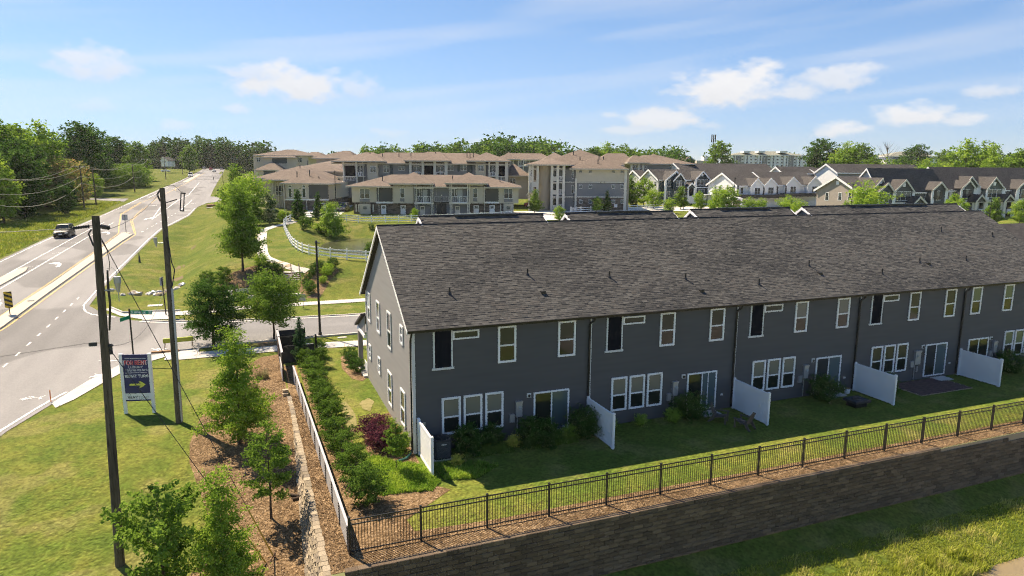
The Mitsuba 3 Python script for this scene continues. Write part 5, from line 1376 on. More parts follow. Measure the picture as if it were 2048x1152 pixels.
# ------------------------------------------------------------------ buildings farther off
class Elev(Fr):
    """a building frame square to the line of sight, surveyed from the photograph: p(px, py, v) gives the (u, z) of a picture point on the plane v metres behind its front"""
    def __init__(self, key, px, py, D, deg=-math.degrees(YAW)):
        d = _f * 1366 + _r2 * (px - 1024) - _up * (py - 576)
        super().__init__(CAM + d * (D / 1366), deg)
        self.key = key
        self.c = self.m.T @ (CAM - self.o)

    def p(self, px, py, v=0.):
        d = self.m.T @ (_f * 1366 + _r2 * (px - 1024) - _up * (py - 576))
        q = self.c + d * ((v - self.c[1]) / d[1])
        return q[0], q[2]

    def pu(self, px, py, u):
        """the (v, z) of a picture point on the end wall plane at u"""
        d = self.m.T @ (_f * 1366 + _r2 * (px - 1024) - _up * (py - 576))
        q = self.c + d * ((u - self.c[0]) / d[0])
        return q[1], q[2]

    def row(self, xb, xf, b, eave, apx, apy, bot, wallm, endm, roofm='m_roofgrey', ov=.4, trim='m_white'):
        """a row with its ridge along u: end gable from its back corner xb to its front corner xf, front running on to b"""
        u0, ze = self.p(xf, eave); u1, _ = self.p(b, eave); _, z0 = self.p(xf, bot)
        vb, _ = self.pu(xb, eave, u0); va, za = self.pu(apx, apy, u0); vb = max(vb, va * 1.6); t = .16
        m = MB(); m.prism([(0, z0), (vb, z0), (vb, ze), (va, za - .1), (0, ze)], 'x', u0, u0 + .3); put(nk(f'{self.key}__end_wall'), m, endm, fr=self)
        m = MB(); m.box(u0 + .3, u1, .02, vb, z0, ze); put(nk(f'{self.key}__wall'), m, wallm, fr=self)
        s0, s1 = (za - ze) / va, (za - ze) / (vb - va); r = MB(); xa = u0 - ov
        f, k = (-ov, ze - ov * s0), (vb + ov, ze - ov * s1)
        r.hexa([(xa, f[0], f[1]), (u1, f[0], f[1]), (u1, va, za), (xa, va, za), (xa, f[0], f[1] + t), (u1, f[0], f[1] + t), (u1, va, za + t), (xa, va, za + t)])
        r.hexa([(xa, va, za), (u1, va, za), (u1, k[0], k[1]), (xa, k[0], k[1]), (xa, va, za + t), (u1, va, za + t), (u1, k[0], k[1] + t), (xa, k[0], k[1] + t)])
        kr = put(nk(f'{self.key}__roof'), r, roofm, fr=self)
        w = MB(); d = .3; a0, a1 = xa - .07, xa - .004
        for p0, p1 in ((f, (va, za)), ((va, za), k)):
            w.hexa([(a0, p0[0], p0[1] - d), (a1, p0[0], p0[1] - d), (a1, p1[0], p1[1] - d), (a0, p1[0], p1[1] - d), (a0, p0[0], p0[1] + t + .02), (a1, p0[0], p0[1] + t + .02), (a1, p1[0], p1[1] + t + .02), (a0, p1[0], p1[1] + t + .02)])
        put(nk(kr + '__rake'), w, trim, fr=self)
        m = MB(); m.box(u0 - .2, u1, f[0] - .03, f[0] + .02, f[1] - .12, f[1] + t); put(nk(kr + '__fascia'), m, trim, fr=self)
        self.u0, self.vb = u0, vb
        return vb

    def winu(self, a, b, top, bot, lo='m_glassfar2', up='m_glassfar', rail=True):
        """a window in the end wall"""
        u = self.u0; v1, z1 = self.pu(a, top, u); v0, z0 = self.pu(b, bot, u); t = .1
        k = nk(f'{self.key}__window'); f = MB()
        for q in ((v0, v0 + t, z0, z1), (v1 - t, v1, z0, z1), (v0 + t, v1 - t, z0, z0 + t), (v0 + t, v1 - t, z1 - t, z1)): f.box(u - .06, u + .01, *q)
        put(k, f, 'm_white', fr=self); zm = (z0 + z1) / 2
        for za, zb, m_ in ((zm + .04, z1 - t, up), (z0 + t, zm - .04, lo)):
            q = MB(); q.box(u - .03, u, v0 + t, v1 - t, za, zb); put(nk(k + '__pane'), q, m_, fr=self)

    def boxu(self, name, a, b, top, bot, m, d=.1):
        v1, z1 = self.pu(a, top, self.u0); v0, z0 = self.pu(b, bot, self.u0); q = MB(); q.box(self.u0 - d, self.u0, v0, v1, z0, z1); put(nk(f'{self.key}__{name}'), q, m, fr=self)

    def box(self, name, a, b, top, bot, v0, v1, m, holder=None, label=None):
        u0, z1 = self.p(a, top, v0); u1, z0 = self.p(b, bot, v0)
        mb = MB(); mb.box(u0, u1, v0, v1, z0, z1)
        return put(nk(f'{holder or self.key}__{name}'), mb, m, fr=self)

    def win(self, a, b, top, bot, v=0., cols=2, up='m_glassfar', lo='m_glassfar2', frame='m_white', holder=None, name='window', rail=True):
        u0, z1 = self.p(a, top, v); u1, z0 = self.p(b, bot, v); w = (u1 - u0) / cols
        k = nk(f'{holder or self.key}__{name}'); f = MB(); t = .09
        f.box(u0, u1, v - .05, v + .01, z0, z0 + t); f.box(u0, u1, v - .05, v + .01, z1 - t, z1)
        for c in range(cols + 1):
            x = u0 + c * w; f.box(max(x - t / 2 - (c == 0) * 0, u0), min(x + t / 2, u1), v - .048, v + .01, z0 + t, z1 - t)
        put(k, f, frame, fr=self)
        zm = (z0 + z1) / 2 - (z1 - z0) * .03
        for c in range(cols):
            x0, x1 = u0 + c * w + t / 2, u0 + (c + 1) * w - t / 2
            q = MB(); q.box(x0, x1, v - .02, v, zm if rail else z0 + t, z1 - t); put(nk(k + '__pane'), q, up, fr=self)
            if rail:
                q = MB(); q.box(x0, x1, v - .025, v, z0 + t, zm - .05); put(nk(k + '__pane'), q, lo, fr=self)
        return k

    def hip(self, a, b, eave, ridge, v0, v1, m='m_roofbrown', il=None, ir=None, name='roof', fascia=.28, fm='m_cream'):
        """hip roof: eave line at v0 from a to b, ridge height at the middle of its depth; il, ir: horizontal run of the hip ends (0 = gable)"""
        u0, ze = self.p(a, eave, v0); u1, _ = self.p(b, eave, v0); vm = (v0 + v1) / 2
        _, zr_ = self.p((a + b) / 2, ridge, vm)
        run = vm - v0; il = run if il is None else il; ir = run if ir is None else ir
        r0, r1 = u0 + il, u1 - ir
        if r0 > r1: r0 = r1 = (r0 + r1) / 2
        mb = MB()
        E4 = [(u0, v0, ze), (u1, v0, ze), (u1, v1, ze), (u0, v1, ze)]; R2 = [(r0, vm, zr_), (r1, vm, zr_)]
        mb.add(E4 + R2, [[0, 1, 5, 4], [2, 3, 4, 5]]); mb.add(E4 + R2, [[1, 2, 5], [3, 0, 4]])
        k = put(nk(f'{self.key}__{name}'), mb, m, fr=self)
        f = MB(); f.hexa([(x, y, z - fascia) for x, y, z in E4] + [(x, y, z - .01) for x, y, z in E4]); put(nk(k + '__fascia'), f, fm, fr=self)
        return k

    def gable_wall(self, a, b, eave, apex, bot, v0, v1, m, roofm, depthroof=None, apx=None, trim='m_white', ov=.35, name='wall'):
        """a wall whose gable faces the viewer, with its pitched roof running back to v1"""
        u0, ze = self.p(a, eave, v0); u1, _ = self.p(b, eave, v0); _, zb = self.p(a, bot, v0)
        ua, za = self.p((a + b) / 2 if apx is None else apx, apex, v0)
        mb = MB(); mb.prism([(u0, zb), (u1, zb), (u1, ze), (ua, za), (u0, ze)], 'y', v0, v1)
        k = put(nk(f'{self.key}__{name}'), mb, m, fr=self)
        r = MB(); s0, s1 = (za - ze) / (ua - u0), (za - ze) / (u1 - ua); t = .16
        x0, x1 = u0 - ov, u1 + ov
        r.hexa([(x0, v0 - ov, ze - ov * s0), (ua, v0 - ov, za), (ua, v1, za), (x0, v1, ze - ov * s0), (x0, v0 - ov, ze - ov * s0 + t), (ua, v0 - ov, za + t), (ua, v1, za + t), (x0, v1, ze - ov * s0 + t)])
        r.hexa([(ua, v0 - ov, za), (x1, v0 - ov, ze - ov * s1), (x1, v1, ze - ov * s1), (ua, v1, za), (ua, v0 - ov, za + t), (x1, v0 - ov, ze - ov * s1 + t), (x1, v1, ze - ov * s1 + t), (ua, v1, za + t)])
        kr = put(nk(f'{self.key}__roof'), r, roofm, fr=self)
        w = MB(); d = .3; y0, y1 = v0 - ov - .06, v0 - ov - .003
        for xa, xb, za_, zb_ in ((x0, ua, ze - ov * s0, za), (ua, x1, za, ze - ov * s1)):
            w.hexa([(xa, y0, za_ - d), (xb, y0, zb_ - d), (xb, y1, zb_ - d), (xa, y1, za_ - d), (xa, y0, za_ + t + .02), (xb, y0, zb_ + t + .02), (xb, y1, zb_ + t + .02), (xa, y1, za_ + t + .02)])
        put(nk(kr + '__rake'), w, trim, fr=self)
        return k

    def rail(self, a, b, top, bot, v, m='m_white', holder=None, n=8):
        u0, z1 = self.p(a, top, v); u1, z0 = self.p(b, bot, v)
        k = nk(f'{holder or self.key}__balcony_rail'); mb = MB()
        mb.box(u0, u1, v - .05, v + .03, z1 - .09, z1); mb.box(u0, u1, v - .05, v + .03, z0, z0 + .09)
        for i in range(n + 1):
            x = u0 + (u1 - u0) * i / n; w = .06 if i in (0, n, n // 2) else .018
            mb.box(x - w, x + w, v - .03, v + .01, z0 + .09, z1 - .09)
        put(k, mb, m, fr=self)


_r2 = _r * math.cos(ROLL) + _u * math.sin(ROLL)
mat('m_glassfar', (.10, .125, .13), .15, .6, 0, .9)
mat('m_glassfar2', (.028, .036, .042), .1, .7, 0, .9)

# ---- front two-storey building over garages
A = Elev(thing('apartment_building', 'cream two-storey apartment building with garages just over the near roof ridge', 'building'), 703, 430, 142)
A.box('wall', 703, 1037, 372, 407, 0, 10, 'm_cream')
A.box('base', 707, 1027, 407, 434, .5, 9.5, 'm_stone')
for a, b in ((753, 785), (969, 997)):
    A.box('recessed_panel', a, b, 376, 403, -.06, .2, 'm_darkpanel'); A.box('sill_band', a - 1, b + 1, 403.5, 407, -.12, .2, 'm_white')
A.box('wall_bay', 786, 827, 366, 407, -1.0, .2, 'm_cream'); A.box('wall_bay', 939, 967, 366, 407, -1.0, .2, 'm_cream')
for a, b, t, bo in ((719.5, 739.5, 377, 397), (1008, 1025, 377, 397)):
    A.win(a, b, t, bo, -.05); A.box('grey_panel', a, b, bo + .5, 404, -.06, .1, 'm_greyside')
for a, b in ((800, 809), (946, 954.5)):
    A.win(a, b, 376, 396, -1.05, 1); A.box('grey_panel', a, b, 396.5, 403, -1.06, -.9, 'm_greyside'); A.box('grey_panel', a, b, 371, 375.5, -1.06, -.9, 'm_greyside')
for a, b in ((828, 867), (898, 940)):
    A.box('balcony_back', a, b, 368, 434, -.12, .1, 'm_bluegrey' if a < 890 else 'm_greyside')
    for x in (a + 1, b - 6):
        for dx in (0, 3.3): A.box('column', x + dx, x + dx + 2.2, 366, 434, -1.5, -1.1, 'm_creamtrim')
    A.box('beam', a, b, 374.5, 377.5, -1.4, -1.0, 'm_creamtrim'); A.box('header', a + 5, b - 5, 369, 374, -1.2, -1.0, 'm_brownpanel')
    A.box('floor_band', a, b, 405, 408.5, -1.45, .6, 'm_creamtrim')
    A.rail(a + 5, b - 6, 393, 405, -1.2)
    A.win(a + 5, a + 16, 377, 394, -.13, 2); A.box('balcony_door', a + 17, a + 27, 379, 405, -.2, -.13, 'm_glasspale')
    A.box('garage_door', a + 6, b - 7, 411, 433, -.2, -.13, 'm_greyside'); A.box('side_door', a + 12, a + 22, 412, 433, -.26, -.21, 'm_creamtrim'); A.win(a + 14, a + 20, 414, 419, -.27, 1, rail=False, frame='m_darkpanel')
A.box('entry_back', 867, 898, 372.5, 434, -.1, .1, 'm_greyside'); A.rail(869, 897, 392, 404, -.9, 'm_galv'); A.box('entry_floor', 868, 898, 404, 405.5, -.9, -.1, 'm_darkgrey'); A.box('entry_opening', 871, 893, 407, 434, -.16, -.1, 'm_darkgrey')
for x in (862, 872, 757, 938, 969): A.box('drain_pipe', x, x + 1, 372, 432, -1.6, -1.5, 'm_creamtrim')
for a, b, c in ((718.5, 741, 'm_cream'), (1007, 1027, 'm_cream')):
    A.box('garage_bay', a, b, 407.5, 434, -.25, .6, c); A.win((a + b) / 2 - 3.3, (a + b) / 2 + 3.3, 413, 418.5, -.3, 1, rail=False, frame='m_darkpanel')
for a in (762, 801, 947, 979):
    k = A.box('door', a, a + 10.5, 410, 434, .38, .5, 'm_white'); A.win(a + 2.2, a + 8.3, 412.5, 417, .34, 1, rail=False, frame='m_darkpanel', holder=None)
for x in (711, 716, 745, 1000): A.box('bracket_post', x, x + 2.2, 409, 424, -.1, .5, 'm_creamtrim')
A.hip(690, 1043, 372, 349.5, -1.3, 11.3, il=8.5, ir=8.5)
A.hip(777, 866, 366.5, 344, -2.2, 9.5, il=4.6, ir=5); A.hip(889, 975, 366, 344.5, -2.2, 9.5, il=5, ir=4.6)
for px, py in ((765, 357), (905, 358), (1000, 360)):
    u, z = A.p(px, py, 1.5); m = MB(); m.cyl((u, 1.5, z - .6), (u, 1.5, z + .7), .09, sides=6); put(nk(A.key + '__vent_pipe'), m, 'm_darkgrey', fr=A)

# ---- left two-storey wing running back up the hill
B = Elev(thing('apartment_building', 'cream two-storey wing with stepped brown hip roofs left of the car park', 'building'), 570, 430, 150)
for i, (a, b, e, r, v0, v1) in enumerate(((559, 665, 366, 344.5, -.8, 11), (523, 640, 359, 336, 6, 22), (505, 650, 356, 331, 14, 34), (552, 690, 342, 326, 30, 48), (600, 700, 333, 320.5, 44, 62))):
    B.hip(a, b, e, r, v0, v1)
B.box('wall', 570, 657, 366, 400, 0, 30, 'm_cream'); B.box('base', 572, 656, 400, 436, .1, 29, 'm_stone'); B.box('sill_band', 570, 657, 398, 401, -.08, .1, 'm_white')
B.box('recessed_panel', 617, 657, 369, 397.5, -.06, .2, 'm_darkpanel')
for a in (577, 604.5): B.win(a, a + 7, 376, 396, -.04, 1, 'm_glassfar2', 'm_glassfar2', rail=False); B.win(a, a + 6, 370, 375, -.04, 1, rail=False)
B.box('wall', 540, 571, 360, 420, 8, 34, 'm_cream'); B.box('wall', 524, 560, 357, 420, 16, 40, 'm_cream'); B.box('wall', 560, 690, 344, 400, 31, 47, 'm_cream')
B.box('gallery', 552, 566, 372, 392, 7.9, 9, 'm_darkpanel'); B.rail(552, 566, 382, 392, 7.8, n=5)
for x in (545, 551, 556, 563): B.box('column', x, x + 2.2, 364, 422, 7.5, 7.8, 'm_creamtrim')
B.box('column', 566, 570, 366, 436, -.7, -.2, 'm_creamtrim'); B.box('column', 612, 614, 400, 434, -.4, .1, 'm_creamtrim')
B.box('wall', 664, 690, 354, 412, 26, 40, 'm_cream'); B.win(669, 681, 356, 369, 25.9); B.win(668, 685, 379, 391, 25.9, 2, 'm_glassfar2'); B.box('canopy', 666, 687, 374, 377, 24.8, 26, 'm_creamtrim'); B.box('dark_opening', 690, 697, 376, 397, 26, 30, 'm_darkgrey')
for px, py, v in ((594, 349, 3), (619, 346, 3), (638, 359, 2), (600, 336, 20), (615, 326, 40)):
    u, z = B.p(px, py, v); m = MB(); m.cyl((u, v, z - .6), (u, v, z + .7), .1, sides=6); put(nk(B.key + '__vent_pipe'), m, 'm_darkgrey', fr=B)

# ---- long three-storey building behind
C = Elev(thing('apartment_building', 'long cream and grey three-storey building behind the two-storey one', 'building'), 690, 398, 168)
C.box('wall', 688, 1018, 322, 398, 0, 12, 'm_greyside')
C.box('wall_bay', 734, 757, 322, 398, -1.0, .2, 'm_cream'); C.box('wall_bay', 951, 971.5, 322, 398, -1.0, .2, 'm_cream'); C.box('wall', 1014, 1056, 352, 398, 1, 11, 'm_cream')
C.win(740, 752, 332, 345, -1.05); C.win(766, 778.5, 331, 345.5, -.05); C.win(796.5, 809, 333, 341, -.05); C.win(895.5, 907, 329, 342, -.05); C.win(921.5, 933.5, 329, 342, -.05); C.win(956, 967.5, 330, 342.5, -1.05); C.win(1020, 1031, 356, 368, .9)
C.box('recessed_panel', 779, 786, 329, 350, -.06, .1, 'm_bluegrey'); C.box('recessed_panel', 933.5, 945, 327, 352, -.06, .1, 'm_bluegrey'); C.box('recessed_panel', 915, 921, 329, 343, -.06, .1, 'm_bluegrey')
for a, b, cols in ((684, 729, ((685, 690), (710.5, 716), (725, 728))), (817, 899, ((818, 824), (843, 848.5), (866.5, 872.5), (889, 895.5))), (976, 1016, ((977, 980), (991, 997), (1010, 1016)))):
    for x0, x1 in cols: C.box('column', x0, x1, 321, 398, -1.5, -.9, 'm_creamtrim')
    C.box('beam', a, b, 329, 331, -1.4, -1.0, 'm_creamtrim'); C.box('header', a, b, 323.5, 328.5, -1.1, -.9, 'm_brownpanel'); C.box('floor_band', a, b, 352, 354, -1.3, 0, 'm_creamtrim')
for a, b in ((690.5, 710), (849, 866), (997.5, 1009.5)): C.box('stair_opening', a, b, 331.5, 352, -.12, .1, 'm_interior')
for a, b in ((716.5, 724.5), (825, 842.5), (873, 888.5), (981, 990.5)):
    C.box('balcony_back', a, b, 331.5, 352, -.1, .1, 'm_bluegrey'); C.win(a + 2, b - 2, 333, 344, -.13, 2); C.rail(a, b, 344, 352, -1.1, n=6)
C.rail(691, 710, 353.5, 360.5, -1.1, n=6); C.rail(997, 1010, 353.5, 360.5, -1.1, n=6)
C.hip(662, 1020, 325.5, 305.5, -1.3, 13.3, il=12, ir=9); C.hip(662, 770, 321.5, 304.5, -2.4, 10.5, il=7, ir=4); C.hip(807, 900, 320.5, 303.5, -2.4, 10.5, il=5, ir=3); C.hip(932, 1022, 321, 304.5, -2.4, 10.5, il=5.5, ir=7)
C.hip(1010, 1062, 351, 328, -.6, 12, il=1.5, ir=4)
for px, py in ((740, 310), (765, 312), (798, 312), (822, 308), (871, 309), (888, 314), (934, 310), (940, 310), (947, 311)):
    u, z = C.p(px, py, 3.); m = MB(); m.cyl((u, 3, z - .6), (u, 3, z + .6), .1, sides=6); put(nk(C.key + '__vent_pipe'), m, 'm_darkgrey', fr=C)

# ---- three-storey end building
D = Elev(thing('apartment_building', 'three-storey end building with beige round stair tower and stone base', 'building'), 1152, 420, 157)
D.box('wall', 1152, 1251, 337, 366, 0, 16, 'm_cream'); D.box('wall', 1152.1, 1250.9, 366, 394, .02, 15.9, 'm_greyside'); D.box('base', 1152, 1250, 394, 425, -.05, 15.8, 'm_stone')
D.box('trim_band', 1128, 1251.5, 363.5, 366, -.12, .1, 'm_creamtrim'); D.box('trim_band', 1128, 1251.5, 392.5, 395.5, -.14, .1, 'm_creamtrim')
D.box('side_wall', 1128, 1152, 338, 425, .6, 15, 'm_greyside')
for a in (1158.5, 1178, 1224, 1241.5):
    D.win(a, a + 5.5, 341, 345.5, -.04, 1, rail=False, frame='m_greyside')
    D.win(a - .5, a + 6, 369.5, 377, -.05, 1, rail=False); D.win(a - .5, a + 6, 399.5, 407, -.1, 1, rail=False)
D.win(1144, 1147.5, 341, 357, .55, 1); D.win(1143, 1147, 370, 387, .55, 1)
for x in (1151.5, 1250.5): D.box('corner_post', x - 1.2, x + 1.2, 357 if x < 1200 else 338, 424, -.3, .15, 'm_creamtrim')
D.box('drain_pipe', 1252, 1256, 338, 424, .5, 1., 'm_beige')
for a, b in ((1201, 1202.6), (1208.5, 1210)): D.box('wall_light', a, b, 363.5, 365, -.2, -.1, 'm_black')
D.box('utility_box', 1228.5, 1234.5, 408.5, 414.5, -.4, -.1, 'm_white')
# round tower
u0, z1 = D.p(1078, 329, -1); u1, z0 = D.p(1102.5, 424, -1)
m = MB(); m.cyl(((u0 + u1) / 2, 1.4, z0), ((u0 + u1) / 2, 1.4, z1), (u1 - u0) / 2, sides=28); put(nk(D.key + '__stair_tower'), m, 'm_beige', smooth=40, fr=D)
D.box('bay_back', 1058, 1080, 329, 424, 1.2, 6, 'm_beige'); D.box('bay_back', 1100, 1130, 329, 424, 1.6, 10, 'm_greyside')
for x in (1057.5, 1063, 1073.5, 1102, 1113.5, 1125.5): D.box('column', x, x + 3.2, 330, 424, -1.3, -.7, 'm_creamtrim')
for t in (337.5, 365, 394): D.box('floor_band', 1103, 1129, t - 1, t + 1.4, -1.1, 1.6, 'm_creamtrim'); D.box('floor_band', 1058, 1077, t - 1, t + 1.4, -1.1, 1.2, 'm_creamtrim')
for t in (340, 367, 397):
    D.win(1106, 1112.5, t, t + 14, 1.5, 1, 'm_glassfar2'); D.box('balcony_panel', 1106, 1113.5, t + 13, t + 22, -1.0, -.9, 'm_creamtrim'); D.box('door', 1120, 1124, t + 1, t + 20, 1.5, 1.6, 'm_glassfar'); D.rail(1117, 1125.5, t + 12, t + 22, -.9, n=5)
    D.box('slit_opening', 1060.5, 1063, t, t + 14, 1.1, 1.2, 'm_interior'); D.box('slit_opening', 1069, 1072, t, t + 20, 1.1, 1.2, 'm_brownpanel'); D.box('balcony_panel', 1066, 1075, t + 24, t + 34, -1.2, -1.1, 'm_creamtrim') if t < 380 else None
m = MB(); u, z = D.p(1064, 385, -2.2)
for k in range(6):
    a, b = math.pi * k / 6, math.pi * (k + 1) / 6
    m.quad((u - 1.4 * math.cos(a), -2.6, z - 1.2 + 1.3 * math.sin(a)), (u - 1.4 * math.cos(b), -2.6, z - 1.2 + 1.3 * math.sin(b)), (u - 1.4 * math.cos(b), -.6, z - 1.2 + 1.3 * math.sin(b)), (u - 1.4 * math.cos(a), -.6, z - 1.2 + 1.3 * math.sin(a)))
put(nk(D.key + '__awning'), m, 'm_bluegrey', fr=D)
D.hip(1139, 1258, 336.8, 311, -1.3, 17, il=8, ir=7); D.hip(1051, 1142, 328.5, 318, -2.2, 12, il=4.5, ir=3.5); D.hip(1076, 1250, 329, 299, 3, 22, il=12, ir=11)
D.hip(1085, 1140, 319, 305, 8, 24, il=6, ir=6)
for px, py, v in ((1147, 306, 9), (1160, 318, 6), (1198, 315, 5), (1207, 318, 5), (1196, 324, 2)):
    u, z = D.p(px, py, v); m = MB(); m.cyl((u, v, z - .5), (u, v, z + .6), .12, sides=6); put(nk(D.key + '__vent_pipe'), m, 'm_darkgrey', fr=D)

# ---- buildings glimpsed behind
Eb = Elev(thing('apartment_building', 'three-storey brown-roofed building farthest left, against the dark treeline', 'building'), 520, 380, 232)
Eb.box('wall', 506, 620, 310, 400, 0, 14, 'm_cream'); Eb.hip(505, 622, 310, 299, -1, 15, il=9, ir=8); Eb.hip(522, 592, 314, 299.5, -2.4, 12, il=6, ir=6); Eb.hip(600, 645, 313, 304, 0, 13, il=2, ir=3)
Eb.box('wall_bay', 527, 596, 315, 345, -1.2, .1, 'm_cream'); Eb.box('recessed_panel', 544, 574, 315.5, 327, -1.3, -1, 'm_bluegrey'); Eb.win(513, 521, 315, 324, -.05); Eb.win(594, 604, 315, 325, -.05); Eb.hip(508, 562, 339.5, 325, -8, 2, il=4, ir=4); Eb.box('wall', 512, 558, 339.5, 375, -7.2, -1, 'm_cream'); Eb.box('recessed_panel', 527, 550, 341, 352, -7.3, -7, 'm_bluegrey')
Fb = Elev(thing('apartment_building', 'brown hip-roofed building behind the end building at the right', 'building'), 1200, 350, 212)
Fb.box('wall', 1262, 1385, 328, 350, 0, 14, 'm_greyside'); Fb.hip(1257, 1392, 327, 310.5, -1.5, 15, il=6, ir=10); Fb.hip(1188, 1275, 327, 306.5, 2, 18, il=5, ir=3); Fb.hip(1292, 1350, 324.5, 307.5, 1, 14, il=6, ir=8); Fb.hip(1255, 1300, 325, 311, -2.5, 9, il=2.5, ir=3)
for x in (1262, 1276, 1285): Fb.box('column', x, x + 3, 327, 345, -1, -.5, 'm_creamtrim')
Fb.win(1268, 1274, 329, 337, -.2, 2); Fb.win(1278, 1284, 331, 338, -.2, 2, 'm_glassfar2'); Fb.win(1289, 1295, 331, 338, -.2, 2, 'm_glassfar2')
Gb = Elev(thing('apartment_building', 'brown-roofed three-storey building glimpsed between the long and end buildings', 'building'), 1030, 350, 215)
Gb.box('wall', 1010, 1090, 318, 360, 0, 12, 'm_greyside'); Gb.hip(985, 1110, 319, 306.5, -1, 13, il=5, ir=4); Gb.hip(995, 1040, 318, 304.5, -2, 11, il=5, ir=5); Gb.hip(1052, 1105, 319, 307, -2, 11, il=4, ir=4)
for x in (1017, 1026, 1036, 1046, 1058): Gb.box('column', x, x + 1.7, 318, 345, -1, -.6, 'm_creamtrim')
for x in (1019, 1038, 1048): Gb.win(x, x + 6, 321, 331, -.05, 2); Gb.rail(x, x + 7, 330, 334, -.6, n=4)
Hd = Elev(thing('apartment_building', 'brown roof behind the left wing, left of the long building', 'building'), 640, 370, 205)
Hd.box('wall', 632, 700, 315, 370, 0, 12, 'm_cream'); Hd.hip(622, 710, 316, 301.5, -1, 13, il=8, ir=3)

# ---- dark blue and pale houses
H1 = Elev(thing('house_row', 'dark blue gabled house row with pale gable end left', 'house'), 1317, 408, 185, 0)
H1.row(1281, 1317, 1440, 359, 1299, 339.5, 410, 'm_bluegreyside2', 'm_palegrey')
H1.gable_wall(1331, 1368, 360, 342.5, 408, -1.4, 8, 'm_darkblueg', 'm_roofgrey', apx=1351.5); H1.gable_wall(1347, 1369, 360, 347, 378, -2.2, 4, 'm_darkblue', 'm_roofgrey', apx=1360)
H1.gable_wall(1391, 1418, 358, 343, 408, -1.6, 8, 'm_darkblue', 'm_roofgrey', apx=1405.5)
H1.winu(1299, 1303, 362, 373); H1.winu(1308.5, 1313, 362, 373); H1.win(1322.5, 1327, 362, 366.5, -.05, 1); H1.win(1336, 1341.5, 361.5, 374, -1.45, 1); H1.win(1353, 1363.5, 361.5, 374, -2.25, 2); H1.win(1335, 1339.5, 382.5, 395, -1.45, 1); H1.win(1348, 1354, 382.5, 392, -1.45, 1)
for a in (1394, 1401.5, 1409.5): H1.win(a, a + 5.5, 358.5, 370.5, -1.65, 1)
H1.win(1397, 1409, 379, 392, -1.65, 2); H1.boxu('gable_vent', 1298, 1301.5, 345, 350.5, 'm_white'); H1.box('gable_vent', 1403.5, 1406.5, 348, 352.5, -1.7, -1.6, 'm_white'); H1.box('gable_vent', 1350, 1352, 345.5, 348.5, -1.5, -1.4, 'm_white')
H1.box('trim_band', 1392, 1418, 374, 376, -1.75, -1.5, 'm_white')
for x in (1331, 1368, 1391, 1418.5): H1.box('corner_board', x - .6, x + .6, 360, 407, -1.75, -1.4, 'm_white')
H1.gable_wall(1375, 1390, 373.5, 366.5, 376, -3.2, 0, 'm_darkblueg', 'm_roofgrey')
for x in (1376, 1388): H1.box('porch_post', x, x + 1.2, 376, 398, -3.1, -2.9, 'm_white')
H1.box('door', 1381, 1386, 378, 396, -.1, .05, 'm_interior'); H1.box('porch_step', 1375, 1390, 392, 407, -3.2, -1, 'm_white')
H0 = Elev(thing('house_row', 'small pale grey house left of the dark blue row', 'house'), 1283, 405, 200, 0)
H0.row(1255, 1283, 1300, 356, 1268, 341, 405, 'm_palegrey', 'm_palegrey'); H0.winu(1273, 1278, 372, 382)
R1 = Elev(thing('house_row', 'long dark shingled roof with white gable trim behind the blue houses', 'house'), 1372, 390, 205, 0)
R1.row(1325, 1375, 1562, 353, 1349, 327, 390, 'm_greyside', 'm_whiteside')
# ---- white house row
H2 = Elev(thing('house_row', 'white gabled house row with dark garage canopies', 'house'), 1475, 416, 175, 0)
H2.row(1416, 1475, 1538, 371, 1446.5, 346.5, 416, 'm_whiteside', 'm_whiteside')
u0 = H2.u0
H2.row(1480, 1537, 1640, 369.5, 1508, 345, 416, 'm_whiteside', 'm_whiteside'); H2.u0 = u0
for a, b, e, ap in ((1502, 1527.5, 372, 357.5), (1528.5, 1555, 371, 357), (1572.5, 1600, 369, 354.5), (1616, 1643, 369, 354.5)):
    H2.gable_wall(a, b, e, ap, 391, -1.2, 6, 'm_whiteside', 'm_roofgrey', ov=.2)
    for q in (0, 5.2): H2.win((a + b) / 2 - 5 + q, (a + b) / 2 - .4 + q, e + 3.5, e + 17, -1.25, 1, 'm_glassfar2')
    H2.box('garage_door', a + 3, b - 2, 402, 414, -.1, .1, 'm_white')
H2.win(1481.5, 1486, 375, 388, -.05, 1, 'm_glassfar2')
for a in (1429, 1438, 1464): H2.winu(a, a + 4.5, 372, 384)
H2.box('garage_canopy', 1476, 1572, 390, 396, -2.2, 0, 'm_roofgrey'); H2.box('garage_canopy', 1572, 1634, 387, 393, -2.2, 0, 'm_roofgrey')
H2.boxu('porch_roof', 1410, 1424, 388, 390, 'm_white', 2.2); H2.boxu('porch_post', 1411, 1412.5, 390, 411, 'm_white', 2.1)
H2.hip(1462, 1486, 397, 391, -4.5, 0, 'm_whiteroof', il=1, ir=1, fm='m_white'); H2.box('porch_post', 1482, 1483.5, 397, 416, -4.2, -4, 'm_white'); H2.box('wall_bay', 1468, 1480, 398, 416, -2.2, -1.9, 'm_tan')
for x in (1475.5, 1527.6, 1554.5, 1571.5): H2.box('drain_pipe', x, x + .9, 371, 391, -1.3, -1.2, 'm_darkgrey')
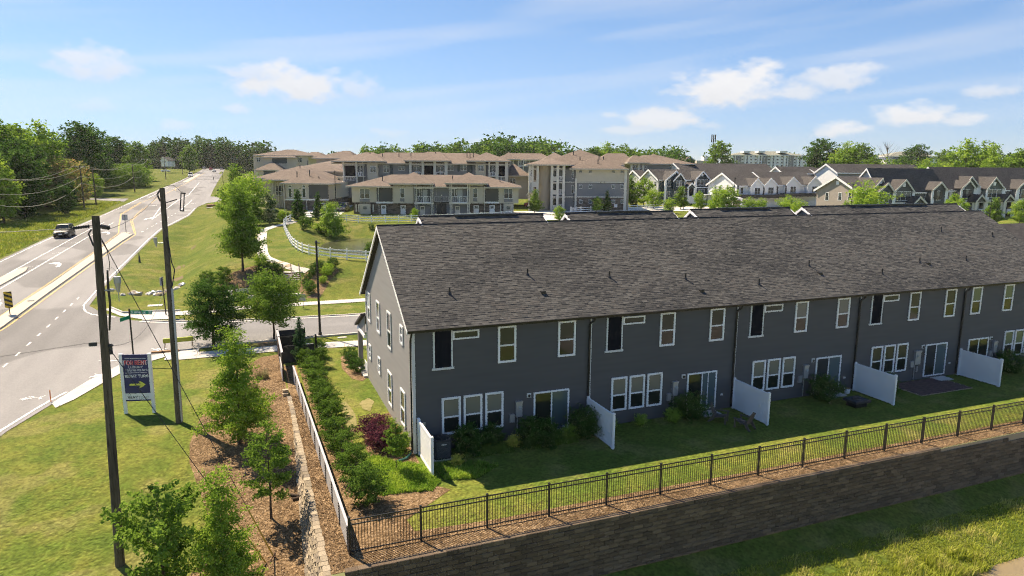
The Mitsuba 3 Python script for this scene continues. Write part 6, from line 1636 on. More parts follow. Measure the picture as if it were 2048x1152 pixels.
# ---- grey house row at the right
H3 = Elev(thing('house_row', 'taupe gable house with grey-green gabled row to its right', 'house'), 1716, 425, 150, 0)
H3.row(1634, 1716, 1760, 382, 1675.5, 354, 428, 'm_greygreen', 'm_taupe', ov=.5)
for a in (1651, 1677, 1697): H3.winu(a, a + 6, 385, 401, 'm_glassfar2', 'm_glassfar' if a == 1677 else 'm_glassfar2')
H3.boxu('gable_vent', 1673.5, 1678, 362, 369.5, 'm_white')
u0 = H3.u0
H3.row(1700, 1758, 1888, 381.5, 1736, 337.5, 428, 'm_greygreen', 'm_palegrey'); H3.row(1820, 1889, 2140, 378.5, 1858.5, 335, 428, 'm_greygreen', 'm_palegrey'); H3.u0 = u0
for a, b, e, ap, ax, mm, v in ((1740, 1772, 384, 357, 1764, 'm_greengrey', -1.2), (1756, 1787, 384, 366.5, 1775, 'm_darkgrey2', -2.4), (1788, 1826, 382, 360, 1811, 'm_darkgrey2', -1.6), (1865, 1892, 379, 364.5, 1881.5, 'm_darkgrey2', -1.6), (1923, 1949, 376, 361.5, 1938.5, 'm_darkgrey2', -1.6), (1927, 1956, 372, 353.5, 1942, 'm_greengrey', -.4), (1974, 2006, 376, 355, 1990.5, 'm_greengrey', -1.6), (2034, 2075, 377, 360, 2052, 'm_darkgrey2', -1.6)):
    H3.gable_wall(a, b, e, ap, 428, v, 6, mm, 'm_roofgrey', apx=ax, trim='m_creamtrim', ov=.3)
    for x in (a, b): H3.box('corner_board', x - .5, x + .5, e, 420, v - .05, v + .05, 'm_white')
H3.win(1762.5, 1777, 386.5, 405, -2.45, 2)
for a in (1792.5, 1802.5, 1812): H3.win(a, a + 8, 383, 401, -1.65, 1)
H3.win(1851, 1857, 382, 400.5, -.05, 1); H3.win(1874, 1880.5, 381.5, 400.5, -1.65, 1); H3.win(1911, 1917, 378, 396.5, -.05, 1); H3.win(1931.5, 1937.5, 378.5, 396.5, -1.65, 1); H3.win(1741, 1746, 387, 405, -1.25, 1, 'm_glassfar2')
for a in (1976, 1985, 1994): H3.win(a, a + 6.5, 378, 395.5, -1.65, 1)
H3.win(2043, 2049, 379, 398, -1.65, 1); H3.win(1915.5, 1931.5, 407.5, 419.5, -.5, 3)
for a, b in ((1869.5, 1873), (1881.5, 1884.5), (1927, 1930.5), (1938.5, 1941.5)): H3.box('shutter', a, b, 380, 399, -1.75, -1.6, 'm_black')
for x, t, v in ((1809, 367, -1.6), (1990, 364, -1.6), (1762, 361, -1.2)): H3.box('gable_vent', x - 2, x + 2, t, t + 7, v - .1, v, 'm_white')
H3.box('trim_band', 1787, 1826, 405, 408, -1.8, -1.5, 'm_creamtrim'); H3.box('trim_band', 1912, 2060, 400.5, 403.5, -1.8, -.5, 'm_creamtrim')
for a, b, e, ap in ((1827, 1850, 406, 394), (1951, 1971, 402, 390), (2008, 2028, 401, 389.5)):
    H3.gable_wall(a, b, e, ap, e + 2, -3.6, 0, 'm_darkgrey2', 'm_roofgrey', trim='m_creamtrim')
    for x in (a + 1, b - 1): H3.box('porch_post', x - .7, x + .7, e + 2, 435, -3.5, -3.2, 'm_creamtrim')
    H3.box('porch_opening', a + 3, b - 3, e + 3, 432, -.2, -.05, 'm_interior'); H3.box('porch_bench', a + 6, b - 7, 418, 426, -1.5, -1.2, 'm_whiteside')
for x in (1900, 1962, 2030): H3.box('drain_pipe', x, x + 1, 379, 420, -.3, -.1, 'm_creamtrim')
R2 = Elev(thing('house_row', 'grey roofs with white gable ends behind the taupe house', 'house'), 1675, 385, 190, 0)
R2.row(1632, 1675, 1850, 345, 1654, 328.5, 385, 'm_greyside', 'm_whiteside')
R3 = Elev(thing('house_row', 'low grey roofs with a small white gable behind the white row', 'house'), 1628, 385, 200, 0)
R3.row(1603, 1629, 1690, 344, 1616, 336.5, 385, 'm_greyside', 'm_whiteside'); R3.row(1540, 1566, 1640, 346, 1553, 334, 385, 'm_greyside', 'm_palegrey')
# ---- distant white apartments
def far_block(key, lab, D_, a, b, top, eave, bot, nb, floors):
    I = Elev(thing('apartment_building', lab, 'building'), a, bot, D_)
    I.box('wall', a, b, eave, bot + 20, 0, 18, 'm_whiteside'); I.hip(a - 2, b + 2, eave, top, -1.5, 20, 'm_roofsage', il=14, ir=14, fm='m_white')
    w = (b - a) / nb; fh = (bot - eave) / floors
    for i in range(nb):
        x = a + i * w
        if i % 3 == 1: I.box('wall_bay', x + w * .1, x + w * .9, eave, bot + 18, -1.2, .2, 'm_greyside' if i % 2 else 'm_whiteside')
        for f in range(floors):
            y = eave + f * fh
            if i % 3 == 0:
                I.box('balcony', x + w * .2, x + w * .8, y + fh * .15, y + fh * .8, -.4, .1, 'm_bluegrey'); I.rail(x + w * .15, x + w * .85, y + fh * .55, y + fh * .85, -.6, n=4)
            else:
                v = -1.25 if i % 3 == 1 else -.05
                I.win(x + w * .28, x + w * .72, y + fh * .2, y + fh * .72, v, 2, 'm_glassfar2', rail=False)
        if i % 3 == 0:
            for q in (.1, .86): I.box('column', x + w * q, x + w * (q + .06), eave, bot + 15, -1, -.4, 'm_white')
    return I


I1 = far_block('a', 'distant white four-storey apartment building with sage roof', 420, 1463, 1612, 302.5, 310, 335, 17, 4)
for a, b in ((1488, 1501), (1517, 1530), (1560, 1575)): I1.box('skylight', a, b, 301.8, 305.5, -.5, 6, 'm_whiteside')
I2 = far_block('b', 'distant pale apartment building partly behind trees at the right', 430, 1776, 1876, 303, 312.5, 338, 11, 4)
I3 = far_block('c', 'narrow piece of distant pale apartment building between the trees', 430, 1718, 1752, 304, 311, 335, 4, 3)
J = Elev(thing('house', 'blue-grey gabled house far off behind the brown roofs', 'house'), 1365, 325, 330)
J.gable_wall(1372, 1390, 320, 314, 330, 0, 14, 'm_bluegreyside2', 'm_roofbrown', apx=1381); J.hip(1358, 1378, 321, 315, 0, 14, 'm_roofbrown', il=1, ir=0)
J2 = Elev(thing('house', 'tan box-like building far off left of the lone tree', 'house'), 1402, 325, 360); J2.box('wall', 1394, 1416, 321, 332, 0, 12, 'm_cream'); J2.box('wall_bay', 1408, 1416, 313, 330, 8, 14, 'm_whiteside')
L1 = Elev(thing('house', 'white house far up on the left of the road', 'house'), 322, 333, 400)
L1.gable_wall(322, 334.5, 321, 314, 333, 0, 9, 'm_whiteside', 'm_roofgrey', apx=325); L1.win(325, 327, 322, 325, -.05, 1); L1.win(330, 332, 322, 325, -.05, 1)
L2 = Elev(thing('house', 'white house at the far end of the road', 'house'), 412, 335, 530)
L2.gable_wall(410, 416, 326, 319, 336, 0, 8, 'm_whiteside', 'm_roofgrey'); L2.box('wall', 416, 424, 325, 336, 0, 8, 'm_whiteside'); L2.hip(414, 432, 325, 317, -1, 9, 'm_roofrust', fm='m_white')
L3 = Elev(thing('house', 'pale house right at the far end of the road', 'house'), 434, 335, 535)
L3.gable_wall(433, 441, 325, 316, 336, 0, 9, 'm_whiteside', 'm_roofgrey'); L3.win(436, 438, 328, 332, -.05, 2)
# cell tower
CT = Elev(thing('cell_tower', 'tall thin cell tower rising behind the lone round tree', 'tower'), 1427, 330, 420)
u, z1 = CT.p(1427.5, 270, 0)
m = MB(); m.tube([(u, 0, -6), (u, 0, z1)], [.5, .3], 8); put(CT.key + '__pole', m, 'm_galv', fr=CT)
for py in (272, 277.5, 282):
    _, z = CT.p(1427, py, 0)
    for dx in (-1.1, 0, 1.1):
        m = MB(); m.box(u + dx - .22, u + dx + .22, -.5, .4, z - .8, z + .8); put(nk(CT.key + '__antenna'), m, 'm_darkgrey', fr=CT)
    m = MB(); m.box(u - 1.3, u + 1.3, -.1, .1, z - .1, z + .1); put(nk(CT.key + '__arm'), m, 'm_galv', fr=CT)

# ------------------------------------------------------------------ poles, wires and signs
RT = np.array([math.cos(YAW), -math.sin(YAW), 0.])     # to the right across the view
DN = np.array([0, 0, -1.])


def sagwire(a, b, sag, r=.012, n=14, lab=None, m='m_wire', name='power_line', group=None):
    a, b = np.asarray(a, float), np.asarray(b, float); t = np.linspace(0, 1, n)[:, None]
    p = a * (1 - t) + b * t; p[:, 2] -= (4 * sag * t * (1 - t))[:, 0]
    k = thing(name, lab, 'wire', group); mb = MB(); mb.tube(p, r, 5); put(k, mb, m, smooth=True)
    return k


P1b, P1t = np.array([-12.46, -3.46, -1.4]), np.array([-12.2, -3.0, 12.22])
P2b, P2t = np.array([-11.2, 8.67, -.15]), np.array([-11.25, 10.2, 12.8])
def on(b, t, z): return b + (t - b) * ((z - b[2]) / (t[2] - b[2]))
UP1 = thing('utility_pole', 'tall weathered wooden utility pole nearest the camera, left', 'utility pole', 'wooden poles on the corner lawn')
m = MB(); m.tube([P1b + (P1t - P1b) * t for t in np.linspace(0, 1, 6)], np.linspace(.175, .125, 6), 20); part(UP1, 'pole', m, 'm_wood', smooth=50)
# polymer dead-end insulator to the left, another to the right
a = P1t + [0, 0, -.35]
m = MB(); m.tube([a - RT * .12, a - RT * .95 + DN * .12], .02, 6)
for k in range(7): c = a - RT * (.3 + k * .09) + DN * (.03 + k * .012); m.cyl(c - RT * .012, c + RT * .012, .065, sides=10)
part(UP1, 'insulator', m, 'm_darkgrey')
m = MB(); b = a + RT * .35 + np.array([.05, .35, -.12]); m.tube([a + RT * .12, b], .03, 6)
for k in range(6): c = a + (b - a) * (.35 + k * .11); m.cyl(c, c + (b - a) * .04, .085, sides=10)
part(UP1, 'insulator', m, 'm_darkgrey')
m = MB(); m.tube([a - RT * .2 + DN * .15, a - RT * .32 + DN * .3, a - RT * .18 + DN * .75], .03, 6); part(UP1, 'cutout', m, 'm_darkgrey')
m = MB(); m.tube([P1t + DN * .9 + RT * .13, P1t + RT * .3 + DN * 1.25, P1t + RT * .34 + DN * 1.7, P1t + RT * .3 + DN * 2.0], .014, 5); part(UP1, 'jumper_wire', m, 'm_black')
m = MB(); c = on(P1b, P1t, 10.0); m.tube([c + RT * .3 + np.array([0, 0, .25]), c + RT * .27 - np.array([0, 0, .3]), c + RT * .28 - np.array([0, 0, 1.0]), c + RT * .16 - np.array([0, 0, 2.0])], [.03, .045, .04, .035], 8); part(UP1, 'cable_termination', m, 'm_black')
m = MB(); c = on(P1b, P1t, 9.5); m.tube([c + RT * .12, c + RT * .62 + np.array([0, 0, .04])], .028, 6); m.box(*(np.array([c[0] + .2, c[0] + .42])), c[1] - .06, c[1] + .0, c[2] - .06, c[2] + .06); part(UP1, 'bracket_arm', m, 'm_galv')
m = MB(); d = c + RT * .64; m.tube([d + [0, 0, -.05], d + [0, 0, .18], d + [0, 0, .3], d + [0, 0, .52]], [.05, .09, .12, .12], 10); m.tube([d + [0, 0, .5], d + [0, 0, .72]], .012, 5); m.tube([d + [0, 0, -.05], d + [0, 0, -.4]], .015, 5); part(UP1, 'arrester', m, 'm_galv')
m = MB(); m.tube([d + [0, 0, .7], c + RT * .5 + [0, 0, .85], c + RT * .3 + [0, 0, .8]], .008, 4); part(UP1, 'jumper_wire', m, 'm_black')
m = MB(); c = on(P1b, P1t, 7.55)
m.tube([c - RT * .14, c - RT * .5], .025, 5); m.box(c[0] - .5, c[0] - .25, c[1] - .05, c[1] + .05, c[2] - .09, c[2] + .05); part(UP1, 'wire_clamp', m, 'm_darkgrey')
m = MB(); c2 = on(P1b, P1t, 7.4); m.tube([c2 + RT * .1, c2 + RT * .3 + [0, 0, .06]], .04, 6); m.box(c2[0] + .1, c2[0] + .24, c2[1] - .06, c2[1] + .04, c2[2] - .3, c2[2] + .1); part(UP1, 'wire_clamp', m, 'm_darkgrey')
UP2 = thing('utility_pole', 'second tall wooden utility pole with a grey riser pipe, right of the rent sign', 'utility pole', 'wooden poles on the corner lawn')
m = MB(); m.tube([P2b + (P2t - P2b) * t for t in np.linspace(0, 1, 6)], np.linspace(.18, .13, 6), 20); part(UP2, 'pole', m, 'm_wood', smooth=50)
m = MB(); q0, q1 = on(P2b, P2t, .1), on(P2b, P2t, 7.4); m.tube([q0 + RT * .17 + [0, -.1, 0], q1 + RT * .15 + [0, -.1, 0]], .06, 8); part(UP2, 'riser_pipe', m, 'm_galv')
m = MB(); q2 = on(P2b, P2t, 10.2); m.tube([q1 + RT * .14 + [0, -.08, 0], on(P2b, P2t, 8.4) + RT * .36, on(P2b, P2t, 8.8) + RT * .22, q2 + RT * .12 + [0, -.12, 0]], .03, 6); part(UP2, 'cable', m, 'm_black')
q = on(P2b, P2t, 12.0)
m = MB(); m.tube([q + RT * .1, q + RT * .75 + [0, 0, .2]], .028, 6); part(UP2, 'bracket_arm', m, 'm_darkgrey')
m = MB(); c = q + RT * 1.0 + [0, 0, .1]
for s in (-.09, .09): m.tube([c + RT * (s - .02) + [0, 0, -.5], c + RT * (s + .1) + [0, 0, .45]], .032, 6)
m.tube([c - RT * .12 + [0, 0, -.5], c + RT * .1 + [0, 0, -.52]], .04, 6); m.tube([c + RT * .0 + [0, 0, .45], c + RT * .25 + [0, 0, .42]], .04, 6); part(UP2, 'fuse_cutout', m, 'm_darkgrey')
m = MB(); m.tube([P2t + RT * .1 + [0, .2, .1], P2t + RT * .6 + [0, .2, .16], P2t + RT * 1.0 + [0, .2, -.2], c + RT * .1 + [0, 0, .5]], .012, 5); part(UP2, 'jumper_wire', m, 'm_black')
m = MB(); m.tube([P2t - RT * .12 + DN * .1, P2t - RT * .3 + DN * .35, P2t - RT * .16 + DN * .7], .05, 6); part(UP2, 'insulator', m, 'm_darkgrey')
m = MB(); q = on(P2b, P2t, 9.85); m.tube([q - RT * .1, q - RT * .55], .02, 5); m.tube([q - RT * .55 + [0, 0, -.2], q - RT * .57 + [0, 0, .05], q - RT * .58 + [0, 0, .3]], [.03, .08, .1], 8); part(UP2, 'arrester', m, 'm_galv')
a1 = P1t - RT * .95 + DN * .47
sagwire(a1, (-40, -9, 12.6), .35, .014, lab='pale overhead wire running left from the nearest pole top', m='m_copper')
c = on(P1b, P1t, 7.55); sagwire(c - RT * .5, (-40, -8, 7.0), .25, .01, lab='thin lower wire running left from the nearest pole')
sagwire(P1t + RT * .35 + [.05, .35, -.5], P2t - RT * .2 + DN * .3, .25, .011, lab='dark wire between the two near pole tops')
sagwire(on(P1b, P1t, 7.45) + RT * .3, on(P2b, P2t, 7.7) - RT * .14, .9, .009, lab='thin drooping wire between the two near poles at mid height')
AN1, AN2 = np.array([-6.85, -4.85, -1.4]), np.array([-7.15, -5.15, -1.4])
for s, e, lab in ((P1t + RT * .12 + DN * .8, AN1, 'long dark guy wire from the nearest pole top, yellow guard at its foot'), (on(P1b, P1t, 7.35) + RT * .15, AN2, 'shorter guy wire from mid nearest pole, yellow guard at its foot')):
    g_ = thing('guy_wire', lab, 'wire', 'guy wires of the nearest pole'); s, e = np.asarray(s), np.asarray(e)
    m = MB(); m.tube([s, e], .014, 5); part(g_, 'wire', m, 'm_black')
    m = MB(); m.tube([e + (s - e) * .01, e + (s - e) / np.linalg.norm(s - e) * 2.3], .03, 6); part(g_, 'guard', m, 'm_guard')
m = MB(); m.tube([AN1 + [0, 0, -.1], AN1 + [.02, 0, .28]], .03, 6); m.tube([AN2 + [0, 0, -.1], AN1 + [.02, 0, .25]], .02, 6); k = thing('guy_anchor', 'rusty anchor rod in the mulch at the foot of the guy wires', 'anchor'); part(k, 'rod', m, 'm_rust')
far = [(-43.0, 95, 10.5, 'off'), (-43.3, 162.6, 10.6, 'wooden roadside pole with crossarm, first beyond the car'), (-42.1, 170.5, 10.0, 'leaning wooden pole beside the first roadside pole'), (-40.7, 229.5, 9.4, 'wooden roadside pole beside the yellow-green sapling'), (-42.3, 280, 10.6, 'wooden roadside pole with crossarm by the roadside bushes'), (-40.2, 330, 10, 'thin roadside pole beyond the bushes'), (-37.5, 395, 10, 'thin roadside pole farthest up on the left'), (-11.0, 420, 10.5, 'roadside pole on the right at the road crest'), (-9.5, 405, 10, 'second roadside pole on the right at the road crest')]
tops = []
for i, (x, y, h, lab) in enumerate(far):
    z = float(H(x, y)); top = np.array([x - .1, y, z + h]); tops.append(top)
    if i == 0: continue
    k = thing('roadside_pole', lab, 'utility pole', 'far wooden poles along the main road')
    m = MB(); m.tube([(x, y, z - .2), top], [.19, .13], 8); part(k, 'pole', m, 'm_wood')
    if i in (1, 4, 7, 8):
        m = MB(); m.box(x - 1.3, x + 1.1, y - .06, y + .06, z + h - .5, z + h - .36); part(k, 'crossarm', m, 'm_galv')
        for dx in (-1.2, -.1, 1.): m = MB(); m.cyl((x + dx, y, z + h - .36), (x + dx, y, z + h - .12), .05, sides=6); part(k, 'insulator', m, 'm_darkgrey')
for i, j, sg in ((0, 1, 1.6), (1, 3, 1.4), (3, 4, 1.0), (4, 5, .8), (5, 6, .8)):
    for q, (dx, dz) in enumerate(((-1.2, -.15), (1.0, -.15), (0, -2.6), (.1, -4.2))):
        if j > 4 and q > 1: continue
        sagwire(tops[i] + [dx, 0, dz], tops[j] + [dx, 0, dz], sg * (1.5 if q == 3 else 1), .03 if q < 3 else .042, lab=f'pale overhead wire along the left roadside, {["upper outer", "upper inner", "middle", "lowest"][q]} one {["before the first roadside pole", "after the first roadside pole", "", "by the sapling pole", "by the bushes", "far up the road"][i]}', m='m_copper', group='overhead wires along the left roadside')

# street lamps
def lamp(x, y, h, lab, r=.085, globe=False, z=None):
    z = float(H(x, y)) if z is None else z; k = thing('street_lamp', lab, 'street lamp', 'black street lamps')
    m = MB(); m.tube([(x, y, z - .1), (x, y, z + .35), (x, y, z + .4), (x, y, z + h)], [r * 1.5, r * 1.5, r, r * .8], 12); part(k, 'pole', m, 'm_black', smooth=40)
    m = MB(); m.tube([(x, y, z + h), (x, y, z + h + .12), (x, y, z + h + .3)], [.06, .12, .07], 10)
    if globe:
        part(k, 'head', m, 'm_lamp')
        m = MB(); m.tube([(x, y, z + h + .3), (x, y, z + h + .42)], [.17, .03], 10); part(k, 'cap', m, 'm_black')
    else:
        m.box(x - .1, x + .3, y - .1, y + .1, z + h + .05, z + h + .12); part(k, 'head', m, 'm_black')


lamp(-1.84, 26.0, 7.75, 'tall black street lamp pole at the pavement in the centre', .1)
lamp(10.3, 111, 8.6, 'black lamp pole by the car park between the two wings'); lamp(30.9, 105.5, 4.0, 'black lamp post with pale head before the apartment entry', .06, True); lamp(63.2, 109.6, 4.2, 'black lamp post with pale head by the end building', .06, True)
lamp(86.6, 115.5, 4.8, 'black lamp post in the car park, right of the end building', .07); lamp(94, 92.4, 8.2, 'tall black lamp pole before the white gable house'); lamp(93.3, 60.1, 8.7, 'tall black lamp pole before the taupe gable'); lamp(136.5, 64.5, 5.0, 'dark lamp post beyond the right end of the roof')
lamp(-13.4, 238, 6.0, 'dark lamp post far up the road on the right'); lamp(92, 108, 3.4, 'short dark lamp post by the white porch', .06)


def plate(holder, name, o, deg, w, h, m, t=.02, dy=0):
    fr = Fr(o, deg); mb = MB(); mb.box(-w / 2, w / 2, -t / 2 + dy, t / 2 + dy, 0, h); return part(holder, name, mb, m, fr=fr)


def text(holder, s, o, deg, height, m, x, z, out, bold=False, width=None, depth=.006, name='lettering', center=True):
    g_ = meshkit.text_mesh(s, height, depth, bold); v = np.array(g_.vertices)
    w = v[:, 0].max() - v[:, 0].min(); v[:, 0] -= v[:, 0].min()
    if width: v[:, 0] *= width / w; w = width
    if center: v[:, 0] -= w / 2
    mb = MB(); mb.add(np.stack([v[:, 0] + x, -v[:, 2] - out, v[:, 1] + z], 1), g_.faces)
    return part(holder, name, mb, m, fr=Fr(o, deg))


# the big rent sign
RS = thing('rent_sign', 'tall navy and white rental sign on two white posts at the lawn corner', 'sign')
O, DG = (-13.40, 11.05, 0.), -14.4
fr = Fr(O, DG)
for s in (-1, 1):
    m = MB(); m.box(s * .765 - .085, s * .765 + .085, -.07, .07, -.2, 3.5); m.box(s * .765 - .095, s * .765 + .095, -.08, .08, 3.5, 3.53); part(RS, 'post', m, 'm_white', fr=fr)
m = MB(); m.box(-.68, .68, -.035, .035, 1.2, 3.47); part(RS, 'panel', m, 'm_navy', fr=fr)
m = MB(); m.box(-.68, .68, -.04, .04, .82, 1.197); part(RS, 'panel', m, 'm_white', fr=fr, label='white lower panel with grey lettering')
m = MB(); m.box(-.68, .68, -.045, .045, .74, .818); part(RS, 'base_strip', m, 'm_navy', fr=fr)
for z in (3.24, 2.40):
    m = MB(); m.box(-.58, .58, -.042, -.036, z, z + .022); part(RS, 'rule_line', m, 'm_white', fr=fr)
text(RS, 'FOR RENT', O, DG, .27, 'm_white', 0, 2.87, .036, True, 1.27, .004); text(RS, 'FOR RENT', O, DG, .245, 'm_red', 0, 2.882, .041, True, 1.19)
text(RS, 'LUXURY', O, DG, .125, 'm_white', 0, 2.68, .036, False, .76); text(RS, 'TOWNHOMES', O, DG, .125, 'm_white', 0, 2.50, .036, False, 1.22)
text(RS, 'RIGHT TURN', O, DG, .165, 'm_white', 0, 2.13, .036, True, 1.24)
m = MB(); m.prism([(-.42, 1.66), (.18, 1.66), (.08, 1.53), (.2, 1.53), (.46, 1.715), (.2, 1.9), (.08, 1.9), (.18, 1.77), (-.42, 1.77)], 'y', -.046, -.037); part(RS, 'arrow', m, 'm_arrow', fr=fr)
text(RS, 'WAY', O, DG, .155, 'm_darkgrey', -.29, .885, .041, True, .56); text(RS, 'ford', O, DG, .15, 'm_sagetext', .27, .885, .041, False, .52); text(RS, 'the', O, DG, .075, 'm_sagetext', -.47, 1.085, .041, False, .18)
# street name sign
SN = thing('street_name_sign', 'green street name sign on a black post behind the rent sign', 'sign')
O2 = np.array([-15.25, 23.1, .04])
m = MB(); m.tube([O2, O2 + [0, 0, 3.75]], .055, 10); part(SN, 'post', m, 'm_black', smooth=40)
m = MB(); m.tube([O2 + [0, 0, 3.75], O2 + [0, 0, 3.84]], [.07, .02], 10); part(SN, 'cap', m, 'm_black')
o3 = O2 + RT * .85 + [0, 0, 3.42]; plate(SN, 'blade', o3, -21, 1.55, .3, 'm_signgreen'); plate(SN, 'blade_end', o3 + RT * .63 - [0, 0, -.0], -21, .22, .26, 'm_greenlight', .028)
text(SN, 'CLARABELLE', o3, -21, .15, 'm_white', -.2, .075, .012, True, 1.05)
o4 = O2 + np.array([-.25, -.5, 3.1]); plate(SN, 'blade', o4, 62, 1.0, .26, 'm_signgreen')
# object marker on the median
OM = thing('object_marker', 'yellow and black striped marker at the nose of the traffic island', 'sign')
o = np.array([-27.5, 41.6, float(H(-27.5, 41.6)) + .15]); m = MB(); m.tube([o, o + [0, 0, 1.0]], .04, 6); part(OM, 'post', m, 'm_darkgrey')
fo = Fr(o + [0, 0, .55], 16)
m = MB(); m.prism([(-.3, .12), (0, 0), (.3, .12), (.3, 1.55), (-.3, 1.55)], 'y', -.02, .02); part(OM, 'plate', m, 'm_paintyellow2', fr=fo)
for k in range(4):
    z = .05 + k * .42
    P_ = Polygon([(-.3, z + .3), (.3, z), (.3, z + .2), (-.3, z + .5)]).intersection(Polygon([(-.29, .13), (0, .02), (.29, .13), (.29, 1.54), (-.29, 1.54)]))
    if not P_.is_empty and P_.geom_type == 'Polygon': m = MB(); m.prism(list(P_.exterior.coords)[:-1], 'y', -.03, -.021); part(OM, 'stripe', m, 'm_black', fr=fo)
MS = thing('median_sign', 'square grey back of a road sign on the far nose of the traffic island', 'sign')
o = np.array([-26.9, 106.8, float(H(-26.9, 106.8)) + .15]); m = MB(); m.tube([o, o + [0, 0, 3.2]], .05, 6); part(MS, 'post', m, 'm_darkgrey'); plate(MS, 'plate', o + [0, 0, 2.2], -15, .95, 1.0, 'm_signback', .03)
SS = thing('pavement_sign', 'small grey-backed sign on the verge right of the round street tree', 'sign')
o = np.array([-2.2, 38.3, 0]); m = MB(); m.tube([o, o + [0, 0, 1.6]], .03, 6); part(SS, 'post', m, 'm_darkgrey'); plate(SS, 'plate', o + [-.1, 0, .75], -24, .75, .72, 'm_signback', .03)
SP = thing('sign_post', 'tall black sign post seen edge-on at the far pavement corner', 'sign')
o = np.array([-14.5, 38.3, .2]); m = MB(); m.tube([o, o + [-.1, 0, 3.6]], .055, 8); part(SP, 'post', m, 'm_black'); plate(SP, 'plate', o + [-.14, 0, 2.85], 75, .75, .75, 'm_signback', .03)
FS = thing('sign_post', 'thin far sign at the side road mouth on the right', 'sign')
o = np.array([-13.3, 179, float(H(-13.3, 179))]); m = MB(); m.tube([o, o + [0, 0, 3.0]], .05, 6); part(FS, 'post', m, 'm_galv'); plate(FS, 'plate', o + [0, 0, 2.6], -21, 1.2, .3, 'm_darkgrey', .03)
DL = thing('marker_post', 'small dark cone-shaped marker at the road edge in the grass', 'marker')
o = np.array([-20.6, 71.5, float(H(-20.6, 71.5))]); m = MB(); m.tube([o, o + [0, 0, 1.3]], [.16, .03], 8); part(DL, 'post', m, 'm_darkgrey')
D2 = thing('marker_post', 'tiny dark delineator post on the far road', 'marker')
o = np.array([-19.6, 330, float(H(-19.6, 330))]); m = MB(); m.tube([o, o + [0, 0, 1.4]], .16, 6); part(D2, 'post', m, 'm_darkgrey')
for x, y, lab in ((-18.6, 14.9, 'short orange survey stake by the road edge at the lawn corner'),):
    k = thing('survey_stake', lab, 'stake'); z = float(H(x, y)); m = MB(); m.tube([(x, y, z), (x, y, z + .75)], .03, 5); part(k, 'stake', m, 'm_orange')
for i, (x, y, w, d, lab, mm) in enumerate(((-15.9, 43.2, 1.3, .9, 'pale concrete utility lid in the grass behind the corner kerb', 'm_concrete'), (-13.2, 36.0, .9, .5, 'dark storm drain cover in the far gutter', 'm_darkgrey'), (-.2, 24.9, .7, .3, 'small pale utility lid in the grass strip', 'm_concrete'), (-14.2, 155, 3, 1.5, 'pale lid in the grass by the far side road', 'm_concrete'), (-14.6, 160, 2.5, 2, 'red-brown landscape mound at the side road corner', 'm_brown'))):
    k = thing('utility_hatch' if i < 4 else 'landscape_mound', lab, 'hatch' if i < 4 else 'mound'); z = float(H(x, y)); m = MB(); m.box(x - w / 2, x + w / 2, y - d / 2, y + d / 2, z - .1, z + (.06 if i < 4 else .5)); part(k, 'slab', m, mm)
RB = thing('road_barrier', 'low yellow-green barrier plank standing on thin legs at the pavement corner', 'barrier')
z = .05; m = MB(); m.hexa([(-13.5, 25.25, .62), (-11.4, 25.35, .62), (-11.4, 25.55, .62), (-13.5, 25.45, .62), (-13.5, 25.25, .95), (-11.4, 25.35, .95), (-11.4, 25.55, .95), (-13.5, 25.45, .95)]); part(RB, 'plank', m, 'm_barrier')
for x in (-13.4, -11.5):
    for dy in (-.35, .35): m = MB(); m.tube([(x, 25.4, .8), (x, 25.4 + dy * 1.6, .04)], .025, 5); part(RB, 'leg', m, 'm_tan')
m = MB(); m.box(-14.3, -12.4, 24.55, 24.75, .06, .2); k = thing('timber_block', 'brown timber lying by the barrier at the pavement corner', 'timber'); part(k, 'timber', m, 'm_brown')
LG = thing('log', 'two short dark logs lying in the mulch beside the stone wall', 'log')
for a, b in (((-5.95, -.6, 0), (-5.6, -.85, 0)), ((-5.9, -1.0, 0), (-5.55, -.95, 0))):
    za = float(H(a[0], a[1])) + .07; m = MB(); m.cyl((a[0], a[1], za), (b[0], b[1], za), .07, sides=10); part(LG, 'piece', m, 'm_bark')
# steps, handrails, bench
ST = thing('concrete_steps', 'flight of pale concrete steps climbing from the patio to the path', 'steps')
for k in range(10):
    y = 46.85 + k * .355; z = .36 + k * .158; m = MB(); m.box(-3.35, -1.65, y, y + .38, z - .5, z + .155); part(ST, 'step', m, 'm_concrete')
    m = MB(); m.box(-3.35, -1.65, y - .006, y - .001, z - .02, z + .12); part(ST, 'riser', m, 'm_brown')
m = MB(); m.box(-3.4, -1.2, 50.35, 52.0, 1.5, 1.945); part(ST, 'landing', m, 'm_concrete')
HR = thing('handrail', 'three dark metal handrails beside the concrete steps', 'handrail')
for x in (-3.4, -2.5, -1.6):
    m = MB(); m.tube([(x, 46.9, .35), (x, 46.9, 1.3), (x, 50.3, 2.85), (x, 50.9, 2.85), (x, 50.9, 2.55), (x, 50.55, 2.5)], .03, 6); m.tube([(x, 50.35, 1.9), (x, 50.35, 2.85)], .03, 6); m.tube([(x, 48.6, 1.1), (x, 48.6, 2.05)], .025, 6); part(HR, 'rail', m, 'm_rust')
BN = thing('park_bench', 'slatted bench with black legs seen from behind on the small patio', 'bench')
for k in range(4): m = MB(); m.box(-8.5, -6.9, 44.72 - k * .0, 44.76, .82 + k * .11, .91 + k * .11); part(BN, 'back_slat', m, 'm_galv')
for k in range(4): m = MB(); m.box(-8.5, -6.9, 44.82 + k * .11, 44.91 + k * .11, .78, .82); part(BN, 'seat_slat', m, 'm_galv')
for x in (-8.45, -7.0):
    m = MB(); m.box(x - .03, x + .03, 44.66, 44.71, .36, 1.3); m.box(x - .03, x + .03, 45.2, 45.26, .36, .78); part(BN, 'leg', m, 'm_black')
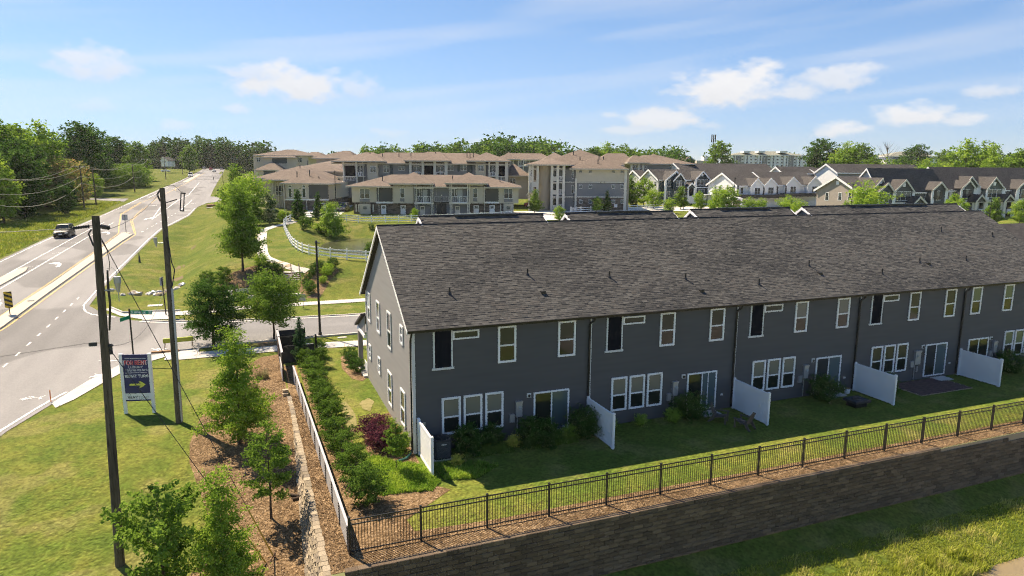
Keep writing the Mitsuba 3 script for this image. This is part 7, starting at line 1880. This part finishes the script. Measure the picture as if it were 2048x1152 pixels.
BO = thing('litter_bin', 'small dark bin and light box at the left end of the bench', 'bin')
m = MB(); m.cyl((-9.5, 46.5, .36), (-9.5, 46.5, 1.25), .2, .24, 12); part(BO, 'body', m, 'm_darkgrey'); m = MB(); m.box(-9.2, -8.8, 45.4, 45.8, .36, .95); part(BO, 'box', m, 'm_galv')


# ------------------------------------------------------------------ vehicles
def car(x, y, deg, lab, paint_='m_carblack', kind='suv', s=1., group=None, key='parked_car', z=None):
    """faces local -v (towards the viewer when deg = 0)"""
    z = float(H(x, y)) + .05 if z is None else z; fr = Fr((x, y, z), deg, s); K = thing(key, lab, 'car', group)
    L, W = 4.75, 1.88; hz = {'suv': 1.72, 'sedan': 1.45, 'van': 1.95}[kind]; b = .95
    st = [(-L / 2, .62, .42, .78), (-L / 2 + .12, .80, .28, .86), (-L / 2 + .5, .92, .25, .95), (-.9, .94, .25, 1.02), (.4, .94, .25, 1.04), (L / 2 - .5, .93, .28, 1.05), (L / 2 - .12, .86, .34, .98), (L / 2, .74, .45, .9)]
    V = []
    for v_, hw, z0, z1 in st:
        V += [(-hw, v_, z0), (-hw * 1.02, v_, (z0 + z1) / 2), (-hw * .93, v_, z1), (-hw * .6, v_, z1 + .045), (hw * .6, v_, z1 + .045), (hw * .93, v_, z1), (hw * 1.02, v_, (z0 + z1) / 2), (hw, v_, z0)]
    F = []; n = len(st)
    for i in range(n - 1):
        for j in range(8): F.append([i * 8 + j, i * 8 + (j + 1) % 8, (i + 1) * 8 + (j + 1) % 8, (i + 1) * 8 + j])
    m = MB(); m.add(V, F); m.add(V[:8], [[0, 1, 6, 7], [1, 2, 5, 6], [2, 3, 4, 5]]); m.add(V[-8:], [[7, 6, 1, 0], [6, 5, 2, 1], [5, 4, 3, 2]]); part(K, 'body', m, paint_, smooth=35, fr=fr)
    r0, r1 = (-1.15, 2.1) if kind != 'sedan' else (-1.05, 1.55); t0, t1 = (-.35, 1.75) if kind != 'sedan' else (-.3, .85)
    def ring(v0, v1, hw, zz): return [(-hw, v0, zz), (hw, v0, zz), (hw, v1, zz), (-hw, v1, zz)]
    m = MB(); m.hexa(ring(r0, r1, .86, 1.0) + ring(t0, t1, .68, hz - .06)); part(K, 'window', m, 'm_glass', fr=fr)
    m = MB(); m.hexa(ring(t0 - .05, t1 + .06, .7, hz - .07) + ring(t0 + .15, t1 - .1, .6, hz)); part(K, 'roof', m, paint_, fr=fr)
    m = MB()
    for sx in (-1, 1):
        for f0, f1 in ((0., .0), (.42, .46), (1., 1.)):
            a, c_ = r0 + (r1 - r0) * f0, t0 + (t1 - t0) * f1; m.tube([(sx * .865, a, 1.0), (sx * .685, c_, hz - .05)], .035, 5)
    part(K, 'pillar', m, paint_, fr=fr)
    for sx in (-1, 1):
        for v_ in (-1.45, 1.4):
            m = MB(); m.cyl((sx * .70, v_, .34), (sx * .955, v_, .34), .345, sides=18); w = part(K, 'wheel', m, 'm_rubber', fr=fr)
            m = MB(); m.cyl((sx * .95, v_, .34), (sx * .965, v_, .34), .21, sides=12); put(nk(w + '__rim'), m, 'm_galv', fr=fr)
        m = MB(); m.box(sx * .68 - .16, sx * .68 + .16, -L / 2 - .01, -L / 2 + .14, .66, .78); part(K, 'headlight', m, 'm_lamp', fr=fr)
        m = MB(); m.box(sx * .7 - .1, sx * .7 + .1, L / 2 - .12, L / 2 + .015, .72, .9); part(K, 'taillight', m, 'm_taillight', fr=fr)
        m = MB(); m.box(sx * 1.02 - .1, sx * 1.02 + .1, -.92, -.8, 1.0, 1.14); part(K, 'mirror', m, paint_, fr=fr)
    m = MB(); m.box(-.42, .42, -L / 2 - .012, -L / 2 + .08, .48, .66); part(K, 'grille', m, 'm_black', fr=fr)
    m = MB(); m.box(-.2, .2, -L / 2 - .02, -L / 2 - .012, .5, .6); part(K, 'number_plate', m, 'm_white', fr=fr)
    m = MB(); m.box(-.88, .88, -L / 2 + .08, L / 2 - .08, .2, .3); part(K, 'underbody', m, 'm_rubber', fr=fr)
    return K


car(-35.7, 103.9, 0, 'black car driving towards the camera in the left lane', 'm_carblack', 'suv', 1.22, key='moving_car')
G1 = 'distant cars on the main road'
car(-31.6, 362, 0, 'white van coming down the far road', 'm_carwhite', 'van', 1.15, G1, 'moving_car')
car(-31.0, 500, 0, 'dark car at the road crest, left', 'm_cargrey', 'suv', 1.1, G1, 'moving_car'); car(-26.0, 478, 180, 'dark red car driving away at the road crest', 'm_carred', 'suv', 1.15, G1, 'moving_car'); car(-22.8, 440, 180, 'silver car driving away just before the crest', 'm_carsilver', 'sedan', 1.1, G1, 'moving_car'); car(-19.5, 490, 180, 'grey car driving away at the crest, right', 'm_cargrey', 'suv', 1.1, G1, 'moving_car')
car(-50, 440, 90, 'white car crossing far left of the road crest', 'm_carwhite', 'sedan', 1.1, G1, 'moving_car'); car(-38.5, 500, 80, 'dark car turning far left of the crest', 'm_cargrey', 'suv', 1.1, G1, 'moving_car')
G2 = 'parked cars by the apartments and houses'
car(8.6, 123.5, -20, 'white car parked between the two apartment wings', 'm_carwhite', 'sedan', 1.1, G2); car(13.2, 122, -20, 'dark grey car parked between the two apartment wings', 'm_cargrey', 'suv', 1.05, G2); car(1.0, 168, -20, 'white car behind the bright trees by the wing', 'm_carwhite', 'sedan', 1., G2)
car(62.5, 128, 60, 'pale car parked left of the beige stair tower', 'm_carsilver', 'sedan', 1., G2); car(59.5, 124, 60, 'dark red car parked left of the beige stair tower', 'm_carred', 'sedan', 1., G2)
car(95.2, 92.8, 60, 'silver car parked before the white garages', 'm_carsilver', 'sedan', 1.05, G2)
k = thing('refuse_bin', 'green wheeled refuse bin before the white garages', 'bin'); z = float(H(99.8, 84.5)); m = MB(); m.hexa([(99.4, 84.1, z), (100.2, 84.1, z), (100.2, 84.9, z), (99.4, 84.9, z), (99.25, 84., z + 1.5), (100.35, 84., z + 1.5), (100.35, 85., z + 1.5), (99.25, 85., z + 1.5)]); part(k, 'body', m, 'm_bin'); m = MB(); m.box(99.2, 100.4, 83.95, 85.05, z + 1.5, z + 1.6); part(k, 'lid', m, 'm_bin')


# ------------------------------------------------------------------ thin summer haze
scene['haze_air'] = {'type': 'homogeneous', 'albedo': {'type': 'rgb', 'value': [.95, .95, .95]}, 'sigma_t': .0001}
scene['haze'] = {'type': 'cube', 'to_world': T().translate([0, 500, 27.0]).scale([3600, 3600, 38]), 'bsdf': {'type': 'null'}, 'interior': {'type': 'ref', 'id': 'haze_air'}}
labels['haze'] = {'kind': 'stuff', 'label': 'thin pale summer haze over the distant trees', 'category': 'haze'}
scene['camera']['medium'] = {'type': 'ref', 'id': 'haze_air'}
